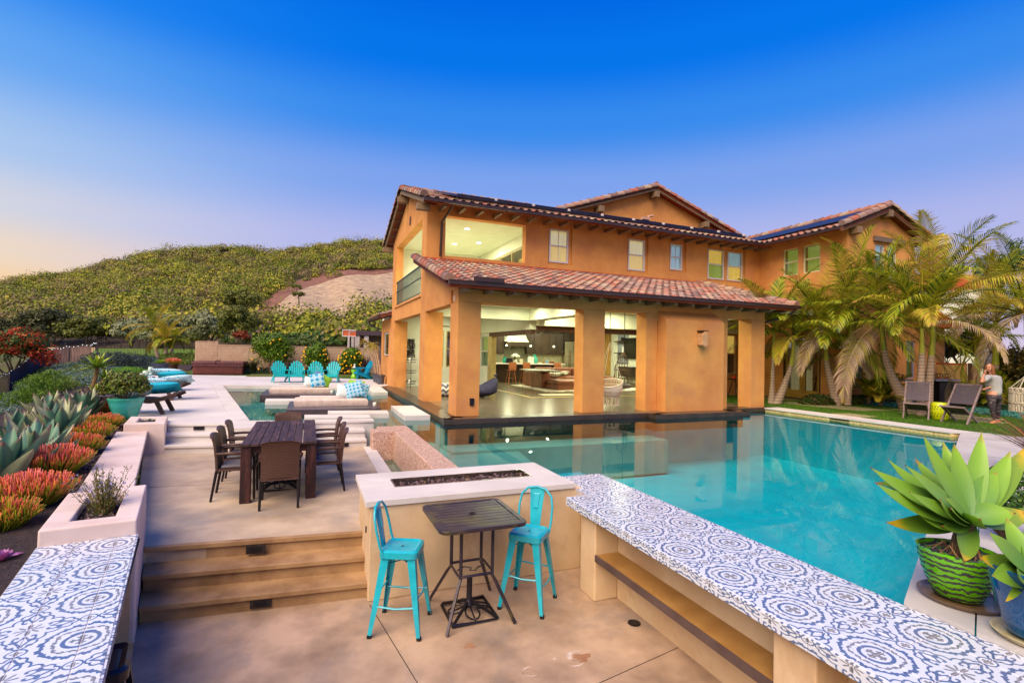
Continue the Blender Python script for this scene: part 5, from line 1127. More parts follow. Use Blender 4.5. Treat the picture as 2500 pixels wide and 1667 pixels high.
for (x, y, rz, lab) in ((-.30, 9.98, 180, 'wicker chair at the far head of the plank table'), (-.86, 8.05, -90, 'wicker chair on the left side of the plank table, nearest the front steps'), (-.88, 8.72, -90, 'middle wicker chair on the left side of the plank table'), (-.86, 9.38, -90, 'wicker chair on the left side of the plank table, nearest the deck steps'),
      (.26, 8.07, 90, 'wicker chair on the right side of the plank table, nearest the fire pit'), (.27, 8.7, 90, 'middle wicker chair on the right side of the plank table'), (.25, 9.4, 90, 'wicker chair on the right side of the plank table, nearest the pool steps')):
 copy_tree(wc, (x, y, TZ), R_(rz), lab)
# --- adirondack chairs
TQ2 = surf('turquoise_resin', lin(0, 182, 190, .95), lin(0, 170, 180, .95), .45, 4, 60, .05)
def adirondack(loc, rz, label, mat=TQ2):
 """faces local -Y"""
 t = thing('adirondack_chair', label, 'chair', loc, rz, 'turquoise slatted garden chairs')
 for k in range(6): part('seat_slat', MB().box(-.26, .26, -.36 + k * .10, -.27 + k * .10, .37 - k * .028, .39 - k * .028), mat, t, world=False)
 for i in range(7):
  k = i - 3; top = .98 - .028 * k * k; a = R_(4.0 * k); b0 = Vector((k * .062, .16, .24)); d = Vector((math.sin(a), .34, .94)).normalized(); L = (top - .24) / d.z
  s = Vector((1, 0, 0)); p1 = b0 + d * L
  m = MB(); w0, w1 = .029, .041; n = Vector((0, .94, -.34)).normalized() * .018
  q = [b0 - s * w0, b0 + s * w0, p1 + s * w1 - d * .03 * (k > 0), p1 + s * w1 * .5 + d * .004, p1 - s * w1 * .5 + d * .004, p1 - s * w1 - d * .03 * (k < 0)]
  part('back_slat', m.extr([tuple(v) for v in q], tuple(n)), mat, t, world=False)
 part('back_rail', MB().box(-.24, .24, .27, .29, .48, .54), mat, t, world=False)
 for sx in (-1, 1):
  part('armrest', MB().prism([(sx * .25, -.40), (sx * .36, -.42), (sx * .37, -.2), (sx * .33, .33), (sx * .27, .33)], .555, .58), mat, t, world=False)
  part('front_leg', MB().extr([(sx * .30, -.40, .555), (sx * .30, -.27, .555), (sx * .30, -.30, .3), (sx * .30, -.33, 0), (sx * .30, -.40, 0)], (sx * .03, 0, 0)).extr([(sx * .33, -.37, .555), (sx * .33, -.33, .42), (sx * .33, -.34, .555)], (sx * .025, 0, 0)), mat, t, world=False)
  part('side_rail', MB().extr([(sx * .27, -.38, .37), (sx * .27, -.38, .28), (sx * .27, .30, 0), (sx * .27, .40, 0), (sx * .27, .36, .08), (sx * .27, .05, .27)], (sx * .028, 0, 0)), mat, t, world=False)
 part('front_apron', MB().box(-.27, .27, -.385, -.36, .27, .37), mat, t, world=False); return t
ad = adirondack((-1.15, 25.35, DK), R_(14), 'leftmost of the four turquoise slatted chairs facing the pool')
copy_tree(ad, (-.45, 25.3, DK), R_(2), 'second turquoise slatted chair from the left, before the gap between two citrus trees'); copy_tree(ad, (.37, 25.25, DK), R_(-1), 'third turquoise slatted chair from the left, behind the far daybed pillows'); copy_tree(ad, (1.10, 25.3, DK), R_(-14), 'fourth turquoise slatted chair, nearest the green hourglass stool')
BL2 = surf('blue_resin', lin(0, 150, 186, .9), lin(0, 140, 176, .9), .45, 4, 60, .05)
a5 = adirondack((2.75, 28.0, DK), R_(-78), 'blue slatted chair in profile nearest the potted aloe trees', BL2); a6 = adirondack((2.95, 28.9, DK), R_(-80), 'blue slatted chair in profile, hidden half behind its twin by the annex', BL2)
# --- scrub on the hill (one mass nobody could count)
def hill_scrub():
 A = []; S_ = []; N = 0; C = []; R = []
 k = 0
 while k < 2500:
  az = rnd.uniform(-46, 14) if rnd.random() < .9 else rnd.uniform(14, 34); s = rnd.random() ** 1.1
  r0, r1 = hill_base(az), hill_r(az); s = (math.sqrt(lerp(r0 * r0, r1 * r1, rnd.random())) - r0) / (r1 - r0)
  e = ridge_el(az); el = .15 + (e - .15) * s ** .8
  k += 1
  if dirt(az, el + .25) and el > 1.2 and not (rnd.random() < .012): continue
  if dry(az, el): continue
  C.append(hill_pt(az, s)); R.append(rnd.choice((1.3, 1.8, 2.3, 2.8, 3.4, 4.2)) * rnd.uniform(.85, 1.1))
 for i in range(230):
  az = rnd.uniform(-44, 22); s = rnd.uniform(.97, 1.04); C.append(hill_pt(az, min(s, 1))); R.append(rnd.uniform(.9, 3.2))
 C = np.array([tuple(c) for c in C]); R = np.array(R); n = len(R); m = 240
 u = NR.normal(size=(n, m, 3)); u /= np.linalg.norm(u, axis=2)[..., None]; u[..., 2] = np.abs(u[..., 2]) * .9
 lob = 1 + .28 * np.sin(u[..., 0] * 5 + R[:, None] * 9) * np.cos(u[..., 1] * 6 + R[:, None] * 5)
 rad = R[:, None, None] * np.array([1.15, 1.15, .95]); Pt = C[:, None] + u * rad * (lob * NR.uniform(.72, 1.05, (n, m)))[..., None]; Pt[..., 2] += R[:, None] * .1
 V, F = leaves(Pt.reshape(-1, 3), .46, .7, .2, (u * 2.2).reshape(-1, 3)); return V, F, np.repeat(NR.uniform(0, 1, n), m * 4)
V, F, TN = hill_scrub()
SCRUB = leafmat('scrub_leaves', [lin(50, 70, 26), lin(112, 126, 34), lin(66, 88, 30), lin(160, 162, 44), lin(112, 124, 42), lin(146, 116, 92), lin(84, 102, 34), lin(186, 172, 58), lin(92, 106, 40), lin(150, 120, 104), lin(130, 142, 40)], .7, .15, .2, patch=.5, patch_s=.08)
o = np_obj('hill_scrub', V, F, SCRUB, kind='stuff', loc=(0, 140, 10)); at_ = o.data.attributes.new('tone', 'FLOAT', 'POINT'); at_.data.foreach_set('value', TN.astype(np.float32))
nt = SCRUB.node_tree; an = nt.nodes.new('ShaderNodeAttribute'); an.attribute_name = 'tone'; rp = [q for q in nt.nodes if q.type == 'VALTORGB'][0]; old = rp.inputs[0].links[0].from_socket; nt.links.new(mth(nt, 'ADD', mth(nt, 'MULTIPLY', an.outputs['Fac'], .7), mth(nt, 'MULTIPLY', old, .3)), rp.inputs[0]); tag(o, 'dense olive green scrub covering the hillside', 'scrub')
def cover(nm, lab, pts, n, L, mat, cat='ground cover', asp=.5, up=.3, lo=.0):
 """pts: list of (centre xyz, radii)"""
 per_ = n // len(pts); CC = []; OO = []
 for c, r in pts:
  u = NR.normal(size=(per_, 3)); u /= np.linalg.norm(u, axis=1)[:, None]; u[:, 2] = np.abs(u[:, 2])
  CC.append(u * np.array(r) * NR.uniform(.75, 1.04, (per_, 1)) + np.array(c)); OO.append(u)
 V, F = leaves(np.concatenate(CC), L, asp, up, np.concatenate(OO)); c0 = np.mean([c for c, _ in pts], 0)
 o = np_obj(nm, V, F, mat, kind='stuff', loc=tuple(c0)); tag(o, lab, cat); return o
pts = []
for i in range(230):
 az = rnd.uniform(-7, 14); s_ = inv_s(az, rnd.uniform(.3, ip(DRY_B, az) - .1 if az > -5 else 2.6)); p = hill_pt(az, s_); pts.append(((p.x, p.y, p.z), (rnd.uniform(1.6, 3), rnd.uniform(1.4, 2.6), rnd.uniform(.7, 1.3))))
CEAN = leafmat('glossy_ground_cover', [lin(52, 88, 30, .75), lin(74, 112, 38, .75), lin(96, 128, 44, .75), lin(60, 84, 44, .75), lin(110, 120, 56, .75)], .55, .2, patch=.5, patch_s=.2)
cover('slope_hedge', 'low green shrubs massed below the dry slope', pts, 46000, .42, CEAN, 'hedge')
# --- shrubs and trees as things
def shrub(nm, lab, cat, c, rad, n, L, mat, grp=None, stem=True, clumps=28, asp=.5, fill=.4, lump=.34, sh=.5, sn=6, zoff=None, barkc=None):
 t = thing(nm, lab, cat, c, 0, grp)
 shrub_part('foliage', t, (c[0], c[1], c[2] + (zoff if zoff is not None else rad[2])), rad, n, L, mat, clumps, asp, fill, lump)
 if stem: part('stem', stems_mb(c, rad[2] * sh * 2, sn, max(.02, rad[0] * .035), rad[0] * .6), barkc or BARKW, t)
 return t
BARKW = surf('grey_bark', lin(120, 100, 82), lin(92, 76, 62), .9, 12, 70, .5)
OLIVE = leafmat('olive_leaves', [lin(150, 160, 122, .8), lin(120, 130, 84, .8), lin(172, 178, 140, .8), lin(136, 136, 90, .8)], .6, .2)
DKGR = leafmat('dark_oak_leaves', [lin(58, 66, 36, .8), lin(82, 88, 44, .8), lin(104, 108, 62, .8), lin(70, 70, 48, .8)], .6, .2)
YGR = leafmat('yellow_green_leaves', [lin(96, 108, 36, .8), lin(124, 130, 44, .8), lin(70, 84, 30, .8), lin(140, 140, 66, .8)], .6, .2)
CITR = leafmat('citrus_leaves', [lin(72, 112, 20, .85), lin(112, 150, 24, .85), lin(150, 176, 36, .85), lin(56, 88, 20, .8), lin(96, 132, 24, .85)], .45, .3)
def at_d(px, py, depth): p = PD(px, py, depth); return p
def tree_px(nm, lab, cat, px, top, bot, depth, wpx, mat, n=1800, L=.3, **k):
 """a tree whose crown spans rows top..bot and wpx columns at the given distance"""
 a = PD(px, top, depth); b = PD(px, bot, depth); rz = (a.z - b.z) / 2; rx = wpx / FPX * depth / 2
 return shrub(nm, lab, cat, (b.x, b.y, b.z), (rx, rx * .85, rz), n, L, mat, **k)
tree_px('olive_tree', 'pale grey-green olive tree right of the small garden palms', 'tree', 505, 758, 850, 52, 105, OLIVE, 5200, .34, lump=.3, clumps=46)
tree_px('olive_tree', 'pale silvery olive tree directly behind the small garden palms', 'tree', 395, 768, 852, 54, 130, OLIVE, 5200, .36, lump=.3, clumps=46)
tree_px('olive_tree', 'pale olive tree left of the small garden palms, behind the far fence', 'tree', 320, 775, 850, 56, 100, OLIVE, 4200, .36, lump=.3, clumps=40)
tree_px('round_shrub', 'large rounded brownish green shrub at the foot of the dry slope', 'shrub', 578, 742, 835, 50, 105, YGR, 5200, .26, lump=.28, clumps=60)
tree_px('round_shrub', 'brown-green shrub on the slope above the rounded shrub', 'shrub', 592, 705, 765, 60, 95, YGR, 3600, .32, lump=.28, clumps=40)
tree_px('oak_shrub', 'dark spreading shrub behind the left end of the far fence', 'shrub', 115, 755, 850, 60, 150, DKGR, 6500, .36, lump=.26, clumps=70)
tree_px('oak_shrub', 'green bushy shrub behind the middle of the far fence', 'shrub', 210, 770, 850, 60, 130, YGR, 5200, .36, lump=.26, clumps=60)
tree_px('oak_shrub', 'grey green shrub at the left edge of the photo behind the red flowers', 'shrub', 25, 775, 860, 62, 130, DKGR, 4200, .36, lump=.26, clumps=50)
tree_px('red_berry_shrub', 'small shrub with red berries on the slope behind the block wall', 'shrub', 590, 806, 838, 46, 40, leafmat('berry_leaves', [lin(150, 50, 28, .8), lin(96, 84, 40, .8), lin(180, 60, 34, .8)], .6, .2), 900, .2)
tree_px('slope_tree', 'small lone umbrella shaped tree on the dirt strip of the slope', 'tree', 728, 712, 727, 95, 34, YGR, 500, .4, sh=.1)
part('trunk', MB().tube([PD(730, 745, 95), PD(729, 722, 95)], [.16, .1], 6), BARKW, bpy.data.objects['slope_tree'])
tree_px('slope_bush', 'small round bush at the top of the dirt strip', 'shrub', 723, 692, 712, 100, 26, YGR, 400, .4)
for (px, py, w, h) in ((982, 742, 10, 16),): pass
t = tree_px('red_flower_shrub', 'big shrub covered in orange red flowers beyond the fence at far left', 'shrub', 28, 800, 925, 31, 175, leafmat('bottlebrush_leaves', [lin(60, 84, 36, .8), lin(84, 110, 44, .8), lin(110, 130, 60, .8)], .5, .25), 6500, .15, lump=.25, clumps=70)
a = PD(28, 800, 31); b = PD(28, 925, 31); C, o_ = crown(tuple((a + b) / 2), (2.25, 1.9, (a.z - b.z) / 2 + .05), 3000, .1, 70, .5, lump=.25); V, F = leaves(C, .14, .8, .2, o_)
np_obj('blossom', V, F, leafmat('red_blossom', [lin(196, 62, 30, .88), lin(168, 44, 28, .88), lin(214, 108, 52, .88)], .6, .3), t, kind='stuff')
def fruit(t, c, rad, n, r, mat):
 cols = []
 for i in range(n):
  a = rnd.uniform(math.pi * .9, 2.1 * math.pi); z = rnd.uniform(-.75, .7); q = math.sqrt(1 - z * z)
  part('fruit', MB().sphere((c[0] + rad[0] * .98 * q * math.cos(a), c[1] + rad[1] * .98 * q * math.sin(a), c[2] + rad[2] * z), r, 7, 5), mat, t, smooth=True)
LEMON = surf('ripe_citrus', lin(244, 190, 24), lin(236, 170, 20), .45, 4, 60, .1)
for (x, w, top, nf, lab) in ((-1.92, 1.0, 3.55, 8, 'tallest bright green citrus tree before the block wall, behind the leftmost turquoise chairs'), (.47, .72, 3.05, 22, 'middle citrus tree with small yellow fruit before the block wall'), (2.5, .72, 2.78, 60, 'right citrus tree heavy with orange fruit behind the hourglass stool')):
 t = shrub('citrus_tree', lab, 'tree', (x, 32.6, .80), (w * 1.12, w * .85, (top - .95) / 2), 7500, .115, CITR, 'citrus trees along the block wall', clumps=90, lump=.30, asp=.6, fill=.3)
 fruit(t, (x, 32.6, .85 + (top - .95) / 2), (w * 1.1, w * .85, (top - .95) / 2), nf, .055, LEMON)
BLOCK = surf('tan_block', lin(206, 176, 146, .85), lin(194, 160, 130, .85), .85, 2.5, 50, .4, .006, world=True)
bw = thing('block_wall', 'tan block garden wall stepping down to the right behind the citrus trees', 'wall', (-1, 33.7, .9))
mort = surf('block_mortar', lin(176, 148, 122), None, .9)
for x0, x1, zt in ((-5.9, -4.87, 2.80), (-4.87, 4.3, 2.62)):
 part('wall_core', MB().box(x0, x1, 33.72, 33.86, .8, zt), mort, bw)
 for r in range(int((zt - .9) / .2)):
  z0 = zt - .2 * (r + 1); x = x0 - (.2 if r % 2 else 0)
  while x < x1:
   a, b_ = max(x, x0) + .004, min(x + .4, x1) - .004
   if b_ - a > .03: part('block', MB().box(a, b_, 33.70, 33.85, z0 + .004, z0 + .196), BLOCK, bw)
   x += .4
 part('wall_cap', MB().box(x0 - .02, x1 + .02 if x1 > 0 else x1, 33.68, 33.88, zt + .001, zt + .05), BLOCK, bw)
part('wall_return', MB().box(-6.02, -5.9, 33.7, 37, .8, 2.83), BLOCK, bw)
def strap_plant(nm, lab, c, n, h, mat, w=.035, grp=None, spread=.6, cat='plant', fold=.15):
 t = thing(nm, lab, cat, c, 0, grp);
 for i in range(n):
  a = rnd.uniform(0, 6.283); L = h * rnd.uniform(.65, 1.1); e = spread * rnd.uniform(.3, 1.1); pts = [];
  for k in range(6):
   q = k / 5; pts.append((math.cos(a) * L * e * q ** 1.3, math.sin(a) * L * e * q ** 1.3, L * (q - .42 * e * q ** 2.4)))
  vs, fs = ribbon(pts, [w * (.7 + .3 * math.sin(3 * q / 5)) * (1 - (q / 5) ** 2.2) + .002 for q in range(6)], fold)
  part('leaf', MB().add(vs, fs), mat, t, world=False)
 return t
PURP = leafmat('bronze_strap_leaf', [lin(64, 34, 44, .8), lin(90, 50, 52, .8), lin(46, 28, 38, .8)], .45, .15)
STRAPG = leafmat('green_strap_leaf', [lin(54, 70, 32, .8), lin(84, 96, 40, .8), lin(60, 60, 34, .8)], .5, .2)
for i, (x, y, h, m_, lab) in enumerate(((-.85, 32.9, 1.0, PURP, 'dark purple strap leaved plant between the tall and middle citrus trees'), (1.5, 32.8, 1.15, PURP, 'dark purple strap leaved plant between the middle and right citrus trees'), (3.35, 32.0, 1.5, PURP, 'tall dark purple strap leaved plant beside the blue chairs'), (-2.95, 33.0, 1.25, STRAPG, 'green strap leaved plant at the right end of the hot tub'), (-3.3, 33.2, .9, STRAPG, 'lower strap leaved plant touching the hot tub'))):
 strap_plant('strap_plant', lab, (x, y, .98), 44, h, m_, .06)
cover('wall_shrubs', 'low blue green shrubs and dark plants at the foot of the block wall', [((-4.2 + i * .42, 33.1 + rnd.uniform(-.2, .2), .98), (.4, .35, .42)) for i in range(19)], 9000, .09, leafmat('blue_green_leaves', [lin(60, 88, 66, .8), lin(44, 66, 50, .8), lin(88, 110, 84, .8)], .6, .2))
HT = surf('burgundy_panel', lin(110, 52, 42), lin(84, 38, 34), .45, 3, 40, .2, scale=(1, 1, 6)); HC = surf('tub_cover', lin(104, 60, 58), lin(84, 46, 48), .5, 5, 40, .2)
ht = thing('hot_tub', 'square burgundy hot tub with a folded cover at the back of the deck', 'hot tub', (-4.6, 33.0, DK))
part('cabinet', MB().box(-5.8, -3.36, 31.95, 33.6, DK, 1.56), HT, ht, bevel=.06, seg=3)
for k in range(12): part('panel', MB().box(-5.42 + k * .14, -5.29 + k * .14, 31.93, 31.955, 1.06, 1.5), HT, ht)
part('panel_frame', MB().box(-5.5, -3.72, 31.925, 31.95, 1.5, 1.53).box(-5.5, -3.72, 31.925, 31.95, 1.02, 1.055), HT, ht)
for x0, x1 in ((-5.85, -4.72), (-4.70, -3.32)): part('cover', MB().box(x0, x1, 31.85, 33.65, 1.562, 1.72), HC, ht, bevel=.045, seg=3)
part('cover_skirt', MB().box(-5.82, -3.34, 31.87, 31.90, 1.47, 1.56), HC, ht); part('cover_hinge', MB().tube([(-4.71, 31.84, 1.6), (-4.71, 31.84, 1.74), (-4.71, 33.6, 1.74)], .03, 6), HC, ht)
for x in (-3.72, -3.58): part('control_stud', MB().sphere((x, 31.92, 1.42), .018, 6, 4), VINYL, ht)
LIME_G = surf('lime_ceramic', lin(132, 196, 40), lin(116, 184, 30), .3, 4, 60, .05, coat=.3)
solo('hourglass_stool', MB().lathe([(.17, 0), (.19, .04), (.16, .16), (.115, .25), (.16, .34), (.20, .46), (.20, .49)], 18, (2.37, 28.3, DK)), LIME_G, 'lime green hourglass stool on the grass by the right citrus tree', 'stool', auto=50)
og = thing('bird_ornament', 'small white bird ornament on the lime hourglass stool', 'ornament', (2.37, 28.3, DK + .49)); WC = surf('white_ceramic', lin(236, 232, 226), None, .3)
part('body', MB().sphere((2.37, 28.3, DK + .60), (.075, .09, .10), 10, 8).sphere((2.37, 28.24, DK + .74), (.05, .055, .055), 8, 6).tube([(2.37, 28.3, DK + .5), (2.37, 28.3, DK + .58)], .03, 8), WC, og, smooth=True); part('beak', MB().tube([(2.37, 28.19, DK + .74), (2.37, 28.15, DK + .73)], [.014, .003], 6), LIME_G, og)
POTG = surf('dark_grey_pot', lin(76, 78, 88), lin(62, 64, 74), .5, 5, 60, .1)
ALOEL = leafmat('aloe_leaf', [lin(206, 176, 52, .85), lin(176, 160, 56, .85), lin(222, 186, 84, .85), lin(150, 150, 60, .85)], .5, .2)
for i, (x, y, h, lab) in enumerate(((3.16, 23.75, 2.15, 'nearest of the three slim aloe trees in dark pots by the house corner'), (3.17, 24.6, 2.15, 'middle slim aloe tree in a dark pot'), (3.17, 25.45, 2.3, 'farthest slim aloe tree in a dark pot, leaning left over its neighbours'))):
 t = thing('aloe_tree', lab, 'potted tree', (x, y, DK), 0, 'potted aloe trees by the annex')
 part('pot', MB().lathe([(.14, 0), (.175, .34), (.20, .36), (.20, .42), (.17, .42), (.165, .37)], 18), POTG, t, world=False, auto=40)
 part('soil', MB().lathe([(.165, .36), (.165, .372)], 14), MULCH, t, world=False)
 lean = (-.38, -.34, -.62)[i]; tr_ = [(0, 0, .3), (lean * .15, 0, .8), (lean * .5, .03, 1.4), (lean, .05, h - .35)]
 part('trunk', MB().tube(tr_, [.05, .04, .032, .03], 8), surf('pale_trunk', lin(190, 160, 130), lin(160, 130, 104), .8, 8, 60, .3), t, world=False, auto=60)
 for k in range(34):
  a = rnd.uniform(0, 6.283); L = rnd.uniform(.36, .56); e = rnd.uniform(-.2, .9); p = []
  for j in range(5): q = j / 4; p.append((tr_[-1][0] + math.cos(a) * L * q * (1 - .25 * e), tr_[-1][1] + math.sin(a) * L * q * (1 - .25 * e), tr_[-1][2] + L * (e * q * 1.15 - .85 * q * q * (1.1 - .3 * e))))
  vs, fs = ribbon(p, [.045, .042, .034, .02, .003], .25); part('leaf', MB().add(vs, fs), ALOEL, t, world=False)
pv = thing('pool_house', 'flat roofed stone pillared pavilion beyond the block wall', 'pavilion', (3.3, 38, .9)); DK_ROOF = surf('dark_fascia', lin(84, 66, 74), None, .6)
q0, zt = onY(855, 818, 38); q1, _ = onY(935, 818, 38); _, zb = onY(855, 806, 38); _, z2 = onY(855, 817.5, 38)
part('roof', MB().box(q0, q1 + 1, 37.9, 40, z2, zb), DK_ROOF, pv)
for a_, b_ in ((850, 864), (866, 878), (889, 900)):
 x0, _ = onY(a_, 830, 38); x1, _ = onY(b_, 830, 38)
 for r in range(9): part('stone_block', MB().box(x0, x1, 38, 38.5, z2 - .17 * (r + 1) + .006, z2 - .17 * r), surf('white_stone', lin(222, 210, 206), lin(190, 176, 174), .8, 3, 30, .5), pv)
x0, _ = onY(851, 830, 38.3); part('back_panel', MB().box(x0, q1, 38.8, 38.9, .9, z2), surf('taupe_panel', lin(150, 130, 126), None, .8), pv)  # back panel in one even grey-brown
bb = thing('basketball_hoop', 'orange and white basketball board beyond the block wall', 'basketball hoop', (2.0, 37, .9)); WHB = surf('white_board', lin(230, 224, 220), None, .5)
x0, z1 = onY(836.5, 804, 37); x1, z0 = onY(869, 822, 37); ORB = surf('orange_board', lin(226, 110, 66), None, .5)
part('board', MB().box(x0, x1, 37, 37.04, z0, z1), ORB, bb); part('border', MB().box(x0 - .03, x0 + .03, 36.97, 36.999, z0, z1).box(x0 + .031, x1, 36.97, 36.999, z1 - .06, z1).box(x0 + .031, x1, 36.97, 36.999, z0, z0 + .05), WHB, bb); part('target', MB().box(x0 + .42, x0 + .46, 36.975, 36.998, z0 + .06, z0 + .38).box(x0 + .46, x0 + .8, 36.975, 36.998, z0 + .34, z0 + .38), WHB, bb); part('pole', MB().box(x0 + .5, x0 + .6, 37.05, 37.15, .9, z1), BLACKM, bb)
# --- left fence with wind screen, far fence and lights
FN = surf('fence_iron', lin(70, 58, 62), lin(54, 46, 50), .5, 6, 60, .1, metal=.3)
SCR = surf('screen_cloth', lin(84, 70, 84), lin(62, 52, 70), .85, .8, 120, .3, scale=(4, 4, .4)); WDS = surf('brown_boards', lin(140, 112, 104), lin(100, 78, 74), .85, 3, 60, .4, scale=(3, 3, .3))
fe = thing('garden_fence', 'dark iron fence with wind screen curving along the left garden edge', 'fence', tuple(FB[3]))
nb = 0
for i in range(len(FT) - 1):
 a, b, c, d = FT[i], FT[i + 1], FB[i], FB[i + 1]; L = (b - a).length
 part('fence_rail', MB().bar(a, b, .05, .05), FN, fe); part('fence_rail', MB().bar(c + Vector((0, 0, .12)), d + Vector((0, 0, .12)), .04, .04), FN, fe)
 if i in (0, 1, 3, 6, 9, 11, 13, 14): part('fence_post', MB().bar(c - Vector((0, 0, .3)), a + Vector((0, 0, .06)), .075), FN, fe)
 n = int(L / .13)
 if i >= 11 or i <= 2 or i == 10:
  for k in range(n):
   if nb < 290: p = c.lerp(d, k / n); q = a.lerp(b, k / n); part('picket', MB().bar(p + Vector((0, 0, .12)), q, .018), FN, fe); nb += 1
 elif i <= 6:
  m = MB(); part('wind_screen', m.extr([tuple(c), tuple(d), tuple(b - Vector((0, 0, .03))), tuple(a - Vector((0, 0, .03)))], (.012, .02, 0)), SCR, fe)
 else:
  m_ = max(2, int(L / .16))
  for k in range(m_):
   p, q = c.lerp(d, k / m_ + .01), c.lerp(d, (k + 1) / m_ - .01); r1, r2 = a.lerp(b, k / m_ + .01), a.lerp(b, (k + 1) / m_ - .01); j = Vector((0, 0, rnd.uniform(.02, .05)))
   part('fence_board', MB().extr([tuple(p), tuple(q), tuple(r2 - j), tuple(r1 - j)], (.01, .02, 0)), WDS, fe)
sl_ = thing('string_lights', 'string of small white bulbs draped along the fence rail', 'string lights', tuple(FT[4])); BULB = emis('bulb_glow', (.9, .96, 1, 1), 1.6)
wire = []
for i in range(1, 11):
 for k in range(5):
  q = k / 5; p = FT[i].lerp(FT[i + 1], q) + Vector((0, -.04, .05 - .10 * math.sin(math.pi * ((i * 5 + k) % 4) / 4))); wire.append(p); part('bulb', MB().sphere(p - Vector((0, 0, .03)), .022, 6, 4), BULB, sl_, smooth=True)
part('wire', MB().tube(wire, .009, 4), BLACKM, sl_)
ff = thing('far_fence', 'distant iron fence on a low tan wall behind the lawn', 'fence', tuple(PD(300, 860, 55))); FF = [(112, 846, 49), (160, 838, 50), (211, 823.5, 51), (256, 822.5, 52), (297, 824, 53), (340, 827, 54), (400, 831, 54), (480, 834, 54)]
pts = [PD(*q) for q in FF]
for a, b in zip(pts[:-1], pts[1:]):
 part('fence_rail', MB().bar(a, b, .06, .06), FN, ff); part('fence_post', MB().bar(a - Vector((0, 0, 1.6)), a + Vector((0, 0, .08)), .09), FN, ff); part('fence_rail', MB().bar(a - Vector((0, 0, 1.15)), b - Vector((0, 0, 1.15)), .05, .05), FN, ff)
 n = int((b - a).length / .16); m = MB()
 for k in range(n): q = a.lerp(b, k / n); m.bar(q - Vector((0, 0, 1.2)), q, .025)
 part('pickets', m, FN, ff, kind='stuff')
a, b = PD(107, 848, 48), PD(232, 848, 48); part('low_wall', MB().extr([tuple(a), tuple(b), tuple(b - Vector((0, 0, 3))), tuple(a - Vector((0, 0, 3)))], (.05, .2, 0)), BLOCK, ff)
pts = [bedz(.9, 1)]; A4 = [PD(225, 865, 42), PD(480, 862, 42), PD(480, 852, 52), PD(230, 850, 52)]
m = MB(); A4 = [(p.x, p.y, max(1.2, p.z)) for p in A4]; struct('far_lawn', MB().add([A4[0], A4[1], A4[2], A4[3]] + [(x, y, z - 1) for x, y, z in A4], [(0, 1, 2, 3), (0, 4, 5, 1), (3, 7, 4, 0)]), surf('far_lawn_grass', lin(120, 150, 30, .7), lin(96, 130, 28, .7), .9, 2, 30, .5), 'green lawn beyond the iron fence')
# --- planting bed on the left
BLUEG = leafmat('senecio_leaves', [lin(120, 150, 150, .8), lin(88, 124, 104, .8), lin(140, 160, 120, .8), lin(70, 104, 70, .8), lin(110, 130, 150, .8)], .55, .2)
REDT = leafmat('mixed_green_leaves', [lin(88, 116, 34, .8), lin(120, 140, 50, .8), lin(70, 96, 40, .8), lin(150, 160, 70, .8)], .55, .25)
def bed_cover(nm, lab, u0, u1, v0, v1, n, r, h, L, mat, cnt):
 pts = []
 for i in range(cnt):
  p = bedz(rnd.uniform(u0, u1), rnd.uniform(v0, v1)); pts.append(((p.x, p.y, p.z - .05), (r * rnd.uniform(.7, 1.3), r * rnd.uniform(.7, 1.3), h * rnd.uniform(.4, 1.1))))
 return cover(nm, lab, pts, n, L, mat)
bed_cover('blue_ground_cover', 'drift of blue green succulents sloping down to the fence', .50, .88, .30, .98, 52000, .7, .42, .085, BLUEG, 190)
bed_cover('green_ground_cover', 'green leafy ground cover behind the large agaves', .38, .62, .34, .95, 36000, .6, .38, .08, REDT, 130)
bed_cover('silver_ground_cover', 'pale silvery ground cover along the near fence', .16, .5, .55, 1.0, 30000, .6, .35, .08, BLUEG, 120)
pts = [];
for i in range(26):
 p = PD(rnd.uniform(225, 350), rnd.uniform(868, 905), rnd.uniform(30, 34)); pts.append(((p.x, p.y, p.z - .3), (.8, .8, .6)))
cover('dark_shrubs', 'dark bluish shrubs below the iron fence', pts, 14000, .10, leafmat('dark_blue_leaves', [lin(50, 70, 60, .8), lin(70, 88, 84, .8), lin(40, 56, 40, .8), lin(96, 110, 110, .8)], .6, .2), 'shrubs')
pts = []
for i in range(14): p = PD(rnd.uniform(290, 345), rnd.uniform(896, 912), rnd.uniform(27, 31)); pts.append(((p.x, p.y, p.z - .12), (.8, .8, .22)))
cover('bright_ground_cover', 'flat bright green mat plant left of the loungers', pts, 14000, .06, leafmat('bright_mat_leaves', [lin(96, 150, 40, .8), lin(120, 170, 50, .8)], .6, .25))
pts = []
for i in range(20): p = PD(rnd.uniform(410, 480), rnd.uniform(872, 896), rnd.uniform(34, 37)); pts.append(((p.x, p.y, p.z - .2), (.7, .5, .55)))
cover('palm_underplanting', 'mixed green shrubs under the small palms left of the hot tub', pts, 13000, .11, REDT, 'shrubs')
UPG = leafmat('upright_green_leaves', [lin(96, 136, 30, .8), lin(126, 160, 40, .8), lin(70, 106, 30, .8)], .55, .3)
for (px, py, d, h, lab) in ((118, 948, 19, .75, 'tall upright green shrub behind the blue ground cover'), (94, 962, 18, .7, 'upright green shrub nearest the dark wind screen'), (68, 985, 16, .5, 'low upright green shrub at the foot of the wind screen')):
 p = PD(px, py, d); t = thing('upright_shrub', lab, 'shrub', tuple(p), 0, 'upright shrubs by the wind screen')
 n = 900; a = NR.uniform(0, 6.28, n); r = NR.uniform(0, .62, n) ** .8; z = NR.uniform(0, 1, n) * h * (1 - .5 * r); C = np.stack([p.x + r * np.cos(a), p.y + r * np.sin(a), p.z + z], 1)
 V, F = leaves(C, .15, .2, 2.2); np_obj('foliage', V, F, UPG, t)
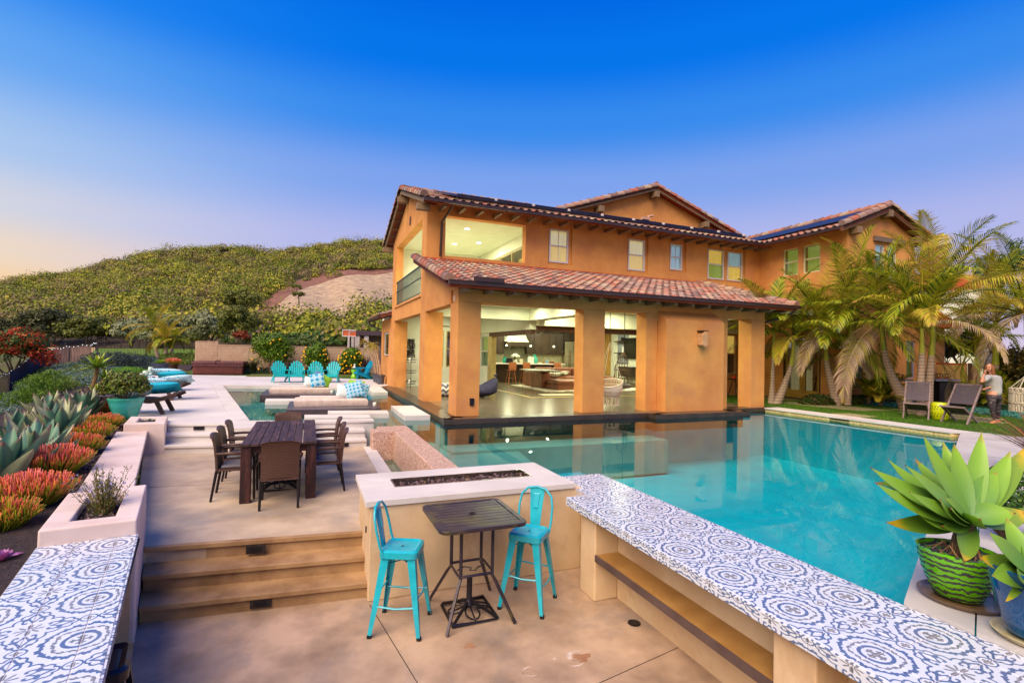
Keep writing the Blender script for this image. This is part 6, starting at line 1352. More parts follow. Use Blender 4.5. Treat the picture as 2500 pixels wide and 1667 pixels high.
def agave_mat(name, base, tip, edge, hi=.45):
 m, nt, b = new_mat(name); v = coord(nt, 'Object'); oi = nt.nodes.new('ShaderNodeObjectInfo'); uv = nt.nodes.new('ShaderNodeUVMap'); sp = nt.nodes.new('ShaderNodeSeparateXYZ'); nt.links.new(uv.outputs[0], sp.inputs[0])
 f = mth(nt, 'ADD', sp.outputs[1], mth(nt, 'MULTIPLY', mth(nt, 'SUBTRACT', noise(nt, v, 3.5), .5), .5))
 c = ramp(nt, f, [(.0, base), (hi, mixv(base, tip, .4 if hi < .5 else .1)), (.88, tip), (.985, edge)]).outputs[0]
 st = nt.nodes.new('ShaderNodeTexNoise'); st.inputs['Scale'].default_value = 1; mp = nt.nodes.new('ShaderNodeMapping'); mp.inputs['Scale'].default_value = (26, 1.6, 1); nt.links.new(uv.outputs[0], mp.inputs[0]); nt.links.new(mp.outputs[0], st.inputs[0])
 c = mixc(nt, mth(nt, 'MULTIPLY', st.outputs['Fac'], .45), c, base); c = mixc(nt, mth(nt, 'MULTIPLY', oi.outputs['Random'], .35 if hi < .5 else .05), c, tip)
 nt.links.new(c, b.inputs['Base Color']); b.inputs['Roughness'].default_value = .42; b.inputs['Subsurface Weight'].default_value = .0; return m
def mixv(a, b, t): return tuple(x * (1 - t) + y * t for x, y in zip(a, b))
def agave_leaf(parent, base, direc, L, W, curl, mat, th=.25, n=9, shape=None, world=False, side_curl=.28, spines=False, sag=0, face=None):
 """thick channelled succulent leaf; direc = (azimuth, elevation)"""
 az, el = direc; e = el; p = Vector(base); pts = [p.copy()]; d = L / (n - 1)
 for i in range(n - 1):
  q = i / (n - 1); v = Vector((math.cos(az) * math.cos(e), math.sin(az) * math.cos(e), math.sin(e))); p = p + v * d; pts.append(p.copy()); e += curl / n * (.3 + 1.4 * q) - sag / n * q
 K = 6; vs = []; uvs = []
 for i, p in enumerate(pts):
  q = i / (n - 1); w = W * (shape(q) if shape else (.42 + .58 * math.sin(math.pi * min(1, q * .5 + .28) ** 1.0)) * (1 - q ** 4.5)); w = max(w, .0015)
  t = (pts[min(i + 1, n - 1)] - pts[max(i - 1, 0)]).normalized(); s = t.cross(Vector((0, 0, 1)))
  s = Vector((-math.sin(az), math.cos(az), 0)) if s.length < .1 else -s.normalized(); nn = s.cross(t).normalized()
  if nn.z < 0 and el < 1.2: nn = -nn
  if face is not None:
   s2 = face.cross(t)
   if s2.length > .2: s2.normalize(); s = s2 if s2.dot(s) > 0 else -s2; nn = s.cross(t).normalized(); nn = nn if nn.dot(face) > 0 else -nn
  for k in range(K + 1):
   x = -1 + 2 * k / K; vs.append(p + s * w * .5 * x + nn * (side_curl * w * (x * x) * (1 - .3 * q))); uvs.append((k / K, q))
  for k in range(K + 1):
   x = 1 - 2 * k / K; vs.append(p + s * w * .5 * x * .98 + nn * (side_curl * w * (x * x) * (1 - .3 * q) - th * w * (1 - x * x) * (1 - q) - .0015)); uvs.append((1 - k / K, q))
 R2 = 2 * (K + 1); fs = [(i * R2 + k, i * R2 + (k + 1) % R2, (i + 1) * R2 + (k + 1) % R2, (i + 1) * R2 + k) for i in range(n - 1) for k in range(R2)]
 if spines:
  for i in range(1, n - 1):
   for k in (0, K):
    q = vs[i * R2 + k]; q2 = vs[(i + 1) * R2 + k]; out = (q - pts[i]).normalized() * .018
    for f in (0, .33, .66):
     c0 = q.lerp(q2, f); c1 = q.lerp(q2, f + .12); b0 = len(vs); vs += [c0, c1, (c0 + c1) / 2 + out]; uvs += [(0, .99)] * 3; fs.append((b0, b0 + 1, b0 + 2))
 me = bpy.data.meshes.new('leaf'); me.from_pydata([tuple(v) for v in vs], [], fs); U = me.uv_layers.new(name='uv')
 for pl in me.polygons:
  for li in pl.loop_indices: U.data[li].uv = uvs[me.loops[li].vertex_index]
 me.materials.append(mat); smooth_by_angle(me, 50); me.update(); return mk('leaf', me, parent)
AGV = agave_mat('century_leaf', lin(50, 108, 84, .85), lin(112, 156, 124, .85), lin(180, 120, 110, .8)); AGV2 = agave_mat('century_leaf_cream', lin(66, 118, 92, .85), lin(196, 196, 148, .88), lin(190, 130, 130, .8))
def century(px, py, z, s, lab, n=22, mix=.3, xy=None):
 x, y = xy if xy else P(px, py, z); z = bed_h(x, y) if xy is None else z; t = thing('century_plant', lab, 'agave', (x, y, z), 0, 'large century plants in the left bed')
 for i in range(n):
  q = i / n; az = i * 2.39996 + rnd.uniform(-.15, .15); el = R_(lerp(84, 34, q ** .8) + rnd.uniform(-5, 5)); L = s * lerp(.78, 1.05, math.sin(math.pi * (.25 + q * .6))) * rnd.uniform(.88, 1.08)
  agave_leaf(t, (math.cos(az) * .06 * s * (q + .3), math.sin(az) * .06 * s * (q + .3), .02), (az, el), L, s * .30 * rnd.uniform(.85, 1.1), lerp(-.1, .75, q), AGV2 if rnd.random() < mix else AGV, side_curl=.42, spines=True, sag=.15)
 return t
century(0, 1190, .85, 0.73, 'century plant cut by the left edge of the photo')
century(75, 1150, .85, 0.74, 'big blue green century plant third from the left edge, above the orange sticks')
century(150, 1080, .85, 0.71, 'century plant with cream edged leaves near the middle of the row', 20, .6)
century(196, 1032, .85, 0.73, 'century plant at the far end of the row beside the turquoise pot', 20, .5)
century(50, 1060, .8, 0.73, 'century plant standing behind the front row, under the wind screen', 18, .4)
century(115, 1025, .8, 0.69, 'farthest century plant of the back row', 18, .5)
def stickmat():
 m, nt, b = new_mat('fire_sticks'); v = coord(nt, 'Object'); sp = nt.nodes.new('ShaderNodeSeparateXYZ'); nt.links.new(v, sp.inputs[0]); g = nt.nodes.new('ShaderNodeNewGeometry'); oi = nt.nodes.new('ShaderNodeObjectInfo')
 f = mth(nt, 'ADD', mth(nt, 'MULTIPLY', sp.outputs[2], 2.0), mth(nt, 'MULTIPLY', mth(nt, 'SUBTRACT', g.outputs['Random Per Island'], .5), .5)); f = mth(nt, 'ADD', f, mth(nt, 'MULTIPLY', oi.outputs['Random'], .12))
 c = ramp(nt, f, [(.0, lin(96, 120, 20, .85)), (.38, lin(150, 160, 30, .88)), (.58, lin(230, 140, 70, .9)), (.80, lin(240, 100, 90, .92)), (1, lin(246, 140, 136, .95))]).outputs[0]
 nt.links.new(c, b.inputs['Base Color']); b.inputs['Roughness'].default_value = .45; return m
STK = stickmat()
def firestick(x, y, z, r, h, lab, n=330):
 t = thing('fire_stick_plant', lab, 'succulent', (x, y, z), 0, 'orange and green fire stick plants along the bed'); Vs = []; Fs = []; o = 0
 for i in range(n):
  a = rnd.uniform(0, 6.283); q = math.sqrt(rnd.random()); tilt = q * .95; L = h * rnd.uniform(.7, 1.08) * (1 - .12 * q); p = Vector((math.cos(a) * r * .45 * q, math.sin(a) * r * .45 * q, 0)); d = Vector((math.cos(a) * math.sin(tilt), math.sin(a) * math.sin(tilt), math.cos(tilt)))
  pts = [p];
  for k in range(3): d = (d + Vector((rnd.uniform(-.22, .22), rnd.uniform(-.22, .22), .12))).normalized(); p = p + d * L / 3; pts.append(p)
  br = [pts]
  for k in range(2):
   s0 = pts[2]; dd = (d + Vector((rnd.uniform(-.6, .6), rnd.uniform(-.6, .6), .2))).normalized(); br.append([s0, s0 + dd * L * .17, s0 + dd * L * .2 + Vector((0, 0, L * .13))])
  for b_ in br:
   m = MB().tube(b_, [.0065] * (len(b_) - 1) + [.005], 3); Vs += m.v; Fs += [tuple(j + o for j in f) for f in m.f if len(f) == 4]; o = len(Vs)
 np_obj('sticks', np.array(Vs) + np.array([x, y, z]), np.array(Fs), STK, t, kind='stuff'); return t
for (px, py, r, h, lab) in ((8, 1275, .26, .30, 'fire stick plant cut by the left edge, opposite the square planter'), (72, 1225, .40, .40, 'wide yellow green fire stick plant left of the large red flower'), (128, 1160, .40, .42, 'brightest coral topped fire stick plant in the middle of the row'), (186, 1110, .36, .36, 'fire stick plant beside the bench, before the cream edged agave'), (222, 1075, .34, .34, 'orange fire stick plant beside the far part of the bench'), (252, 1048, .34, .34, 'fire stick plant level with the far planter'), (272, 1015, .32, .34, 'farthest fire stick plant, touching the turquoise pot')):
 x, y = P(px, py, .9); firestick(x, y, bed_h(x, y), r, h, lab)
REDP = leafmat('red_bromeliad', [lin(206, 24, 52, .9), lin(230, 50, 70, .9), lin(180, 20, 40, .9)], .4, .2); PURL = leafmat('purple_rosette', [lin(80, 40, 66, .8), lin(56, 28, 52, .8)], .4, .1); PINK = leafmat('pink_rosette', [lin(214, 90, 140, .85), lin(180, 110, 170, .85)], .4, .1)
def rosette(nm, lab, px, py, s, mat, n=26, z=.9, cat='succulent', xy=None, elr=(75, 15), w=.3, grp=None):
 x, y = xy or P(px, py, z); z = bed_h(x, y) if xy is None else z; t = thing(nm, lab, cat, (x, y, z), 0, grp)
 for i in range(n):
  q = i / n; az = i * 2.4; el = R_(lerp(elr[0], elr[1], q)); L = s * rnd.uniform(.8, 1.1) * (.6 + .4 * q); d = Vector((math.cos(az) * math.cos(el), math.sin(az) * math.cos(el), math.sin(el)))
  pts = [d * L * k + Vector((0, 0, -.25 * L * k * k * q)) for k in (0, .35, .7, 1)]; vs, fs = ribbon(pts, [L * w * .5, L * w, L * w * .85, .003], .2); part('leaf', MB().add(vs, fs), mat, t, world=False)
 return t
rosette('red_rosette', 'large crimson rosette plant in the mulch beside the bench planter', 131, 1190, .17, REDP, 24, w=.42); rosette('red_rosette', 'crimson rosette plant in the mulch beside the bench', 210, 1108, .14, REDP, 20, w=.42); rosette('red_rosette', 'small crimson rosette farther along the mulch strip', 242, 1078, .11, REDP, 16, w=.42); rosette('red_rosette', 'tiny crimson rosette between the bench and the coral sticks', 183, 1146, .07, REDP, 12, w=.5)
rosette('purple_rosette', 'dark purple rosette between the century plants', 32, 1125, .2, PURL, 26, w=.25); rosette('purple_rosette', 'dark red spiky rosette between the far century plants', 178, 1020, .3, PURL, 30, w=.16); rosette('pink_rosette', 'pink and violet echeveria at the left edge of the mulch', 6, 1355, .14, PINK, 18, w=.5)
t = thing('flowering_shrub', 'wispy blue flowered rosemary growing in the square planter', 'shrub', (-1.75, 5.9, .98)); tw = MB(); LC_ = []; FC = []
for i in range(70):
 a = rnd.uniform(0, 6.283); tilt = rnd.uniform(.05, .9); L = rnd.uniform(.22, .50); p = Vector((rnd.uniform(-.05, .05), rnd.uniform(-.1, .1), .0)); d = Vector((math.cos(a) * math.sin(tilt), math.sin(a) * math.sin(tilt), math.cos(tilt))); pts = [p.copy()]
 for k in range(6): d = (d + Vector((rnd.uniform(-.2, .2), rnd.uniform(-.2, .2), .10))).normalized(); p = p + d * L / 6; pts.append(p.copy())
 tw.tube(pts, [.004, .0035, .003, .003, .002, .002, .001], 3)
 for k in range(1, 7):
  for j in range(7): v = pts[k - 1].lerp(pts[k], rnd.random()) + Vector((rnd.gauss(0, .011), rnd.gauss(0, .011), rnd.gauss(0, .008))); (FC if (k > 3 and rnd.random() < .10) else LC_).append(tuple(v + Vector((-1.75, 5.9, .98))))
part('twigs', tw, surf('rosemary_twig', lin(120, 96, 50), None, .8), t, world=False)
V, F = leaves(np.array(LC_), .028, .28, .8); np_obj('foliage', V, F, leafmat('rosemary_leaves', [lin(96, 110, 40, .85), lin(130, 130, 60, .85), lin(84, 96, 52, .85), lin(150, 128, 48, .85), lin(110, 120, 84, .85)], .5, .2), t); V, F = leaves(np.array(FC), .018, .9, .3); np_obj('blossom', V, F, leafmat('blue_blossom', [lin(150, 150, 220, .9), lin(180, 176, 230, .9)], .5, .2), t, kind='stuff')
for k in range(7):
 rosette('small_succulent', ('leftmost', 'second', 'third', 'middle', 'fifth', 'sixth', 'rightmost')[k] + ' grey green rosette in the small square planter', 0, 0, .10, BLUEG, 18, z=1.02, xy=(-3.06 + .05 * k, 11.85 + (k * 37 % 5) * .12), w=.3, grp='succulents in the small planter')
# --- daybeds, pillows
MATT = surf('cream_canvas', lin(236, 216, 202, .9), lin(224, 198, 186, .88), .9, 1.5, 16, 1.0, .03, scale=(5, 1, 1))
def mattress(x0, x1, y0, y1, z0, z1, lab, sk=(0, 0)):
 m = MB(); nx, ny = 28, 10; rs = random.Random(int(x0 * 100))
 def top(u, v):
  e = min(u, 1 - u, (v) * .6, (1 - v) * .6) * 14; return (1 - math.exp(-max(0, e) * 1.5))
 vs = [];
 for j in range(ny + 1):
  for i in range(nx + 1):
   u, v = i / nx, j / ny; vs.append((lerp(x0, x1, u), lerp(y0, y1, v) + sk[0] * u, lerp(z1 - .03, z1, top(u, v)) + rs.uniform(-.003, .003)))
 N = len(vs); per = [i for i in range(nx + 1)] + [(j + 1) * (nx + 1) - 1 for j in range(1, ny + 1)] + [ny * (nx + 1) + i for i in range(nx - 1, -1, -1)] + [j * (nx + 1) for j in range(ny - 1, 0, -1)]
 cx, cy = (x0 + x1) / 2, (y0 + y1) / 2; rows = [per]
 for f_, o in ((.55, .012), (.0, -.004)):
  r = []
  for q in per:
   x, y, z = vs[q]; w = rs.uniform(-.006, .006); r.append(N); vs.append((x + (o + w) * (1 if x > cx else -1) * (abs(x - cx) > (x1 - x0) * .49), y + (o + w) * (1 if y > cy else -1) * (abs(y - cy) > (y1 - y0) * .4), lerp(z0, z, f_))); N += 1
  rows.append(r)
 fs = [(j * (nx + 1) + i, j * (nx + 1) + i + 1, (j + 1) * (nx + 1) + i + 1, (j + 1) * (nx + 1) + i) for j in range(ny) for i in range(nx)]
 for a, b in zip(rows[:-1], rows[1:]): fs += [(a[k], b[k], b[(k + 1) % len(b)], a[(k + 1) % len(a)]) for k in range(len(a))]
 return solo('mattress', MB().add(vs, fs), MATT, lab, 'mattress', 'canvas covered daybed mattresses', auto=60)
mattress(-.30, 1.62, 14.75, 15.85, 1.0, 1.18, 'rumpled cream mattress on the near pool platform'); mattress(-1.17, .76, 19.0, 20.0, 1.0, 1.18, 'rumpled cream mattress on the far pool platform')
def pillow_mat(name, c1, c2, c3, s, kind=0):
 m, nt, b = new_mat(name); v = coord(nt, 'Object', (s, s, s)); sp = nt.nodes.new('ShaderNodeSeparateXYZ'); nt.links.new(v, sp.inputs[0])
 if kind == 0:   # diamonds in rings
  a = mth(nt, 'ABSOLUTE', mth(nt, 'SUBTRACT', mth(nt, 'FRACT', sp.outputs[0]), .5)); c = mth(nt, 'ABSOLUTE', mth(nt, 'SUBTRACT', mth(nt, 'FRACT', sp.outputs[2]), .5)); d = mth(nt, 'ADD', a, c)
  r = ramp(nt, d, [(0, c3), (.14, c1), (.26, c3), (.36, c2), (.5, c3), (.58, c1), (.85, c2)], 'CONSTANT').outputs[0]
 else:           # paisley-like swirls
  n = nt.nodes.new('ShaderNodeTexVoronoi'); n.feature = 'DISTANCE_TO_EDGE'; n.inputs['Scale'].default_value = 1; nt.links.new(v, n.inputs['Vector']); w = mth(nt, 'FRACT', mth(nt, 'MULTIPLY', n.outputs['Distance'], 5)); r = ramp(nt, w, [(0, c3), (.3, c1), (.6, c2), (.8, c3)], 'CONSTANT').outputs[0]
 nt.links.new(r, b.inputs['Base Color']); b.inputs['Roughness'].default_value = .9; bump(nt, b, noise(nt, coord(nt), 14, 3), .5, .02); return m
WHT = lin(232, 240, 240, .9); PTD = pillow_mat('diamond_print', lin(20, 130, 190), lin(40, 170, 200), WHT, 9.5); PTD2 = pillow_mat('large_diamond_print', lin(16, 128, 180), lin(40, 170, 205), WHT, 5.5)
PTS = pillow_mat('swirl_print', lin(30, 170, 196), lin(20, 140, 190), WHT, 9, 1); PTW = pillow_mat('pale_swirl_print', lin(150, 200, 214), WHT, lin(226, 222, 210), 12, 1)
PLAIN = surf('turquoise_cloth', lin(24, 172, 196, .95), lin(20, 158, 186, .95), .9, 4, 14, .4, .02); GREENC = surf('green_cloth', lin(150, 196, 60, .95), lin(130, 180, 50, .95), .9, 4, 14, .4, .02)
def pillow(lab, c, w, h, t, rx, ry, rz, mat, grp='scatter pillows'):
 m = MB(); n = 10; vs = []; fs = []
 for s in (1, -1):
  for j in range(n + 1):
   for i in range(n + 1):
    u, v = -1 + 2 * i / n, -1 + 2 * j / n; pin = 1 - .10 * (1 - abs(u)) * abs(v) ** 3 - 0; pin2 = 1 - .10 * (1 - abs(v)) * abs(u) ** 3; th = (max(0, (1 - u * u) * (1 - v * v)) ** .45)
    vs.append((u * w / 2 * pin2, s * t / 2 * th, v * h / 2 * pin))
 N = (n + 1) ** 2
 for s in (0, 1):
  for j in range(n):
   for i in range(n):
    q = (j * (n + 1) + i, j * (n + 1) + i + 1, (j + 1) * (n + 1) + i + 1, (j + 1) * (n + 1) + i); q = tuple(a + s * N for a in q); fs.append(q[::-1] if s == 0 else q)
 me = mesh_of('pillow', m.add(vs, fs), mat, True); o = mk('pillow', me); o.location = c; o.rotation_euler = (R_(rx), R_(ry), R_(rz)); return tag(o, lab, 'pillow', grp)
pillow('white swirl patterned pillow at the left of the near daybed heap', (1.02, 15.2, 1.36), .46, .40, .18, -28, 12, 6, PTW); pillow('blue and white diamond pillow at the front of the near daybed', (1.28, 15.12, 1.42), .50, .48, .16, -22, -14, -4, PTD)
pillow('lime green pillow behind the near daybed heap', (1.36, 15.45, 1.42), .48, .50, .14, -18, 8, 8, GREENC); pillow('second blue diamond pillow leaning right on the near daybed', (1.50, 15.25, 1.40), .44, .46, .15, -20, 24, 16, PTD); pillow('teal pillow lying low at the right of the near daybed heap', (1.56, 15.38, 1.28), .3, .24, .14, -50, 20, 20, PLAIN)
pillow('pale pillow at the left of the far daybed heap', (.13, 19.42, 1.37), .44, .38, .18, -26, 10, 4, PTW); pillow('blue pillow with one large white diamond on the far daybed', (.35, 19.32, 1.44), .50, .50, .16, -22, -10, -2, PTD2); pillow('lime green pillow leaning right on the far daybed', (.62, 19.46, 1.40), .42, .44, .14, -24, 32, 12, GREENC); pillow('grey blue pillow at the back of the far daybed heap', (.40, 19.62, 1.50), .44, .46, .14, -14, 30, 8, surf('slate_cloth', lin(90, 130, 170), None, .9))
GLS = surf('frosted_glass', lin(230, 228, 214), None, .3)
for x, y, z, lab in ((1.76, 14.35, 1.0, 'small glass candle holder on the near daybed platform'), (.82, 18.7, 1.0, 'small glass candle holder on the far daybed platform'), (9.2, 12.4, .976, 'small glass candle holder on the porch floor under the white swing')):
 c_ = thing('candle_holder', lab, 'candle holder', (x, y, z)); part('cup', MB().lathe([(.03, 0), (.045, .02), (.05, .11), (.04, .12), (.034, .04)], 12), GLS, c_, world=False, auto=50); part('candle', MB().lathe([(.028, .03), (.028, .07)], 8), WC, c_, world=False)
# --- loungers on the left
LNG = surf('dark_lounger_wood', lin(84, 60, 54), lin(62, 44, 42), .5, 5, 50, .2, scale=(1, 5, 5)); SLNG = surf('grey_sling', lin(120, 116, 128), lin(96, 92, 104), .7, 8, 90, .3)
def lounger(loc, rz, lab):
 """head end at +X, foot end at -X"""
 t = thing('sun_lounger', lab, 'sun lounger', loc, rz, 'curved dark wooden loungers'); prof = [(-2.0, .30), (-1.6, .37), (-1.2, .39), (-.8, .33), (-.45, .30), (-.15, .38), (.05, .47)]
 for sy in (-1, 1):
  m = MB()
  for a, b in zip(prof[:-1], prof[1:]): m.bar((a[0], sy * .36, a[1]), (b[0], sy * .36, b[1]), .04, .085)
  part('side_rail', m, LNG, t, world=False); part('front_leg', MB().bar((-.35, sy * .34, .32), (-.20, sy * .34, 0), .05, .09), LNG, t, world=False); part('rear_leg', MB().bar((-1.45, sy * .34, .36), (-1.62, sy * .34, 0), .05, .09), LNG, t, world=False)
 for k in range(22):
  x = -1.95 + k * .094; z = np.interp(x, [p[0] for p in prof], [p[1] for p in prof]); part('slat', MB().box(x - .035, x + .035, -.338, .338, z + .02, z + .045), LNG, t, world=False)
 return t
for k, (px, py, z, lab) in enumerate(((433, 962, 1.45, 'nearest curved lounger, behind the turquoise pot'), (449, 938, 1.45, 'middle curved lounger of the row left of the pool'), (446, 924, 1.42, 'farthest curved lounger, its grey foot end showing beyond the side tables'))):
 x, y = P(px, py, z); y += .36; Lg = lounger((x - .05, y, DK), R_((-4, -6, -3)[k]), lab)
 if k == 0:
  pillow('turquoise swirl pillow at the front of the nearest lounger', (x - .95, y - .16, DK + .53), .80, .50, .24, 72, 0, 8, PTS); pillow('plain turquoise pillow behind it on the nearest lounger', (x - .45, y + .18, DK + .58), .86, .46, .24, 66, -4, 4, PLAIN)
 elif k == 1: pillow('light blue swirl pillow on the left of the middle lounger', (x - .85, y - .05, DK + .52), .80, .46, .22, 70, 3, 10, PTS); pillow('blue swirl pillow on the right of the middle lounger', (x - .25, y + .05, DK + .58), .85, .46, .22, 64, -6, 0, PTS)
 else: pillow('plain turquoise pillow on the farthest lounger', (x - .35, y - .1, DK + .55), .9, .46, .24, 70, -3, 3, PLAIN); pillow('swirl printed pillow behind the plain one on the farthest lounger', (x - .6, y + .3, DK + .62), 1.0, .46, .24, 64, 2, 4, PTS)
def side_table(px, py, lab, s=1.0):
 x, y = P(px, py, 1.43); t = thing('side_table', lab, 'table', (x, y, DK), 0, 'turquoise wire side tables between the loungers')
 part('tray', MB().lathe([(.02, .44), (.29 * s, .44), (.30 * s, .47), (.285 * s, .47), (.275 * s, .452), (.02, .452)], 20), TURQ, t, world=False, auto=40)
 for a in (45, 135, 225, 315): c, s_ = math.cos(R_(a)) * .25 * s, math.sin(R_(a)) * .25 * s; part('leg', MB().tube([(c, s_, .44), (c, s_, 0)], .011, 6), TURQ, t, world=False)
 part('base_ring', MB().tube([(.25 * s * math.cos(R_(a)), .25 * s * math.sin(R_(a)), .03) for a in range(0, 360, 30)], .009, 5, closed=True), TURQ, t, world=False); return x, y
for k, (px, py, l1, l2, l3) in enumerate(((366, 927, 'nearer turquoise wire side table by the loungers', 'glass candle lamp on the nearer turquoise side table', 'small dark cup on the nearer turquoise side table'), (377, 915, 'farther turquoise wire side table by the loungers', 'glass candle lamp on the farther turquoise side table', 'small dark cup on the farther turquoise side table'))):
 x, y = side_table(px, py, l1); lm = thing('candle_lamp', l2, 'lamp', (x - .12, y, DK + .453)); part('base', MB().lathe([(.05, 0), (.06, .02), (.02, .05), (.02, .10)], 12), WC, lm, world=False, auto=40); part('glass_shade', MB().lathe([(.02, .10), (.085, .13), (.095, .24), (.07, .30), (.06, .30), (.06, .28)], 14), surf('milky_glass', lin(206, 224, 206), None, .25), lm, world=False, auto=50)
 cu = thing('cup', l3, 'cup', (x + .1, y, DK + .453)); part('bowl', MB().lathe([(.03, 0), (.05, .09), (.04, .09), (.03, .02)], 12), POTG, cu, world=False); part('rim', MB().lathe([(.05, .09), (.052, .1), (.042, .1)], 12), TRIMB, cu, world=False)
# --- pots on the left
def pot(nm, lab, prof, loc, mat, soil_z, soil_r, n=28, cat='pot', bevel=0):
 t = thing(nm, lab, cat, loc); part('pot_body', MB().lathe(prof, n, caps=True), mat, t, world=False, auto=40); part('soil', MB().lathe([(soil_r, soil_z - .02), (soil_r, soil_z)], 20), MULCH, t, world=False); return t
TQP = surf('turquoise_glaze', lin(70, 190, 180, .9), lin(40, 150, 96, .85), .18, 1.4, 40, .1, coat=.5, scale=(1, 1, 3)); BLKP = surf('black_pot', lin(44, 40, 48), lin(32, 28, 36), .5, 5, 60, .1); BLUP = surf('slate_blue_pot', lin(62, 70, 92), lin(50, 56, 76), .45, 5, 60, .1)
x, y = -3.62, 13.25; pot('turquoise_pot', 'big glazed turquoise pot holding a round clipped shrub by the deck corner', [(.17, 0), (.22, .05), (.30, .32), (.325, .40), (.335, .42), (.33, .45), (.30, .45), (.29, .41)], (x, y, DK), TQP, .40, .29)
shrub('potted_shrub', 'round clipped green shrub growing in the turquoise pot', 'shrub', (x - .02, y, DK + .38), (.46, .44, .34), 9000, .058, leafmat('boxwood_leaves', [lin(88, 116, 36, .85), lin(120, 140, 48, .85), lin(66, 88, 30, .8), lin(120, 96, 40, .8), lin(140, 156, 64, .85)], .4, .2), clumps=200, lump=.2, asp=.7, zoff=.30, sn=5, fill=.5)
AGG = agave_mat('foxtail_leaf', lin(66, 128, 44, .9), lin(176, 190, 40, .95), lin(196, 110, 50, .9))
def attenuata_shape(q): return max(.0, math.sin(math.pi * min(1, .16 + q * .86)) ** .8) * (1 if q < .97 else .25)
def rosette_agave(lab, c, s, n, cat='agave', nm='foxtail_agave', mat=None, trunk=0, lo=-12, hi=78, W=.24):
 t = thing(nm, lab, cat, c); c0 = Vector((0, 0, trunk))
 if trunk: part('trunk', MB().tube([(-.12, 0, 0), (-.05, 0, trunk * .5), (0, 0, trunk)], [.075, .07, .06], 8), surf('ringed_stem', lin(140, 110, 66), lin(96, 72, 44), .8, 14, 60, .6, scale=(1, 1, 5)), t, world=False, auto=60)
 for i in range(n):
  q = i / n; az = i * 2.39996; el = R_(lerp(hi, lo, q)); L = s * rnd.uniform(.85, 1.08) * (.75 + .3 * math.sin(math.pi * q))
  agave_leaf(t, tuple(c0 + Vector((math.cos(az), math.sin(az), 0)) * .04 * s), (az, el), L, L * W, lerp(-.3, .5, 1 - q), mat or AGG, shape=attenuata_shape, side_curl=.16, th=.16, n=8, sag=.2)
 return t
p = PD(236, 952, 17.2); rosette_agave('green agave rosette raised on a ringed trunk above the black pot', tuple(p), .62, 22, trunk=.78)
p = PD(236, 958, 15.6); rosette_agave('low yellow green agave in the black pot beside the clipped shrub', tuple(p), .34, 16, hi=70, lo=10); pot('black_pot', 'black pot half hidden behind the clipped shrub', [(.15, 0), (.2, .38), (.22, .40), (.2, .42), (.18, .4)], (p.x, p.y, p.z - .36), BLKP, .36, .18)
p = PD(256, 938, 17.6); rosette_agave('small yellow green agave behind the clipped shrub', tuple(p), .42, 14, hi=70, lo=0, trunk=.2)
p = PD(196, 952, 18.5); rosette_agave('small orange tipped agave among the ground cover', (p.x, p.y, p.z - .3), .4, 12, hi=75, lo=20)
x, y = P(391, 911, DK); pot('planter_bowl', 'large dark blue bowl planter at the back left of the deck', [(.22, 0), (.30, .08), (.41, .42), (.43, .50), (.44, .56), (.41, .56), (.40, .5)], (x, y, DK), BLUP, .5, .39); rosette('leafy_green_plant', 'yellow green leafy rosettes filling the dark blue bowl', 0, 0, .42, AGL2 if 0 else leafmat('lime_leaves', [lin(150, 190, 40, .95), lin(186, 206, 60, .95), lin(116, 160, 36, .95)], .45, .3), 60, z=DK + .5, xy=(x, y), w=.35, elr=(85, 25))
x, y = P(422, 906, DK); pot('small_dark_pot', 'small dark pot holding the coral fire stick plant', [(.20, 0), (.27, .40), (.29, .42), (.27, .45), (.25, .42)], (x, y, DK), TRIMB, .4, .25); firestick(x, y, DK + .36, .42, .48, 'round coral fire stick plant in the small dark pot', 260)
rosette('agave_sprout', 'dark spiky leaves lying on the deck beside the hot tub', 0, 0, .5, PURP, 14, z=DK, xy=P(456, 906, DK), w=.12, elr=(30, 5))
# --- palms
FRG = leafmat('palm_leaflet', [lin(124, 146, 26, 1), lin(176, 180, 34, 1), lin(76, 102, 26, .9), lin(204, 192, 46, 1), lin(50, 74, 26, .8)], .45, .35)
FRY = leafmat('yellow_palm_leaflet', [lin(186, 180, 40, .95), lin(206, 176, 50, .95), lin(150, 150, 40, .95), lin(196, 150, 70, .9)], .5, .35)
FRD = leafmat('dry_palm_leaflet', [lin(176, 150, 120, .9), lin(150, 120, 96, .85), lin(196, 172, 140, .9), lin(170, 150, 60, .9)], .7, .2)
TRK = None
def trunkmat():
 m, nt, b = new_mat('palm_trunk'); v = coord(nt, 'Object'); w = nt.nodes.new('ShaderNodeTexWave'); w.bands_direction = 'Z'; w.inputs['Scale'].default_value = 3.2; w.inputs['Distortion'].default_value = 1.2; w.inputs['Detail'].default_value = 2; nt.links.new(v, w.inputs[0])
 n = noise(nt, v, 9); c = mixc(nt, n, lin(206, 178, 150, .9), lin(160, 132, 110, .85)); e = ramp(nt, w.outputs['Fac'], [(0, lin(120, 90, 72)), (.14, (1, 1, 1, 1))]).outputs[0]; c = mixc(nt, .8, c, e, 'MULTIPLY')
 nt.links.new(c, b.inputs['Base Color']); b.inputs['Roughness'].default_value = .8; bump(nt, b, e, .5, .01); return m
TRK = trunkmat(); SHF_ = surf('green_crownshaft', lin(190, 176, 50, .95), lin(130, 150, 44, .95), .4, 1.5, 30, .1, scale=(1, 1, 1.5))
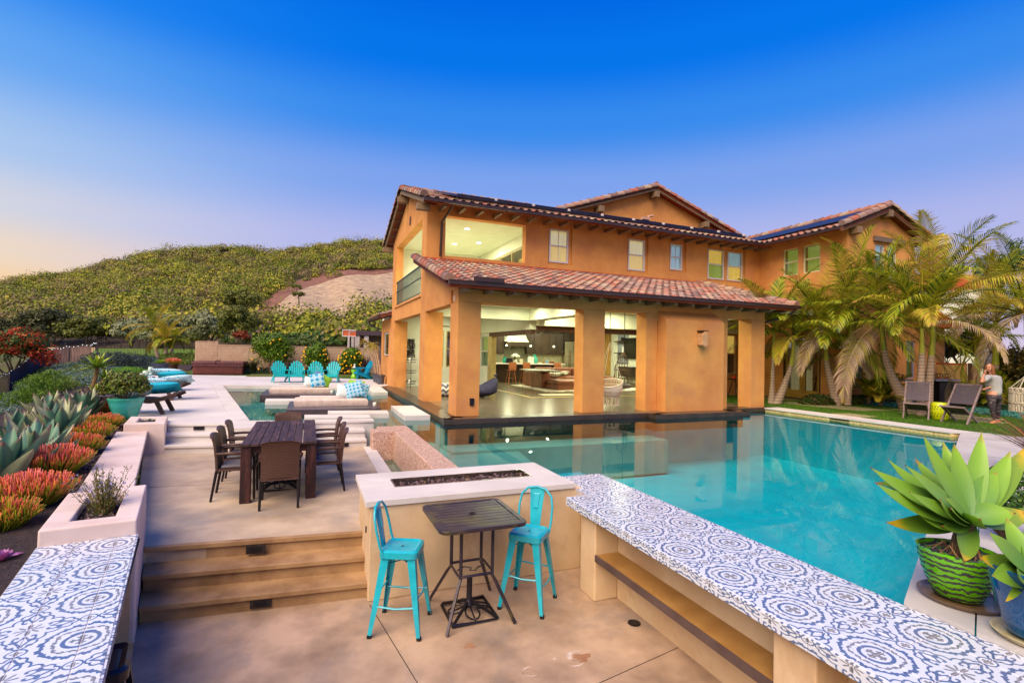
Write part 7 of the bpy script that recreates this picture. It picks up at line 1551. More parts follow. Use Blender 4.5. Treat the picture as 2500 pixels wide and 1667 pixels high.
def frond(parent, base, az, el, L, bend, mat, nl=46, ll=.62, droop=.5, width=1.0, rac=None, fwd=.55):
 pts = []; p = Vector(base); e = el; N = 14; d = L / N
 for i in range(N + 1):
  pts.append(p.copy()); v = Vector((math.cos(az) * math.cos(e), math.sin(az) * math.cos(e), math.sin(e))); p = p + v * d; e -= bend / N * (.35 + 1.3 * i / N)
 m = MB().tube(pts, [max(.004, .022 * (1 - i / N)) for i in range(N + 1)], 4, caps=False); vs = m.v; fs = m.f
 up0 = Vector((0, 0, 1)); tw = rnd.uniform(-.35, .35)
 for i in range(nl):
  q = .13 + .87 * (i + .5) / nl; k = q * N; a = int(min(k, N - 1)); f = k - a; c = pts[a].lerp(pts[a + 1], f); t = (pts[a + 1] - pts[a]).normalized()
  s = t.cross(up0)
  if s.length < .15: s = Vector((-math.sin(az), math.cos(az), 0))
  s.normalize(); nn = s.cross(t); l = ll * (math.sin(math.pi * min(1, .12 + .86 * q)) ** .6) * rnd.uniform(.85, 1.08)
  for sg in (-1, 1):
   dv = (s * sg * (1 - .45 * q) + t * (fwd + .6 * q) + nn * (.28 + tw * sg)).normalized(); g = Vector((0, 0, -1)); p1 = c + dv * l * .5 + g * droop * l * .08; p2 = p1 + (dv * .8 + g * droop * rnd.uniform(.5, 1.2)).normalized() * l * .5
   w = nn.cross(dv).normalized() * (.016 * width); o = len(vs); vs += [c - w * .5, c + w * .5, p1 + w, p1 - w, p2]; fs += [(o, o + 1, o + 2, o + 3), (o + 3, o + 2, o + 4)]
 m.v, m.f = vs, fs; part('frond', m, mat, parent, world=False)
def palm(lab, px_pts, z, widths, shaft_px, nf, L, grp='king palms by the wing', depth=None, ll=.62, el=(78, -25), bend=(.9, 1.6), mix=(.62, .22, .16), spear=True, nl=44, th_top=.6):
 b = P(px_pts[0][0], px_pts[0][1], z) if depth is None else None
 dp = depth or (Vector((b[0], b[1], z - CAM_Z)).dot(_f)); base = PD(px_pts[0][0], px_pts[0][1], dp); t = thing('palm_tree', lab, 'palm tree', tuple(base), 0, grp)
 pts = [PD(a, c, dp) for a, c in px_pts]; R = [w / FPX * dp / 2 for w in widths]; top = pts[-1]
 part('trunk', MB().tube([pts[0] - Vector((0, 0, .1))] + pts, [R[0] * 1.08] + R, 12), TRK, t, auto=60); sh = [PD(a, c, dp) for a, c in shaft_px]
 part('crownshaft', MB().tube([top] + sh, [R[-1] * 1.05] + [R[-1] * lerp(1.05, th_top, (i + 1) / len(sh)) for i in range(len(sh))], 10), SHF_, t, auto=60); c = sh[-1] - base
 for i in range(nf):
  q = i / nf; az = i * 2.39996 + rnd.uniform(-.3, .3); e = R_(lerp(el[0], el[1], q) + rnd.uniform(-6, 6)); mt = FRD if (q > 1 - mix[2] and rnd.random() < .8) else (FRY if rnd.random() < mix[1] else FRG)
  frond(t, c + Vector((math.cos(az), math.sin(az), 0)) * R[-1] * .5, az, e, L * rnd.uniform(.82, 1.08), lerp(bend[0], bend[1], q) * rnd.uniform(.85, 1.15), mt, nl, ll, droop=lerp(.35, 1.1, q))
 if spear: part('spear_leaf', MB().tube([c, c + Vector((.02, 0, L * .35)), c + Vector((.05, .02, L * .62))], [.03, .02, .004], 5), FRG, t, world=False)
 return t
palm('slim palm right beside the last porch pillar', [(1883, 984), (1886, 930), (1888, 873)], 1.0, [16, 9, 8], [(1889, 850), (1890, 810)], 15, 2.5, ll=.55, el=(86, -20))
palm('leaning palm beside the porch with a bright yellow crownshaft', [(1893, 984), (1908, 957), (1924, 915), (1931, 893)], 1.0, [26, 18, 12, 11], [(1935, 870), (1938, 825)], 15, 2.5, ll=.55, el=(86, -20))
palm('left palm of the trio in front of the wing corner', [(2042, 981), (2031, 942), (2021, 904), (2017, 880)], 1.1, [20, 18, 13, 11], [(2016, 858), (2014, 805)], 16, 2.8, el=(86, -22))
palm('thin middle palm of the trio in front of the wing corner', [(2055, 981), (2058, 950), (2061, 925)], 1.1, [14, 12, 8], [(2064, 890), (2065, 862)], 8, 1.5, ll=.45)
palm('brown trunked right palm of the trio at the wing corner', [(2069, 981), (2074, 930), (2076, 870)], 1.12, [16, 15, 14], [(2077, 830), (2078, 775)], 19, 3.2, el=(88, -25), ll=.7)
palm('thick trunked palm leaning left before the wing gable', [(2216, 996), (2195, 955), (2175, 918), (2163, 880), (2158, 855)], 1.05, [34, 24, 19, 14, 11], [(2154, 825), (2149, 785)], 19, 3.3, el=(86, -28), ll=.7)
palm('left palm of the upright pair behind the nearer deck chair', [(2246, 1013), (2247, 946), (2250, 890), (2251, 862)], 1.0, [19, 17, 14, 12], [(2251, 840), (2250, 800)], 16, 2.9, el=(86, 8))
palm('right palm of the upright pair, tallest crown against the sky', [(2264, 1012), (2267, 946), (2272, 890), (2274, 868)], 1.0, [22, 19, 16, 13], [(2277, 830), (2276, 745)], 18, 3.0, el=(88, 10), ll=.7)
palm('palm with a green shaft right of the garden wall', [(2388, 975), (2387, 930), (2386, 905)], 1.1, [14, 12, 10], [(2385, 880), (2382, 840)], 12, 2.3, el=(86, 10))
palm('yellow shafted palm behind the standing woman', [(2425, 985), (2428, 930), (2430, 890)], 1.1, [20, 17, 15], [(2431, 865), (2430, 785)], 18, 3.2, el=(88, 10))
palm('palm at the right edge of the photo', [(2520, 1000), (2515, 920), (2512, 880)], 1.1, [24, 20, 16], [(2510, 840), (2505, 765)], 20, 3.6)
palm('small palm with a curved trunk behind the loungers', [(388, 880), (381, 855), (375, 832)], None, [10, 8, 7], [(376, 818), (378, 800)], 13, 2.3, depth=36, grp='small palms in the left garden', ll=.6, mix=(.5, .5, .05))
palm('small palm with a straight trunk in the left garden', [(406, 878), (405, 858), (405, 845)], None, [10, 8, 7], [(406, 835), (406, 825)], 10, 1.7, depth=35, grp='small palms in the left garden', ll=.5, mix=(.5, .5, .05))
palm('short yellow palm nearest the block wall', [(418, 874), (419, 860), (420, 850)], None, [9, 8, 7], [(424, 838), (428, 826)], 10, 1.5, depth=35, grp='small palms in the left garden', ll=.5, el=(60, -35), mix=(.2, .8, .05))
def small_palm(lab, px, py, z, n, L, h, grp='low feathery palms', ll=.3):
 x, y = P(px, py, z); t = thing('small_palm', lab, 'palm', (x, y, z), 0, grp); part('stem', stems_mb((x, y, z), .3, 5, .03, .1), BARKW, t)
 for i in range(n): az = rnd.uniform(0, 6.28); frond(t, (rnd.uniform(-.1, .1), rnd.uniform(-.1, .1), .15), az, R_(rnd.uniform(30, 82)), L * rnd.uniform(.7, 1.1), rnd.uniform(.7, 1.6), FRY if rnd.random() < .35 else FRG, 30, ll, .4)
small_palm('bushy feathery palm at the foot of the wing gable', 2150, 990, 1.05, 22, 1.35, 1); small_palm('second feathery palm between the leaning palm and the wing corner', 2120, 985, 1.08, 18, 1.3, 1)
small_palm('feathery palm behind the gap between the deck chairs', 2362, 990, 1.05, 16, 1.6, 1); small_palm('yellow feathery palm to the right of the standing woman', 2470, 1000, 1.05, 20, 1.3, 1); small_palm('dark feathery palm behind the farther deck chair', 2400, 985, 1.05, 14, 1.2, 1)
AQU = leafmat('aqua_succulent', [lin(60, 156, 150, .9), lin(96, 186, 176, .9), lin(40, 120, 116, .85), lin(110, 150, 130, .85)], .45, .2)
def aq(lab, a, b, n):
 pts = []
 for i in range(16): q = i / 15; x, y = P(lerp(a[0], b[0], q), lerp(a[1], b[1], q), 1.0); pts.append(((x, y, .98), (.28, .25, .16)))
 cover('aqua_succulents', lab, pts, n, .09, AQU, 'succulents', .3, .8)
aq('aqua blue finger succulents edging the bed below the wing gable', (2082, 985), (2180, 992), 5000); aq('aqua blue finger succulents behind the deck chairs and the woman', (2378, 1005), (2490, 1018), 5000)
pts = [((P(px, 984, 1.03)[0], P(px, 984, 1.03)[1], .98), (.5, .4, .35)) for px in range(1985, 2420, 22)]; cover('wing_underplanting', 'dark leafy underplanting round the palm trunks', pts, 12000, .12, leafmat('dark_underplanting', [lin(44, 66, 24, .8), lin(66, 90, 30, .8), lin(90, 110, 36, .8), lin(100, 70, 34, .8)], .5, .2), 'shrubs')
for px, lab, mt in ((1985, 'orange flowered bromeliad left of the palm trio', leafmat('orange_bromeliad', [lin(206, 96, 40, .9), lin(110, 130, 40, .9), lin(60, 70, 30, .8)], .4, .2)), (2012, 'yellow green croton left of the palm trio', leafmat('croton_leaves', [lin(190, 196, 30, .95), lin(130, 160, 30, .9), lin(90, 130, 30, .85)], .4, .2))): rosette('bromeliad', lab, 0, 0, .45, mt, 34, z=1.0, xy=P(px, 975, 1.03), w=.2, elr=(80, 25))
dh = []
for i, (px, top, bot, w, d) in enumerate(((2345, 805, 895, 95, 21), (2400, 790, 900, 80, 21.5), (2465, 850, 985, 80, 18), (2525, 830, 990, 80, 17), (2310, 830, 890, 60, 22))):
 tree_px('dense_hedge_shrub', ('dark shrub above the garden wall, left part', 'dark shrub above the garden wall, right part', 'tall dark hedge right of the standing woman', 'tall dark hedge at the right edge of the photo', 'dark shrub meeting the end of the house wing')[i], 'shrub', px, top, bot, d, w, leafmat('bronze_hedge_leaves', [lin(60, 70, 30, .8), lin(90, 90, 36, .8), lin(120, 96, 40, .8), lin(40, 50, 26, .8), lin(150, 130, 46, .85)], .4, .2), 4600, .13, grp='hedge shrubs at the side of the lawn', lump=.26, clumps=70)
FEA = leafmat('feathery_tree_leaves', [lin(86, 120, 70, .85), lin(110, 144, 80, .85), lin(70, 100, 70, .8)], .5, .3)
tree_px('feathery_tree', 'light feathery green tree rising behind the palms at the right edge', 'tree', 2480, 585, 800, 30, 120, FEA, 6500, .14, clumps=60, lump=.2, fill=.55)
tree_px('feathery_tree', 'smaller feathery tree top left of the tall one', 'tree', 2400, 618, 760, 31, 60, FEA, 2400, .14, clumps=26, lump=.2, fill=.55)
a, b = PD(2303, 890, 19.2), PD(2362, 890, 18.6); gwl = thing('garden_wall', 'short tan garden wall with a brick cap beyond the outdoor counter', 'wall', tuple(a));
part('wall_face', MB().extr([(a.x, a.y, .9), (b.x, b.y, .9), (b.x, b.y, a.z), (a.x, a.y, a.z)], (.1, .25, 0)), surf('yellow_block', lin(214, 180, 110, .85), lin(196, 160, 96, .85), .85, 2, 60, .3, world=True), gwl)
for k in range(10): p, q = a.lerp(b, k / 10 + .004), a.lerp(b, (k + 1) / 10 - .004); part('cap_brick', MB().extr([(p.x, p.y, a.z + .001), (q.x, q.y, a.z + .001), (q.x, q.y, a.z + .07), (p.x, p.y, a.z + .07)], (.12, .3, 0)), TERRA, gwl)
a, b = PD(2372, 893, 18.3), PD(2385, 893, 18.2); gt = thing('garden_gate', 'red boarded garden gate between the wall and the palms', 'gate', (a.x, a.y, 1)); part('gate_board', MB().extr([(a.x, a.y, 1.0), (b.x, b.y, 1.0), (b.x, b.y, a.z), (a.x, a.y, a.z)], (.03, .05, 0)), surf('red_board', lin(176, 62, 30), lin(150, 48, 26), .7, 4, 40, .3), gt); part('gate_post', MB().box(a.x - .14, a.x - .04, a.y - .05, a.y + .05, .95, a.z + .1), TRIMB, gt)
a, b = PD(2440, 893, 19.5), PD(2520, 893, 18.5); bwl = thing('back_wall', 'tan boundary wall behind the hedge at the right edge', 'wall', tuple(a)); part('wall_face', MB().extr([(a.x, a.y, .9), (b.x, b.y, .9), (b.x, b.y, b.z), (a.x, a.y, a.z)], (.1, .25, 0)), BLOCK, bwl); part('wall_cap', MB().bar(a + Vector((.05, .12, .03)), b + Vector((.05, .12, .03)), .3, .06), TERRA, bwl)
nr = thing('neighbour_house', 'sliver of a neighbouring tiled roof and pale wall behind the palms', 'house', tuple(PD(2325, 700, 45))); a, b = PD(2290, 686, 45), PD(2400, 676, 45)
part('roof', MB().extr([tuple(a), tuple(b), tuple(b - Vector((0, 0, 1.0))), tuple(a - Vector((0, 0, 1.0)))], (2, 4, 1.2)), TERRA, nr); part('wall', MB().extr([tuple(a - Vector((0, 0, 1.01))), tuple(b - Vector((0, 0, 1.01))), (b.x, b.y, 0), (a.x, a.y, 0)], (2, 4, 0)), CREAMW, nr)
oc = thing('outdoor_counter', 'dark outdoor kitchen counter behind the deck chairs', 'counter', (18.9, 10.2, 1)); CT = surf('slate_top', lin(124, 124, 146), lin(100, 100, 122), .3, 4, 50, .1)
def yb(px, py, d=16.6): p = PD(px, py, d); return p
a, b = yb(2280, 928), yb(2340, 928); tz = a.z
part('counter_top', MB().obox(((a + b) / 2 + Vector((.2, .3, 0))), b - a, Vector((0, 0, 1)).cross(b - a), (0, 0, 1), (b - a).length / 2, .35, .03), CT, oc); mid = (a + b) / 2 + Vector((.2, .3, 0))
part('grill_cabinet', MB().obox((mid.x + .1, mid.y - .04, (tz - .04 + 1.0) / 2 + .02), b - a, Vector((0, 0, 1)).cross(b - a), (0, 0, 1), (b - a).length / 2 - .06, .3, (tz - 1.0) / 2 - .05), BLACKM, oc)
a2_, b2_ = yb(2196, 928, 17.2), yb(2228, 928, 17.0); part('side_shelf', MB().obox((a2_ + b2_) / 2, b2_ - a2_, Vector((0, 0, 1)).cross(b2_ - a2_), (0, 0, 1), (b2_ - a2_).length / 2, .3, .025), CT, oc); part('shelf_leg', MB().box(b2_.x - .03, b2_.x + .03, b2_.y - .03, b2_.y + .03, 1.0, b2_.z - .026), CT, oc); part('steel_cabinet', MB().box(*(lambda p, q: (p.x, q.x + .1, min(p.y, q.y) - .1, max(p.y, q.y) + .2))(yb(2272, 950, 17.0), yb(2291, 950, 17.0)), 1.0, tz - .12), surf('brushed_grey', lin(150, 146, 140), None, .4), oc)
def cage(px, py, d, r, lab):
 p = yb(px, py, d); t = thing('wire_lantern', lab, 'lantern', tuple(p), 0, 'black wire lanterns on the outdoor counter')
 for k in range(8):
  a = k / 8 * 6.283; c, s = math.cos(a), math.sin(a); part('wire', MB().tube([(c * r * .5, s * r * .5, 0), (c * r, s * r, r * .7), (c * r * .6, s * r * .6, r * 1.3)], .008, 4), BLACKM, t, world=False)
 part('ring', MB().tube([(math.cos(a) * r * .6, math.sin(a) * r * .6, r * 1.3) for a in [i * .524 for i in range(12)]], .01, 4, closed=True), BLACKM, t, world=False); part('candle', MB().lathe([(.05, 0), (.05, r * .6)], 8), surf('amber_candle', lin(190, 90, 40), None, .5), t, world=False)
cage(2292, 924, 16.9, .13, 'black wire lantern on the left of the outdoor counter'); cage(2311, 924, 16.9, .12, 'black wire lantern on the right of the outdoor counter'); cage(2199, 926, 17.3, .13, 'black wire lantern on the side shelf by the leaning palm')
WEATH = surf('weathered_teak', lin(150, 128, 124), lin(112, 92, 90), .75, 5, 50, .4, scale=(1, 1, 4)); ROPE = wickermat('woven_cord', lin(120, 108, 116), lin(60, 54, 62), 120)
def deck_chair(loc, rz, lab, w=.27):
 """faces local -Y"""
 t = thing('deck_chair', lab, 'chair', loc, rz, 'weathered folding deck chairs')
 for sx in (-1, 1):
  part('long_leg', MB().bar((sx * w, .50, 1.0), (sx * w, -.36, .0), .035, .05), WEATH, t, world=False); part('short_leg', MB().bar((sx * (w - .04), -.46, .44), (sx * (w - .04), .42, 0), .035, .05), WEATH, t, world=False)
 part('top_bar', MB().bar((-w - .02, .50, 1.0), (w + .02, .50, 1.0), .04, .04), WEATH, t, world=False); part('front_bar', MB().bar((-w, -.46, .44), (w, -.46, .44), .04, .04), WEATH, t, world=False); part('seat_bar', MB().bar((-w, .02, .235), (w, .02, .235), .03, .03), WEATH, t, world=False)
 part('back_webbing', MB().extr([(-w + .02, .48, .98), (w - .02, .48, .98), (w - .02, .06, .50), (-w + .02, .06, .50)], (0, .012, -.008)), ROPEG, t, world=False); part('seat_webbing', MB().extr([(-w + .06, -.44, .445), (w - .06, -.44, .445), (w - .06, .0, .25), (-w + .06, .0, .25)], (0, 0, .012)), ROPE, t, world=False)
 for k in range(4): part('cord_wrap', MB().tube([(-w + .05 + k * .15, .50, 1.0), (-w + .12 + k * .15, .50, 1.0)], .024, 8), ROPE, t, world=False)
m, nt, b = new_mat('open_cord_net'); ROPEG = m; v = coord(nt, 'Object', (60, 60, 30)); ch = nt.nodes.new('ShaderNodeTexChecker'); ch.inputs['Scale'].default_value = 1.0; nt.links.new(v, ch.inputs[0]); b.inputs['Base Color'].default_value = lin(86, 76, 84); b.inputs['Alpha'].default_value = .62
deck_chair((15.86, 8.76, DK), R_(-65), 'weathered folding deck chair in front of the upright pair of palms'); deck_chair((15.97, 7.8, DK), R_(-84), 'weathered folding deck chair with the woman resting a hand on it')
gs_ = thing('garden_stool', 'lime yellow pierced ceramic drum stool between the deck chairs', 'stool', (*P(2295, 1022, 1.0), DK)); LIMY = surf('lime_yellow_glaze', lin(206, 216, 20, .95), lin(190, 204, 16, .95), .25, 3, 40, .05, coat=.5)
part('drum', MB().lathe([(.17, 0), (.18, .02), (.215, .12), (.225, .24), (.215, .36), (.185, .46), (.17, .475), (.0, .48)], 26), LIMY, gs_, world=False, auto=40)
for r_, z_ in ((5, .36), (5, .30), (5, .18), (5, .12)):
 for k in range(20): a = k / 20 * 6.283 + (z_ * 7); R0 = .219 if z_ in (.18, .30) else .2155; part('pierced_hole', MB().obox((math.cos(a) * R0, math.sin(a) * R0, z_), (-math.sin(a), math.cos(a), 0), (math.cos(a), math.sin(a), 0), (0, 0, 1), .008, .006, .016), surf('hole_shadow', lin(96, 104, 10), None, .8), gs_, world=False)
# --- standing woman
def skinned(name, joints, edges, mat, parent, root=0, sub=2):
 """joints: (point, rx, ry); one continuous surface grown over connected edges"""
 l = wloc(parent) if parent else Vector(); me = bpy.data.meshes.new(name); me.from_pydata([tuple(Vector(j[0]) - l) for j in joints], edges, []); me.materials.append(mat); o = mk(name, me, parent)
 sk = o.modifiers.new('skin', 'SKIN'); sk.use_smooth_shade = True; sv = me.skin_vertices[0].data if me.skin_vertices else None
 if sv is None:
  bpy.context.view_layer.objects.active = o; me.attributes.new;
 for i, j in enumerate(joints): sv[i].radius = (j[1], j[2]); sv[i].use_root = (i == root)
 s = o.modifiers.new('sub', 'SUBSURF'); s.levels = sub; s.render_levels = sub; return o
PDEP = 13.35
def J(px, py, dd=0): return PD(px, py, PDEP + dd)
W_ = thing('person', 'woman in loose pale top and dark trousers with a hand on the deck chair', 'person', tuple(J(2424, 1030)))
SKIN = surf('skin', lin(232, 166, 130, .95), lin(220, 150, 116, .9), .55, 9, 60, .05); TOP = surf('pale_top', lin(214, 210, 200, .9), lin(184, 182, 176, .9), .9, 5, 20, .4, .01); TRO = surf('patterned_trousers', lin(70, 60, 66), lin(34, 26, 32), .8, 16, 40, .3, stain=lin(150, 140, 134), stain_s=9, scale=(1, 1, 2.2)); HAIR = surf('copper_hair', lin(176, 110, 62, .85), lin(130, 74, 40, .85), .6, 20, 90, .4, scale=(6, 6, 1)); SHOE = surf('tan_shoe', lin(214, 146, 96), lin(190, 120, 76), .6, 6, 60, .1)
pel, che, nek, hed = J(2427, 967), J(2424, 930), J(2420, 911), J(2416, 898)
sl, sr2 = J(2413, 919, -.10), J(2436, 921, .12); el_, er = J(2396, 933, -.30), J(2440, 941, .05); hl, hr = J(2405, 907, -.26), J(2401, 949, -.12); wr2 = J(2409, 947, -.10); wl = J(2403, 912, -.27)
jt = [(pel, .135, .12), (J(2426, 948), .115, .10), (che, .145, .11), (nek, .045, .045), (J(2418, 904), .055, .055), (sl, .05, .05), (el_, .038, .038), (wl, .026, .024), (sr2, .05, .05), (er, .038, .038), (wr2, .026, .024),
  (J(2420, 972, -.09), .09, .085), (J(2423, 999, -.14), .055, .055), (J(2428, 1024, -.10), .036, .036), (J(2433, 972, .09), .09, .085), (J(2436, 999, .06), .055, .055), (J(2437, 1022, .10), .036, .036)]
ed = [(0, 1), (1, 2), (2, 3), (3, 4), (2, 5), (5, 6), (6, 7), (2, 8), (8, 9), (9, 10), (0, 11), (11, 12), (12, 13), (0, 14), (14, 15), (15, 16)]
body = skinned('body', jt, ed, SKIN, W_)
skinned('trousers', [(pel + Vector((0, 0, .03)), .155, .14)] + [(j[0], j[1] * 1.22, j[2] * 1.22) for j in jt[11:]], [(0, 1), (1, 2), (2, 3), (0, 4), (4, 5), (5, 6)], TRO, W_)
skinned('loose_top', [(pel + Vector((0, 0, -.03)), .20, .18), (J(2426, 948), .165, .15), (che, .175, .14), (J(2421, 918), .07, .07), (sl, .085, .08), (sl.lerp(el_, .7), .075, .075), (sr2, .085, .08), (sr2.lerp(er, .8), .085, .08)], [(0, 1), (1, 2), (2, 3), (2, 4), (4, 5), (2, 6), (6, 7)], TOP, W_)
fw_ = (-CR * .9 - Vector((_f.x, _f.y, 0)) * .4).normalized(); sd2 = fw_.cross(Vector((0, 0, 1))).normalized(); hm = MB(); hc = hed
for i in range(1): hm.sphere((0, 0, 0), 1, 16, 12)
vs = []
for x, y, z in hm.v:
 k = 1 + .10 * max(0, -z) * (x > 0); q = hc + fw_ * (x * .088 * (1 - .12 * max(0, -z))) + sd2 * (y * .070 * (1 - .22 * max(0, -z) ** 2)) + Vector((0, 0, z * .112)); vs.append(tuple(q))
hm.v = vs; hd = part('head', hm, SKIN, W_, smooth=True)
part('nose', MB().tube([hc + fw_ * .082 + Vector((0, 0, .012)), hc + fw_ * .108 + Vector((0, 0, -.022)), hc + fw_ * .085 + Vector((0, 0, -.028))], [.006, .012, .007], 6), SKIN, hd, smooth=True)
for s in (-1, 1):
 part('eye', MB().sphere(hc + fw_ * .076 + sd2 * s * .028 + Vector((0, 0, .008)), .011, 8, 6), surf('eye_dark', lin(50, 36, 30), None, .3), hd, smooth=True); part('ear', MB().sphere(hc + sd2 * s * .070 + fw_ * -.005, (.012, .012, .026), 8, 6), SKIN, hd, smooth=True); part('eyebrow', MB().bar(hc + fw_ * .082 + sd2 * s * .014 + Vector((0, 0, .03)), hc + fw_ * .07 + sd2 * s * .044 + Vector((0, 0, .028)), .006), HAIR, hd)
part('mouth', MB().bar(hc + fw_ * .084 + sd2 * -.022 + Vector((0, 0, -.052)), hc + fw_ * .084 + sd2 * .022 + Vector((0, 0, -.052)), .008), surf('lips', lin(190, 80, 76), None, .5), hd)
hh = MB()
for i in range(110):
 a = rnd.uniform(-2.2, 2.2); st = hc - fw_ * .02 * 0 + Vector((0, 0, .10)); dirv = (-fw_ * math.cos(a) + sd2 * math.sin(a)); r0 = .083; L = rnd.uniform(.24, .40)
 p = [st + dirv * .01, hc + dirv * r0 + Vector((0, 0, .05)), hc + dirv * (r0 + .012) + Vector((0, 0, -.06)), hc + dirv * (r0 + .02) + Vector((0, 0, -.10 - L * .35)) + fw_ * .01, hc + dirv * (r0 + .015) + Vector((rnd.gauss(0, .015), rnd.gauss(0, .015), -.10 - L * .75))]
 hh.tube(p, [.009, .012, .012, .009, .002], 5)
part('hair', hh, HAIR, W_, smooth=True)
def hand(p, d, up, name='hand', s=1.0):
 """palm with four fingers and a thumb; d: pointing direction"""
 d = d.normalized(); x = d.cross(up).normalized(); nn = x.cross(d).normalized(); jt = [(p, .022, .018), (p + d * .045 * s, .034, .016)]; ed = [(0, 1)]
 for k, (off, L) in enumerate(((-.028, .062), (-.010, .072), (.010, .068), (.028, .052))):
  b0 = len(jt); q = p + d * .072 * s + x * off; jt += [(q, .010, .010), (q + d * L * .5 - nn * .008, .009, .009), (q + d * L * .8 - nn * .03, .008, .008)]; ed += [(1, b0), (b0, b0 + 1), (b0 + 1, b0 + 2)]
 b0 = len(jt); q = p + d * .02 - x * .03; jt += [(q, .012, .012), (q + d * .03 - x * .022, .010, .010), (q + d * .055 - x * .02 - nn * .012, .008, .008)]; ed += [(0, b0), (b0, b0 + 1), (b0 + 1, b0 + 2)]
 return skinned(name, jt, ed, SKIN, W_, 0, 1)
hand(wr2, (hr - wr2), Vector((0, 0, 1))); hand(wl, (hl - wl), sd2)
for a, dd in ((J(2428, 1026, -.10), -.10), (J(2437, 1024, .10), .10)):
 d = (fw_ * 1.0).normalized(); g = Vector((a.x, a.y, DK)); m = MB(); s = Vector((-d.y, d.x, 0)); prof = [(-.07, .030, .07), (-.02, .036, .085), (.06, .042, .06), (.13, .044, .04), (.18, .032, .025)]
 vs = []
 for x, w, h in prof: vs += [g + d * x - s * w + Vector((0, 0, .004)), g + d * x + s * w + Vector((0, 0, .004)), g + d * x + s * w * .8 + Vector((0, 0, h)), g + d * x - s * w * .8 + Vector((0, 0, h))]
 part('shoe', m.add([tuple(v) for v in vs], [(3, 2, 1, 0), (16, 17, 18, 19)] + [(i * 4 + k, i * 4 + (k + 1) % 4, i * 4 + 4 + (k + 1) % 4, i * 4 + 4 + k) for i in range(4) for k in range(4)]), SHOE, W_, bevel=.012, auto=50)
# --- hanging macrame pieces
COTT = surf('cream_cotton', lin(232, 222, 200, .92), lin(214, 200, 176, .9), .9, 14, 60, .5)
mc = thing('macrame_hanger', 'tall cream macrame hanger with rings and tassels at the right edge', 'macrame hanger', tuple(PD(2500, 1052, 15.6))); c0 = PD(2503, 1052, 15.6); U = 15.6 / FPX
def ringz(py): return c0.z + (1052 - py) * U
for py, r in ((949, .35), (960, .36), (984, .37), (1008, .36)): part('ring', MB().tube([(c0.x + math.cos(a) * r, c0.y + math.sin(a) * r, ringz(py)) for a in [i * .314 for i in range(20)]], .022, 6, closed=True), COTT, mc)
for k in range(6): a = k / 6 * 6.283; part('hanging_cord', MB().tube([(c0.x + math.cos(a) * .34, c0.y + math.sin(a) * .34, ringz(949)), (c0.x, c0.y, ringz(918))], .014, 5), COTT, mc)
for k in range(36):
 a = k / 36 * 6.283; a2 = a + .17 * (1 if k % 2 else -1); q = lambda an, py, r=.36: (c0.x + math.cos(an) * r, c0.y + math.sin(an) * r, ringz(py))
 part('knotted_cord', MB().tube([q(a, 949), q(a2, 955), q(a, 962), q(a, 980), q(a2, 985), q(a, 990), q(a, 1010)], .021, 4), COTT, mc)
for k in range(9): a = k / 9 * 6.283; part('tassel', MB().tube([(c0.x + math.cos(a) * .34, c0.y + math.sin(a) * .34, ringz(1005)), (c0.x + math.cos(a) * .33, c0.y + math.sin(a) * .33, ringz(1046))], [.03, .045], 6), COTT, mc)
def swing_chair():
 b = P(1551, 950, .98); X, Y = 8.47, 12.95; t = thing('swing_chair', 'round white macrame swing chair with tassels hanging in the porch', 'swing chair', (X, Y, 1.15)); c = Vector((X, Y, 0)); R = .40; zs = 1.72
 def rim(a): return c + Vector((math.cos(a) * R, math.sin(a) * R * .95, zs + .12 * math.sin(a + .9)))
 part('hoop', MB().tube([rim(i * .26) for i in range(24)], .022, 6, closed=True), COTT, t); part('seat_ring', MB().tube([c + Vector((math.cos(i * .31) * .27, math.sin(i * .31) * .27, 1.30)) for i in range(20)], .02, 6, closed=True), COTT, t)
 part('woven_seat', MB().lathe([(.26, 1.30), (.33, 1.36), (.385, 1.48), (.395, 1.60), (.38, 1.60), (.36, 1.48), (.25, 1.33)], 26, tuple(c), caps=False), COTT, t)
 for k in range(40):
  a = k / 40 * 6.283
  for s in (-1, 1): a2 = a + s * .5; part('net_cord', MB().tube([rim(a), c + Vector((math.cos((a + a2) / 2) * .40, math.sin((a + a2) / 2) * .38, 1.5)), c + Vector((math.cos(a2) * .28, math.sin(a2) * .28, 1.32))], .011, 4), COTT, t)
 part('seat_cushion', MB().lathe([(.05, 1.27), (.27, 1.29), (.30, 1.34), (.24, 1.40), (.02, 1.41)], 18, tuple(c)), COTT, t, auto=50)
 for k in range(14): a = k / 14 * 6.283; part('tassel', MB().tube([c + Vector((math.cos(a) * .29, math.sin(a) * .29, 1.32)), c + Vector((math.cos(a) * .29, math.sin(a) * .29, 1.13)), c + Vector((math.cos(a) * .29, math.sin(a) * .29, 1.06))], [.014, .016, .028], 6), COTT, t)
 ap = c + Vector((0, 0, 2.95))
 for a in (.5, 2.6, 3.6, 5.7): part('rope', MB().tube([rim(a), ap], .009, 4), COTT, t)
 for k in range(18): part('chain_link', MB().tube([ap + Vector((.012 * math.cos(q) * (k % 2), .012 * math.cos(q) * (1 - k % 2), .032 + k * .062 + .034 * math.sin(q))) for q in [i * .785 for i in range(8)]], .006, 4, closed=True), BLACKM, t)
swing_chair()
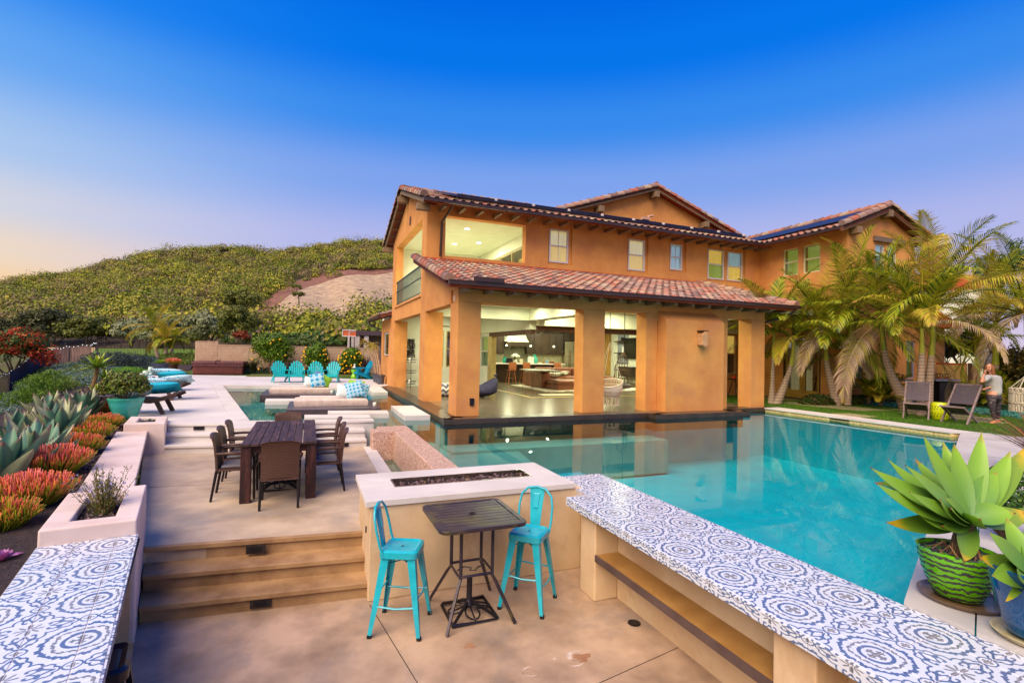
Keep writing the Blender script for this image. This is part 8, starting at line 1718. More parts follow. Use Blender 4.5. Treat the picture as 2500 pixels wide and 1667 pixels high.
def egg_chair():
 X, Y = 10.35, 14.9; t = thing('hanging_pod_chair', 'dark rattan hanging pod chair behind the white swing', 'swing chair', (X, Y, 1.3)); c = Vector((X, Y, 0))
 for k in range(12):
  a = k / 12 * 3.1416 * 1.25 + .9; part('rib', MB().tube([c + Vector((math.cos(a) * r, math.sin(a) * r, z)) for r, z in ((.08, 1.35), (.27, 1.45), (.34, 1.8), (.31, 2.15), (.18, 2.5), (.02, 2.66))], .011, 4), TRIMB, t)
 for z, r in ((1.5, .29), (1.75, .335), (2.05, .33), (2.3, .27)): part('hoop', MB().tube([c + Vector((math.cos(.9 + i * .35) * r, math.sin(.9 + i * .35) * r, z)) for i in range(12)], .011, 4), TRIMB, t)
 part('cushion', MB().lathe([(.02, 1.38), (.25, 1.42), (.27, 1.52), (.02, 1.6)], 14, tuple(c)), CUSH, t, auto=50); part('chain', MB().tube([c + Vector((0, 0, 2.66)), c + Vector((0, 0, 4.1))], .014, 5), BLACKM, t)
egg_chair()
# --- porch and room furnishings
NAVY = surf('navy_bean_cloth', lin(62, 60, 92), lin(46, 44, 72), .85, 4, 18, .6, .02)
def beanbag(x, y, lab, s=1.0, rz=0):
 t = thing('bean_bag', lab, 'bean bag', (x, y, .976), rz, 'navy bean bag chairs'); m = MB().sphere((0, 0, 0), 1, 22, 14); vs = []
 for a, b, c in m.v:
  z = (c + 1) / 2; back = max(0, a) ; h = .40 * s * (z ** .7) * (1 + .85 * max(0, (a + .3)) ** 1.6 * (z > .45)); vs.append((a * .58 * s + .03 * z * s, b * .46 * s * (1 - .3 * z), h + .012 * math.sin(a * 17 + b * 11)))
 m.v = vs; part('bag', m, NAVY, t, world=False, smooth=True); part('gathered_top', MB().tube([(.50 * s, 0, .74 * s), (.56 * s, 0, .80 * s)], [.07 * s, .02], 8), NAVY, t, world=False, smooth=True)
beanbag(5.75, 16.9, 'nearer navy bean bag with a raised back on the porch'); beanbag(5.75, 19.2, 'farther navy bean bag behind the corner pillar', .95, .6)
m, nt, b = new_mat('chevron_cloth'); v = coord(nt, 'Object'); sp = nt.nodes.new('ShaderNodeSeparateXYZ'); nt.links.new(v, sp.inputs[0]); zz = mth(nt, 'ABSOLUTE', mth(nt, 'SUBTRACT', mth(nt, 'FRACT', mth(nt, 'MULTIPLY', sp.outputs[0], 5.5)), .5)); f = mth(nt, 'GREATER_THAN', mth(nt, 'FRACT', mth(nt, 'ADD', mth(nt, 'MULTIPLY', sp.outputs[2], 5.5), zz)), .5)
nt.links.new(mixc(nt, f, lin(96, 100, 112), lin(232, 230, 222)), b.inputs['Base Color']); b.inputs['Roughness'].default_value = .9; CHEV = m
for x, y, lab in ((4.75, 17.7, 'front chevron striped pouf on the porch'), (4.55, 19.6, 'rear chevron striped pouf on the porch')):
 solo('pouf', MB().lathe([(.30, 0), (.42, .06), (.45, .22), (.42, .36), (.28, .43), (.0, .44)], 24, (x, y, .976)), CHEV, lab, 'pouf', 'chevron poufs', auto=60)
wa = thing('wall_art', 'black metal wall art of overlapping open squares on the white porch wall', 'wall art', (4.4, 22.28, 1.9)); rs = random.Random(5); x0, z1 = onY(990, 827, 22.27); x1, z0 = onY(1011, 872, 22.27); nx, nz = 4, 8; sx, sz = (x1 - x0) / nx, (z1 - z0) / nz
for i in range(nx):
 for j in range(nz):
  if rs.random() < .2: continue
  cx, cz = x0 + (i + .5) * sx + rs.uniform(-.02, .02), z0 + (j + .5) * sz + rs.uniform(-.02, .02); h = sx * rs.uniform(.42, .6); w = rs.choice((.02, .035)); d = rs.uniform(.0, .03)
  fr = MB().box(cx - h, cx + h, 22.24 - d, 22.26 - d, cz - h, cz - h + w).box(cx - h, cx + h, 22.24 - d, 22.26 - d, cz + h - w, cz + h).box(cx - h, cx - h + w, 22.24 - d, 22.26 - d, cz - h + w, cz + h - w).box(cx + h - w, cx + h, 22.24 - d, 22.26 - d, cz - h + w, cz + h - w); part('metal_square', fr, BLACKM, wa)
ps = thing('tiered_stand', 'slim dark three tier basket stand beside the white porch wall', 'stand', (4.18, 21.85, .976))
part('pole', MB().tube([(0, 0, 0), (0, 0, 1.5)], .012, 6), BLACKM, ps, world=False); part('top_ring', MB().tube([(.09 * math.cos(a), 0, 1.6 + .12 * math.sin(a)) for a in [i * .628 for i in range(10)]], .009, 4, closed=True), BLACKM, ps, world=False)
for z in (.15, .62, 1.08):
 part('basket', MB().tube([(.24 * math.cos(a), .2 * math.sin(a), z + .1) for a in [i * .524 for i in range(12)]], .01, 4, closed=True).tube([(.20 * math.cos(a), .16 * math.sin(a), z) for a in [i * .524 for i in range(12)]], .01, 4, closed=True).lathe([(.19, z), (.19, z + .006)], 12), BLACKM, ps, world=False)
for z, lab in ((.157, 'pale bottles in the lowest basket of the tiered stand'), (1.087, 'small white jars in the top basket of the tiered stand')):
 j = thing('jar', lab, 'jar', (4.18, 21.85, .976 + z)); part('glass', MB().lathe([(.045, 0), (.05, .12), (.02, .17), (.02, .2)], 8, (-.06, 0, 0)), GLS, j, world=False); part('lid', MB().lathe([(.025, .2), (.025, .22)], 8, (-.06, 0, 0)), BLACKM, j, world=False)
CAB = surf('espresso_cabinet', lin(66, 50, 38), lin(48, 36, 28), .35, 4, 40, .05); CABI = surf('cabinet_inside', lin(60, 60, 44), None, .6); KY = 27.25
def q4(x, y, Y=KY): return onY(1160 + .14031 * x, 760 + .14031 * y, Y)
def cabinet(lab, x0, y0, x1, y1, cols, rows, glass_top=True, knob=True, nm='wall_cabinet', cat='cabinet', Y=KY, dep=.34):
 a, zt = q4(x0, y0, Y); b_, zb = q4(x1, y1, Y); zt = (zt + q4(x1, y0, Y)[1]) / 2; zb = (zb + q4(x0, y1, Y)[1]) / 2; t = thing(nm, lab, cat, ((a + b_) / 2, Y, zb)); part('carcass', MB().box(a, b_, Y + .02, Y + dep, zb, zt), CAB, t)
 part('cornice', MB().box(a - .03, b_ + .03, Y - .04, Y + dep, zt + .001, zt + .08), CAB, t); w = (b_ - a) / cols; hs = rows
 for i in range(cols):
  z = zt
  for k, h in enumerate(hs):
   hh = (zt - zb) * h; x_, X_ = a + i * w + .012, a + (i + 1) * w - .012; fr = MB().box(x_, X_, Y - .01, Y + .018, z - hh + .01, z - hh + .07).box(x_, X_, Y - .01, Y + .018, z - .07, z - .01).box(x_, x_ + .06, Y - .01, Y + .018, z - hh + .071, z - .071).box(X_ - .06, X_, Y - .01, Y + .018, z - hh + .071, z - .071)
   d = part('cabinet_door', fr, CAB, t); gl_ = glass_top and k == 0; part('door_panel', MB().box(x_ + .061, X_ - .061, Y + .0, Y + .012, z - hh + .071, z - .071), GLASSD if gl_ else CAB, d)
   if knob and not gl_: part('knob', MB().sphere((X_ - .03 if i % 2 == 0 else x_ + .03, Y - .025, z - hh + .14), .018, 6, 4), STEEL, d)
   z -= hh
 return t
cabinet('dark wall cabinet left of the range hood', 285, 265, 505, 735, 2, (.26, .74)); cabinet('wide dark wall cabinet right of the range hood', 905, 262, 1535, 745, 5, (.30, .70)); cabinet('dark cabinet above the steel refrigerator', 1555, 255, 1760, 515, 2, (1,), False)
hd_ = thing('range_hood', 'flared white plaster range hood', 'range hood', (11.4, KY, 2.5)); a, zt = q4(590, 262, KY - .1); b_, _ = q4(880, 262, KY - .1); c_, zm = q4(545, 525, KY - .3); d_, _ = q4(930, 525, KY - .3); Y0, Y1 = KY - .35, KY + .35
m = MB(); rows = []
for k in range(6):
 q = k / 5; f = q ** 2.2; x0, x1 = lerp(a, c_, f), lerp(b_, d_, f); y = lerp(KY + .05, Y0, f); z = lerp(zt, zm, q); rows.append([(x0, y, z), (x1, y, z), (x1, Y1, z), (x0, Y1, z)])
m.add([p for r in rows for p in r], [(k * 4 + i, k * 4 + (i + 1) % 4, k * 4 + 4 + (i + 1) % 4, k * 4 + 4 + i) for k in range(5) for i in range(4)]); part('hood_body', m, CREAMW, hd_, auto=50); part('hood_rim', MB().box(c_ - .05, d_ + .05, Y0 - .03, Y1, zm - .26, zm - .002), CAB, hd_)
a, zt = q4(505, 570, KY + .33); b_, zb = q4(905, 890, KY + .33); STN = surf('veined_stone', lin(140, 138, 110), lin(104, 98, 76), .35, 1.2, 20, .1, scale=(.6, 1, 4), stain=lin(176, 172, 140), stain_s=1.5)
part('backsplash', MB().box(8.6, 14.6, 27.57, 27.598, 1.9, 2.5), surf('cream_backsplash', lin(206, 200, 164), lin(180, 172, 140), .4, 6, 20, .1), H); part('stone_panel', MB().box(a, b_, 27.54, 27.568, zb, zt + .3), STN, H)
rg = thing('refrigerator', 'tall stainless steel refrigerator at the right of the kitchen', 'refrigerator', (13.8, KY, .976)); a, zt = q4(1560, 525); b_, _ = q4(1738, 525); part('door', MB().box(a, (a + b_) / 2 - .005, KY - .02, KY + .3, 1.0, zt - .28), STEEL, rg); part('door', MB().box((a + b_) / 2 + .005, b_, KY - .02, KY + .3, 1.0, zt - .28), STEEL, rg); part('vent_grille', MB().box(a, b_, KY - .02, KY + .3, zt - .27, zt), STEEL, rg)
for s in (-.05, .05): part('handle', MB().tube([((a + b_) / 2 + s, KY - .06, 1.3), ((a + b_) / 2 + s, KY - .06, zt - .6)], .014, 6), STEEL, rg)
ov = thing('wall_oven', 'dark built-in wall oven column beside the refrigerator', 'oven', (14.5, KY, .976)); a, _ = q4(1742, 600); part('housing', MB().box(a, a + .9, KY, KY + .3, .98, 4.0), CAB, ov); part('oven_door', MB().box(a + .08, a + .82, KY - .03, KY - .001, 1.9, 2.5), BLACKM, ov); part('oven_door', MB().box(a + .08, a + .82, KY - .03, KY - .001, 2.6, 3.1), BLACKM, ov); part('handle', MB().tube([(a + .1, KY - .06, 2.42), (a + .8, KY - .06, 2.42)], .015, 6), STEEL, ov)
IY = 25.2; isl = thing('kitchen_island', 'long dark kitchen island with a pale stone worktop', 'island', (11.5, IY, .976)); a, zt = q4(275, 900, IY); b_, _ = q4(1530, 900, IY)
part('worktop', MB().box(a - .05, b_, IY - .3, IY + .9, zt - .05, zt + .01), LIME, isl, bevel=.01); part('cabinet', MB().box(a, b_ - .1, IY, IY + .8, .976, zt - .051), CAB, isl)
for k in range(10): x = a + .05 + k * (b_ - a - .2) / 10; part('panel', MB().box(x, x + (b_ - a - .2) / 10 - .05, IY - .02, IY - .001, 1.1, zt - .16), CAB, isl)
ztop = zt + .01
def jar(lab, px, h, r, mat, nm='vase', prof=None, cat='vase'):
 x, _ = q4(px, 890, IY + .3); prof = prof or [(r * .8, 0), (r, h * .3), (r * .9, h * .6), (r * .35, h * .8), (r * .4, h)]
 return solo(nm, MB().lathe(prof, 12, (x, IY + .3, ztop)), mat, lab, cat, auto=50)
AQG = surf('aqua_glass', lin(70, 190, 170), lin(50, 160, 150), .15, 3, 20, .05); jar('short aqua jar at the left of the kitchen island', 515, .3, .13, AQG, 'jar', [(.12, 0), (.13, .22), (.08, .26), (.09, .32)], 'jar'); jar('tall pale glass bottle at the centre right of the island', 945, .42, .14, surf('pale_blue_glass', lin(150, 190, 190), None, .2), 'bottle'); jar('large green glass demijohn on the island', 1035, .5, .17, AQG, 'bottle'); jar('small amber jar on the island', 1190, .3, .08, surf('amber_glass', lin(150, 130, 80), None, .3), 'jar')
jar('clear vase holding white flowers on the island', 700, .24, .12, GLS); x, _ = q4(697, 800, IY + .3); fl = thing('flower_bouquet', 'bunch of white flowers in the vase on the island', 'flowers', (x, IY + .3, ztop + .2))
for k in range(16): a = k * 2.4; r = .05 + .012 * k; part('bloom', MB().sphere((x + math.cos(a) * r, IY + .3 + math.sin(a) * r, ztop + .5 - r * .6), .065, 7, 5), WC, fl, smooth=True)
part('stems', MB().tube([(x, IY + .3, ztop + .1), (x, IY + .3, ztop + .4)], .05, 6), STRAPG, fl)
def card(lab, p0, p1, z1, mat, nm, cat, Y=IY + .1): a, _ = q4(p0, 880, Y); b_, _ = q4(p1, 880, Y); solo(nm, MB().box(a, b_, Y, Y + .05, ztop, ztop + z1), mat, lab, cat, bevel=.005)
card('dark tablet screen standing on the island', 545, 650, .26, BLACKM, 'screen', 'screen'); card('white paper bag on the island', 925, 1025, .36, WC, 'paper_bag', 'bag'); card('small framed picture on the island', 775, 835, .24, surf('beige_frame', lin(206, 200, 170), None, .5), 'picture_frame', 'picture frame'); card('pale blue framed photo at the right of the island', 1228, 1280, .2, surf('blue_frame', lin(130, 160, 180), None, .5), 'picture_frame', 'picture frame'); card('low wooden box at the right of the island', 1292, 1385, .12, surf('red_wood_box', lin(130, 70, 40), None, .5), 'wooden_box', 'box')
BW_ = surf('bentwood', lin(176, 104, 60), lin(150, 84, 48), .45, 5, 40, .1)
def kstool(x, y, lab):
 t = thing('counter_stool', lab, 'bar stool', (x, y, .976), 0, 'bentwood counter stools at the island'); part('shell', MB().box(-.21, .21, -.2, .2, .64, .68).box(-.21, .21, -.215, -.19, .681, 1.08), BW_, t, world=False, bevel=.012); part('footrest', MB().tube([(.17 * math.cos(a), .17 * math.sin(a), .25) for a in [i * .785 for i in range(8)]], .01, 5, closed=True), STEEL, t, world=False)
 for sx in (-1, 1):
  for sy in (-1, 1): part('leg', MB().bar((sx * .12, sy * .12, .64), (sx * .21, sy * .21, 0), .045, .03), BW_, t, world=False)
kstool(9.95, 24.5, 'left orange bentwood stool at the kitchen island'); kstool(10.75, 24.5, 'right orange bentwood stool at the kitchen island'); kstool(12.6, 24.5, 'bentwood stool at the island hidden mostly behind the sofa')
PEN = surf('pendant_wire', lin(60, 70, 60), None, .4)
for x, y, lab in ((10.1, 25.6, 'left wire pendant lamp over the island'), (11.55, 25.6, 'middle wire pendant lamp over the island'), (12.9, 25.4, 'right wire pendant lamp over the island')):
 t = thing('pendant_lamp', lab, 'pendant lamp', (x, y, 2.75), 0, 'wire pendant lamps'); part('cord', MB().tube([(0, 0, .42), (0, 0, 1.36)], .008, 4), PEN, t, world=False); part('bulb', MB().sphere((0, 0, .2), .05, 8, 6), emis('pendant_glow', (1, .85, .5, 1), 6), t, world=False, smooth=True)
 for k in range(8): a = k * .785; part('wire', MB().tube([(.03 * math.cos(a), .03 * math.sin(a), .42), (.12 * math.cos(a), .12 * math.sin(a), .3), (.24 * math.cos(a), .24 * math.sin(a), .02)], .007, 4), PEN, t, world=False)
 part('hoop', MB().tube([(.24 * math.cos(a), .24 * math.sin(a), .02) for a in [i * .524 for i in range(12)]], .008, 4, closed=True), PEN, t, world=False)
LEA = surf('brown_leather', lin(150, 92, 66), lin(120, 70, 50), .4, 3, 30, .3, .01); sf = thing('sofa', 'large brown leather corner sofa with a chaise facing the room', 'sofa', (11.4, 20.8, .976))
part('chaise', MB().box(9.95, 11.9, 19.15, 20.3, .98, 1.22), LEA, sf, bevel=.03); part('seat_cushion', MB().box(9.93, 11.88, 19.13, 20.3, 1.222, 1.42), LEA, sf, bevel=.06, seg=3); part('arm', MB().box(9.75, 10.2, 20.31, 22.4, .98, 1.68), LEA, sf, bevel=.05, seg=3)
part('seat_base', MB().box(10.21, 14.2, 20.9, 22.3, .98, 1.3), LEA, sf, bevel=.03); part('back_frame', MB().box(10.21, 14.2, 22.31, 22.7, .98, 1.75), LEA, sf, bevel=.06, seg=3)
for k in range(4): part('back_cushion', MB().box(10.25 + k * .98, 11.18 + k * .98, 21.95, 22.3, 1.3, 1.88), LEA, sf, bevel=.09, seg=3); part('seat_cushion', MB().box(10.25 + k * .98, 11.2 + k * .98, 20.92, 21.94, 1.301, 1.48), LEA, sf, bevel=.06, seg=3)
for k in range(3): part('side_cushion', MB().box(9.8, 10.15, 20.35 + k * .67, 20.98 + k * .67, 1.681, 1.82), LEA, sf, bevel=.06, seg=3)
pillow('cream pillow on the leather sofa beside the throw', (11.35, 21.3, 1.62), .55, .4, .2, 60, 0, 10, MATT); pillow('striped pale pillow on the chaise end of the sofa', (10.7, 20.9, 1.58), .5, .4, .18, 70, 0, -10, GLS)
solo('throw_blanket', MB().add([(10.7 + .09 * i, 21.0 + .08 * j, 1.60 + .05 * math.sin(i * 1.7 + j) + .04 * math.cos(j * 2.1 - i)) for j in range(8) for i in range(9)], [(j * 9 + i, j * 9 + i + 1, j * 9 + i + 10, j * 9 + i + 9) for j in range(7) for i in range(8)]), surf('pale_green_throw', lin(190, 206, 176), lin(160, 180, 150), .9, 10, 40, .5), 'crumpled pale green throw on the leather sofa', 'blanket', smooth=True)
tt = thing('hairpin_table', 'grey topped hairpin leg table in front of the sofa', 'table', (9.3, 19.9, .976)); tz = onY(1160 + .14031 * 1020, 760 + .14031 * 1015, 19.8)[1]
part('table_top', MB().prism([(8.45, 19.0), (9.9, 18.85), (10.2, 20.6), (8.9, 20.9)], tz - .04, tz), surf('grey_wood', lin(150, 150, 136), lin(120, 118, 104), .5, 5, 40, .2), tt)
for x, y in ((8.66, 18.95), (9.0, 20.7), (9.85, 20.4), (9.7, 19.0)): part('hairpin_leg', MB().tube([(x - .06, y, tz - .04), (x, y, .98), (x + .06, y, tz - .04)], .01, 5), BLACKM, tt)
rug = MB(); pts = [(9.2 + 5.3 * (i / 30), 18.75 + .15 * math.sin(i * 1.3)) for i in range(31)] + [(14.5, 23.0), (9.2, 22.6)]; solo('rug', rug.prism(pts, .977, 1.0), surf('cream_rug', lin(236, 226, 206), lin(216, 204, 180), .95, 20, 60, 1.0, .02), 'shaggy cream rug under the sofa', 'rug'); solo('door_mat', MB().box(8.3, 9.7, 17.05, 17.6, .977, .992), surf('pale_mat', lin(222, 212, 184), None, .9), 'pale flat mat just inside the sliding door track', 'mat')
def q5(x, y, X=17.28): return onX(1400 + .16584 * x, 740 + .16584 * y, X)
def bxX(x0, y0, x1, y1, d0, d1):
 a, zt = q5(x0, y0); b_, _ = q5(x1, y0); _, zb = q5((x0 + x1) / 2, y1); return MB().box(17.3 - d1, 17.3 - d0, min(a, b_), max(a, b_), zb, zt)
part('interior_door', bxX(470, 415, 555, 1060, .002, .05), surf('oak_door', lin(206, 160, 84), lin(180, 132, 64), .5, 3, 30, .2), H)
nsh = thing('wall_shelf', 'grey wall niche with two dark shelves left of the television', 'shelf', (17.2, 24.2, 2.2)); part('niche_back', bxX(655, 405, 812, 900, .002, .02), surf('niche_grey', lin(150, 154, 160), None, .8), nsh)
for y in (560, 728): part('shelf_board', bxX(655, y, 812, y + 16, .021, .3), CAB, nsh)
solo('picture_frame', bxX(720, 505, 775, 556, .08, .12), BLACKM, 'small black framed picture on the upper wall shelf', 'picture frame'); solo('white_plate', bxX(735, 640, 775, 724, .1, .12), WC, 'pale plate standing on the lower wall shelf', 'plate')
tv_ = thing('television', 'large black television on the far room wall', 'television', (17.1, 22.8, 2)); part('screen', bxX(775, 520, 945, 810, .14, .17), surf('tv_glass', lin(40, 40, 30), None, .12), tv_); part('bezel', bxX(770, 515, 950, 815, .10, .139), BLACKM, tv_)
cn = thing('media_cabinet', 'low dark cabinet below the television', 'cabinet', (17, 22.8, .98)); part('body', bxX(760, 930, 960, 1080, .002, .5), CAB, cn); part('drawer', bxX(800, 950, 900, 1060, .501, .52), CAB, cn)
fn = thing('ceiling_fan', 'pale ceiling fan on the porch ceiling behind the side columns', 'ceiling fan', (5.6, 20.3, 3.6)); part('rod', MB().tube([(0, 0, 0), (0, 0, .52)], .02, 6), STEEL, fn, world=False); part('motor', MB().lathe([(.05, .1), (.12, .06), (.12, -.04), (.06, -.08)], 14), STEEL, fn, world=False)
for k in range(5): a = k * 1.2566; part('blade', MB().obox((.42 * math.cos(a), .42 * math.sin(a), 0), (math.cos(a), math.sin(a), 0), (-math.sin(a), math.cos(a), .2), (0, 0, 1), .3, .07, .006), CREAMW, fn, world=False)
x0, zt = onY(1640 + .24242 * 530, 700 + .24242 * 480, 16.2); x1, zb = onY(1640 + .24242 * 640, 700 + .24242 * 880, 16.2)
part('side_wall', MB().box(13.95, 17.3, 16.1, 16.198, .9, 4.119), STUCCO, H)
for a, b_ in ((530, 642), (672, 770)): xa_, _ = onY(1640 + .24242 * a, 860, 16.05); xb_, _ = onY(1640 + .24242 * b_, 860, 16.05); window(H, 'Y', xa_, xb_, zb, zt, 16.02, 1, (CUR_YEL, CUR_DARK if a == 530 else CUR_YEL), .52, .06, LANT, backoff=.07)
bs = thing('bistro_table', 'small dark bistro table glimpsed through the right porch opening', 'table', (15.6, 15.0, .98)); part('table_top', MB().lathe([(.35, .72), (.36, .74), (.02, .745)], 18), BLACKM, bs, world=False, auto=40)
for k in range(3): a = k * 2.09; part('leg', MB().tube([(.05 * math.cos(a), .05 * math.sin(a), .72), (.25 * math.cos(a), .25 * math.sin(a), 0)], .014, 5), BLACKM, bs, world=False)
for x, y, rz, lab in ((15.0, 15.1, -80, 'left wire bistro chair seen through the right porch opening'), (16.3, 15.2, 80, 'right wire bistro chair seen through the right porch opening')):
 t = thing('bistro_chair', lab, 'chair', (x, y, .98), R_(rz), 'wire bistro chairs'); part('seat', MB().lathe([(.19, .44), (.2, .46), (.02, .465)], 14), BLACKM, t, world=False); part('back_hoop', MB().tube([(-.17, -.16, .44), (-.18, -.2, .75), (0, -.22, .88), (.18, -.2, .75), (.17, -.16, .44)], .011, 5), BLACKM, t, world=False); part('back_bar', MB().tube([(-.17, -.2, .68), (.17, -.2, .68)], .008, 5), BLACKM, t, world=False)
 for sx in (-1, 1):
  for sy in (-1, 1): part('leg', MB().tube([(sx * .13, sy * .13, .44), (sx * .19, sy * .19, 0)], .01, 5), BLACKM, t, world=False)
solo('red_pot', MB().lathe([(.06, 0), (.08, .12), (.07, .12)], 10, (15.6, 15.0, 1.725)), surf('red_glaze', lin(206, 60, 20), None, .3), 'small red pot on the bistro table', 'pot')
# --- foreground potted agaves on the right
def tip_leaf(parent, H0, px, py, d, W, mat, curl=.25, shape=attenuata_shape, sc=.16, n=12):
 """leaf from the heart H0 to a surveyed tip; curls so that it still ends there"""
 T = PD(px, py, d); v = T - H0; L = v.length; az = math.atan2(v.y, v.x); el = math.asin(v.z / L); c = curl
 return agave_leaf(parent, tuple(H0 - wloc(parent) + v.normalized() * .02), (az, el + c * .42), L * (1 + .06 * abs(c)), W * 1.12, c, mat, shape=shape, side_curl=sc, th=.13, n=n, sag=0, face=(Vector((0, 0, .75)) - Vector((_f.x, _f.y, 0)) * .85).normalized())
AG1 = agave_mat('foxtail_green', lin(62, 118, 62, .9), lin(140, 182, 34, .95), lin(178, 120, 50, .9)); AG2 = agave_mat('foxtail_yellowing', lin(96, 146, 40, .9), lin(214, 170, 24, .95), lin(150, 80, 40, .9), .72); BRTIP = surf('withered_tip', lin(150, 88, 50), lin(96, 56, 40), .9, 12, 60, .6)
GP = P(2338, 1462, .98); gx, gy = GP; FD = Vector((gx, gy, 0)).dot(_f)
def a6(x, y): return (1900 + .2551 * x, 1000 + .2551 * y)
heart = PD(*a6(1812, 1040), FD + .02)
ag = thing('foxtail_agave', 'big light green agave with broad pointed leaves in the striped green pot', 'agave', (heart.x, heart.y, 1.27))
part('stem', MB().tube([(gx, gy, 1.25), heart + Vector((0, 0, .02))], [.06, .05], 10), surf('agave_stem', lin(120, 90, 60), lin(80, 60, 44), .9, 14, 60, .6), ag)
for (x, y, dd, w, c, mt) in ((1275, 345, .10, .125, .25, AG1), (1635, 372, .22, .13, .2, AG1), (1705, 290, .34, .14, -.3, AG1), (1525, 400, .38, .13, .3, AG1), (1235, 560, .30, .12, .3, AG1), (1062, 500, -.02, .12, -.35, AG1), (1190, 660, -.1, .12, .2, AG1), (955, 738, .12, .12, .5, AG1), (850, 852, -.12, .145, .35, AG1), (965, 1052, -.02, .14, .5, AG1), (1245, 1060, -.22, .11, .4, AG1), (938, 1222, -.20, .14, .6, AG1), (1125, 1338, -.02, .13, .5, AG2), (1385, 1410, -.14, .12, .9, AG1),
        (1970, 395, .40, .13, .35, AG1), (2048, 540, .18, .145, -.25, AG1), (2200, 925, -.02, .14, -.3, AG1), (2262, 705, .34, .14, .5, AG1), (2420, 660, .42, .14, .4, AG2), (2360, 1170, .12, .16, .4, AG2), (1930, 1262, -.24, .125, .7, AG1), (1545, 1345, -.30, .105, .8, AG1), (1790, 1530, -.16, .12, .5, AG2), (1650, 1100, -.28, .10, .3, AG1), (1610, 1290, -.12, .10, .6, AG1), (2000, 1010, .3, .13, .3, AG1), (1600, 900, -.2, .11, .1, AG1)):
 lf = tip_leaf(ag, heart, *a6(x, y), FD + dd, w, mt, c)
 if rnd.random() < .75: tp = Vector(lf.data.vertices[-8].co); part('withered_tip', MB().tube([tp, tp + Vector((rnd.uniform(-.01, .01), rnd.uniform(-.01, .01), rnd.uniform(-.012, .012)))], [.005, .002], 5), BRTIP, lf, world=False)
def glazed(name, a, b_, dark, s=26):
 m, nt, bb_ = new_mat(name); v = coord(nt, 'Object', (1, 1, 1)); w = nt.nodes.new('ShaderNodeTexWave'); w.bands_direction = 'Z'; w.inputs['Scale'].default_value = s / 3.14; w.inputs['Distortion'].default_value = 5.5; w.inputs['Detail'].default_value = 4; w.inputs['Detail Scale'].default_value = 2.2; nt.links.new(v, w.inputs[0])
 f = mth(nt, 'ADD', w.outputs['Fac'], mth(nt, 'MULTIPLY', mth(nt, 'SUBTRACT', noise(nt, v, 60, 3), .5), .7)); c = ramp(nt, f, [(.42, a), (.60, b_), (.68, dark)], 'LINEAR').outputs[0]; nt.links.new(c, bb_.inputs['Base Color']); r = ramp(nt, f, [(.4, (.15,) * 3 + (1,)), (.6, (.6,) * 3 + (1,))]).outputs[0]; nt.links.new(r, bb_.inputs['Roughness']); bump(nt, bb_, w.outputs['Fac'], -.5, .01); return m
GGL = glazed('lime_striped_glaze', lin(110, 190, 10, .95), lin(84, 150, 14, .9), lin(64, 62, 56))
gp = pot('green_pot', 'lime green and black striped glazed pot under the big agave', [(.12, 0), (.135, .01), (.165, .08), (.172, .09), (.19, .15), (.197, .16), (.208, .22), (.214, .23), (.222, .29), (.226, .31), (.21, .315), (.205, .28)], (gx, gy, DK + .025), GGL, .275, .205, 40)
RTS = MB()
for k in range(26): a = rnd.uniform(0, 6.28); r = rnd.uniform(.02, .15); RTS.tube([(r * math.cos(a), r * math.sin(a), .27), (r * .8 * math.cos(a + .5), r * .8 * math.sin(a + .5), rnd.uniform(.29, .36)), (r * 1.2 * math.cos(a + 1), r * 1.2 * math.sin(a + 1), .28)], .0035, 4)
part('dry_roots', RTS, surf('root_tan', lin(176, 130, 90), None, .9), gp, world=False)
sc1 = pot('saucer', 'brown ceramic saucer under the striped green pot', [(.18, 0), (.22, .006), (.238, .03), (.231, .032), (.212, .014), (.0, .012)], (gx + .02, gy - .01, DK + .001), surf('brown_saucer', lin(120, 92, 66), lin(84, 64, 50), .3, 8, 60, .2, coat=.4), .014, .05, 36, 'saucer')
bx_, by_ = 3.99, 1.57
BGL = surf('deep_blue_glaze', lin(16, 84, 132, .9), lin(8, 60, 104, .85), .16, 2.5, 40, .05, coat=.6, stain=lin(30, 110, 120), stain_s=3)
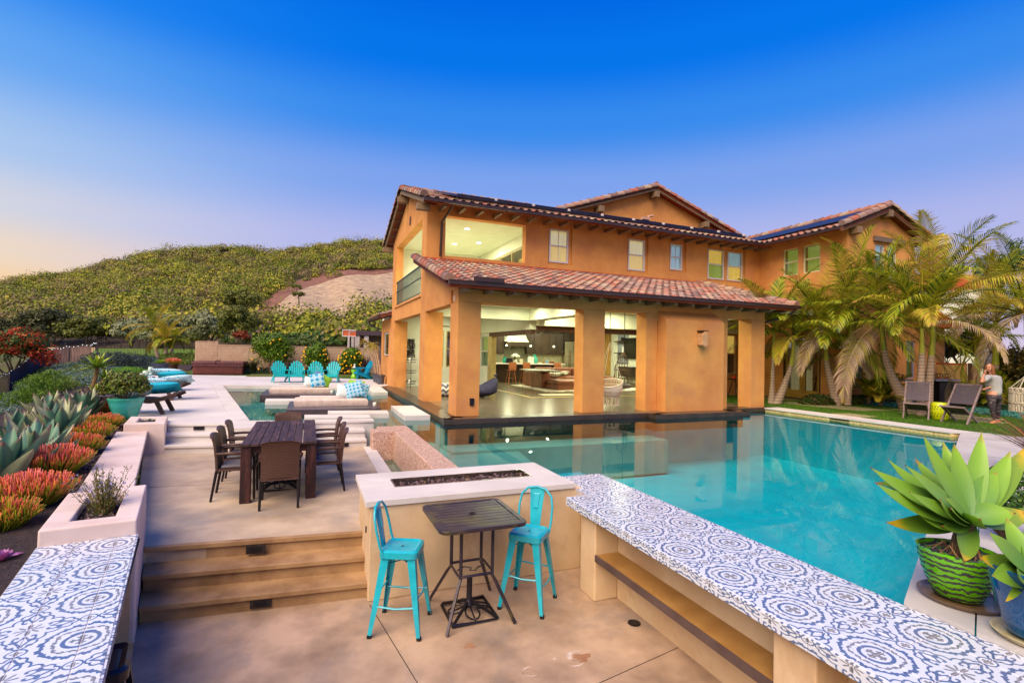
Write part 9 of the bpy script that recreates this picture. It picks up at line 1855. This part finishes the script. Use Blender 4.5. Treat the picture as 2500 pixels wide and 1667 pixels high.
h2 = PD(2512, 1392, Vector((bx_, by_, 0)).dot(_f) + .02); pot('blue_pot', 'tall deep blue glazed pot cut by the right edge of the photo', [(.12, 0), (.14, .01), (.185, .16), (.215, .30), (.22, .38), (.205, .385), (.20, .34)], (bx_, by_, DK + .03), BGL, .335, .195, 40)
pot('saucer', 'cream speckled saucer under the deep blue pot', [(.14, 0), (.18, .006), (.205, .034), (.197, .036), (.18, .014), (.0, .012)], (bx_ - .0, by_, DK + .001), surf('cream_saucer', lin(206, 196, 160), lin(176, 160, 110), .4, 9, 60, .2), .014, .05, 36, 'saucer')
ag2 = thing('foxtail_agave', 'second light green agave in the blue pot cut by the right edge', 'agave', (h2.x, h2.y, 1.33)); part('stem', MB().tube([(bx_, by_, 1.3), h2], [.06, .05], 8), surf('agave_stem', lin(120, 90, 60)), ag2)
D2 = Vector((bx_, by_, 0)).dot(_f)
def z6(x, y): return (1650 + .39352 * x, 1050 + .39352 * y)
for (x, y, dd, w, c, mt) in ((2035, 575, .2, .12, .2, AG1), (1925, 730, -.05, .13, .35, AG1), (1900, 862, .05, .12, .4, AG2), (1980, 1035, -.15, .13, .45, AG1), (2060, 1140, -.2, .04, .3, AG2), (2140, 1170, -.25, .11, .8, AG1), (1990, 690, .2, .12, .2, AG1), (2260, 560, .25, .13, .2, AG1), (2420, 640, .1, .13, .3, AG1), (2420, 950, -.1, .13, .3, AG1)): tip_leaf(ag2, h2, *z6(x, y), D2 + dd, w, mt, c)
jp = PD(2462, 1300, 4.6); shrub('jade_plant', 'bushy jade plant with small round leaves behind the big agave', 'shrub', (jp.x, jp.y, DK), (.36, .34, .34), 2600, .034, leafmat('jade_leaves', [lin(56, 96, 40, .85), lin(84, 124, 44, .85), lin(40, 70, 34, .8), lin(110, 140, 60, .85)], .3, .1), clumps=50, lump=.22, asp=.9, fill=.3, zoff=.36, sn=12, barkc=surf('jade_stem', lin(70, 50, 36), None, .8))
cb = PD(2575, 1120, 7.2); strap_plant('bronze_cordyline', 'spiky bronze red cordyline leaves reaching in from the right edge', (cb.x, cb.y, DK), 110, 1.25, leafmat('bronze_cordyline_leaf', [lin(150, 84, 50, .9), lin(110, 56, 50, .85), lin(176, 110, 60, .9), lin(84, 48, 48, .8)], .4, .2), .030, spread=1.0)
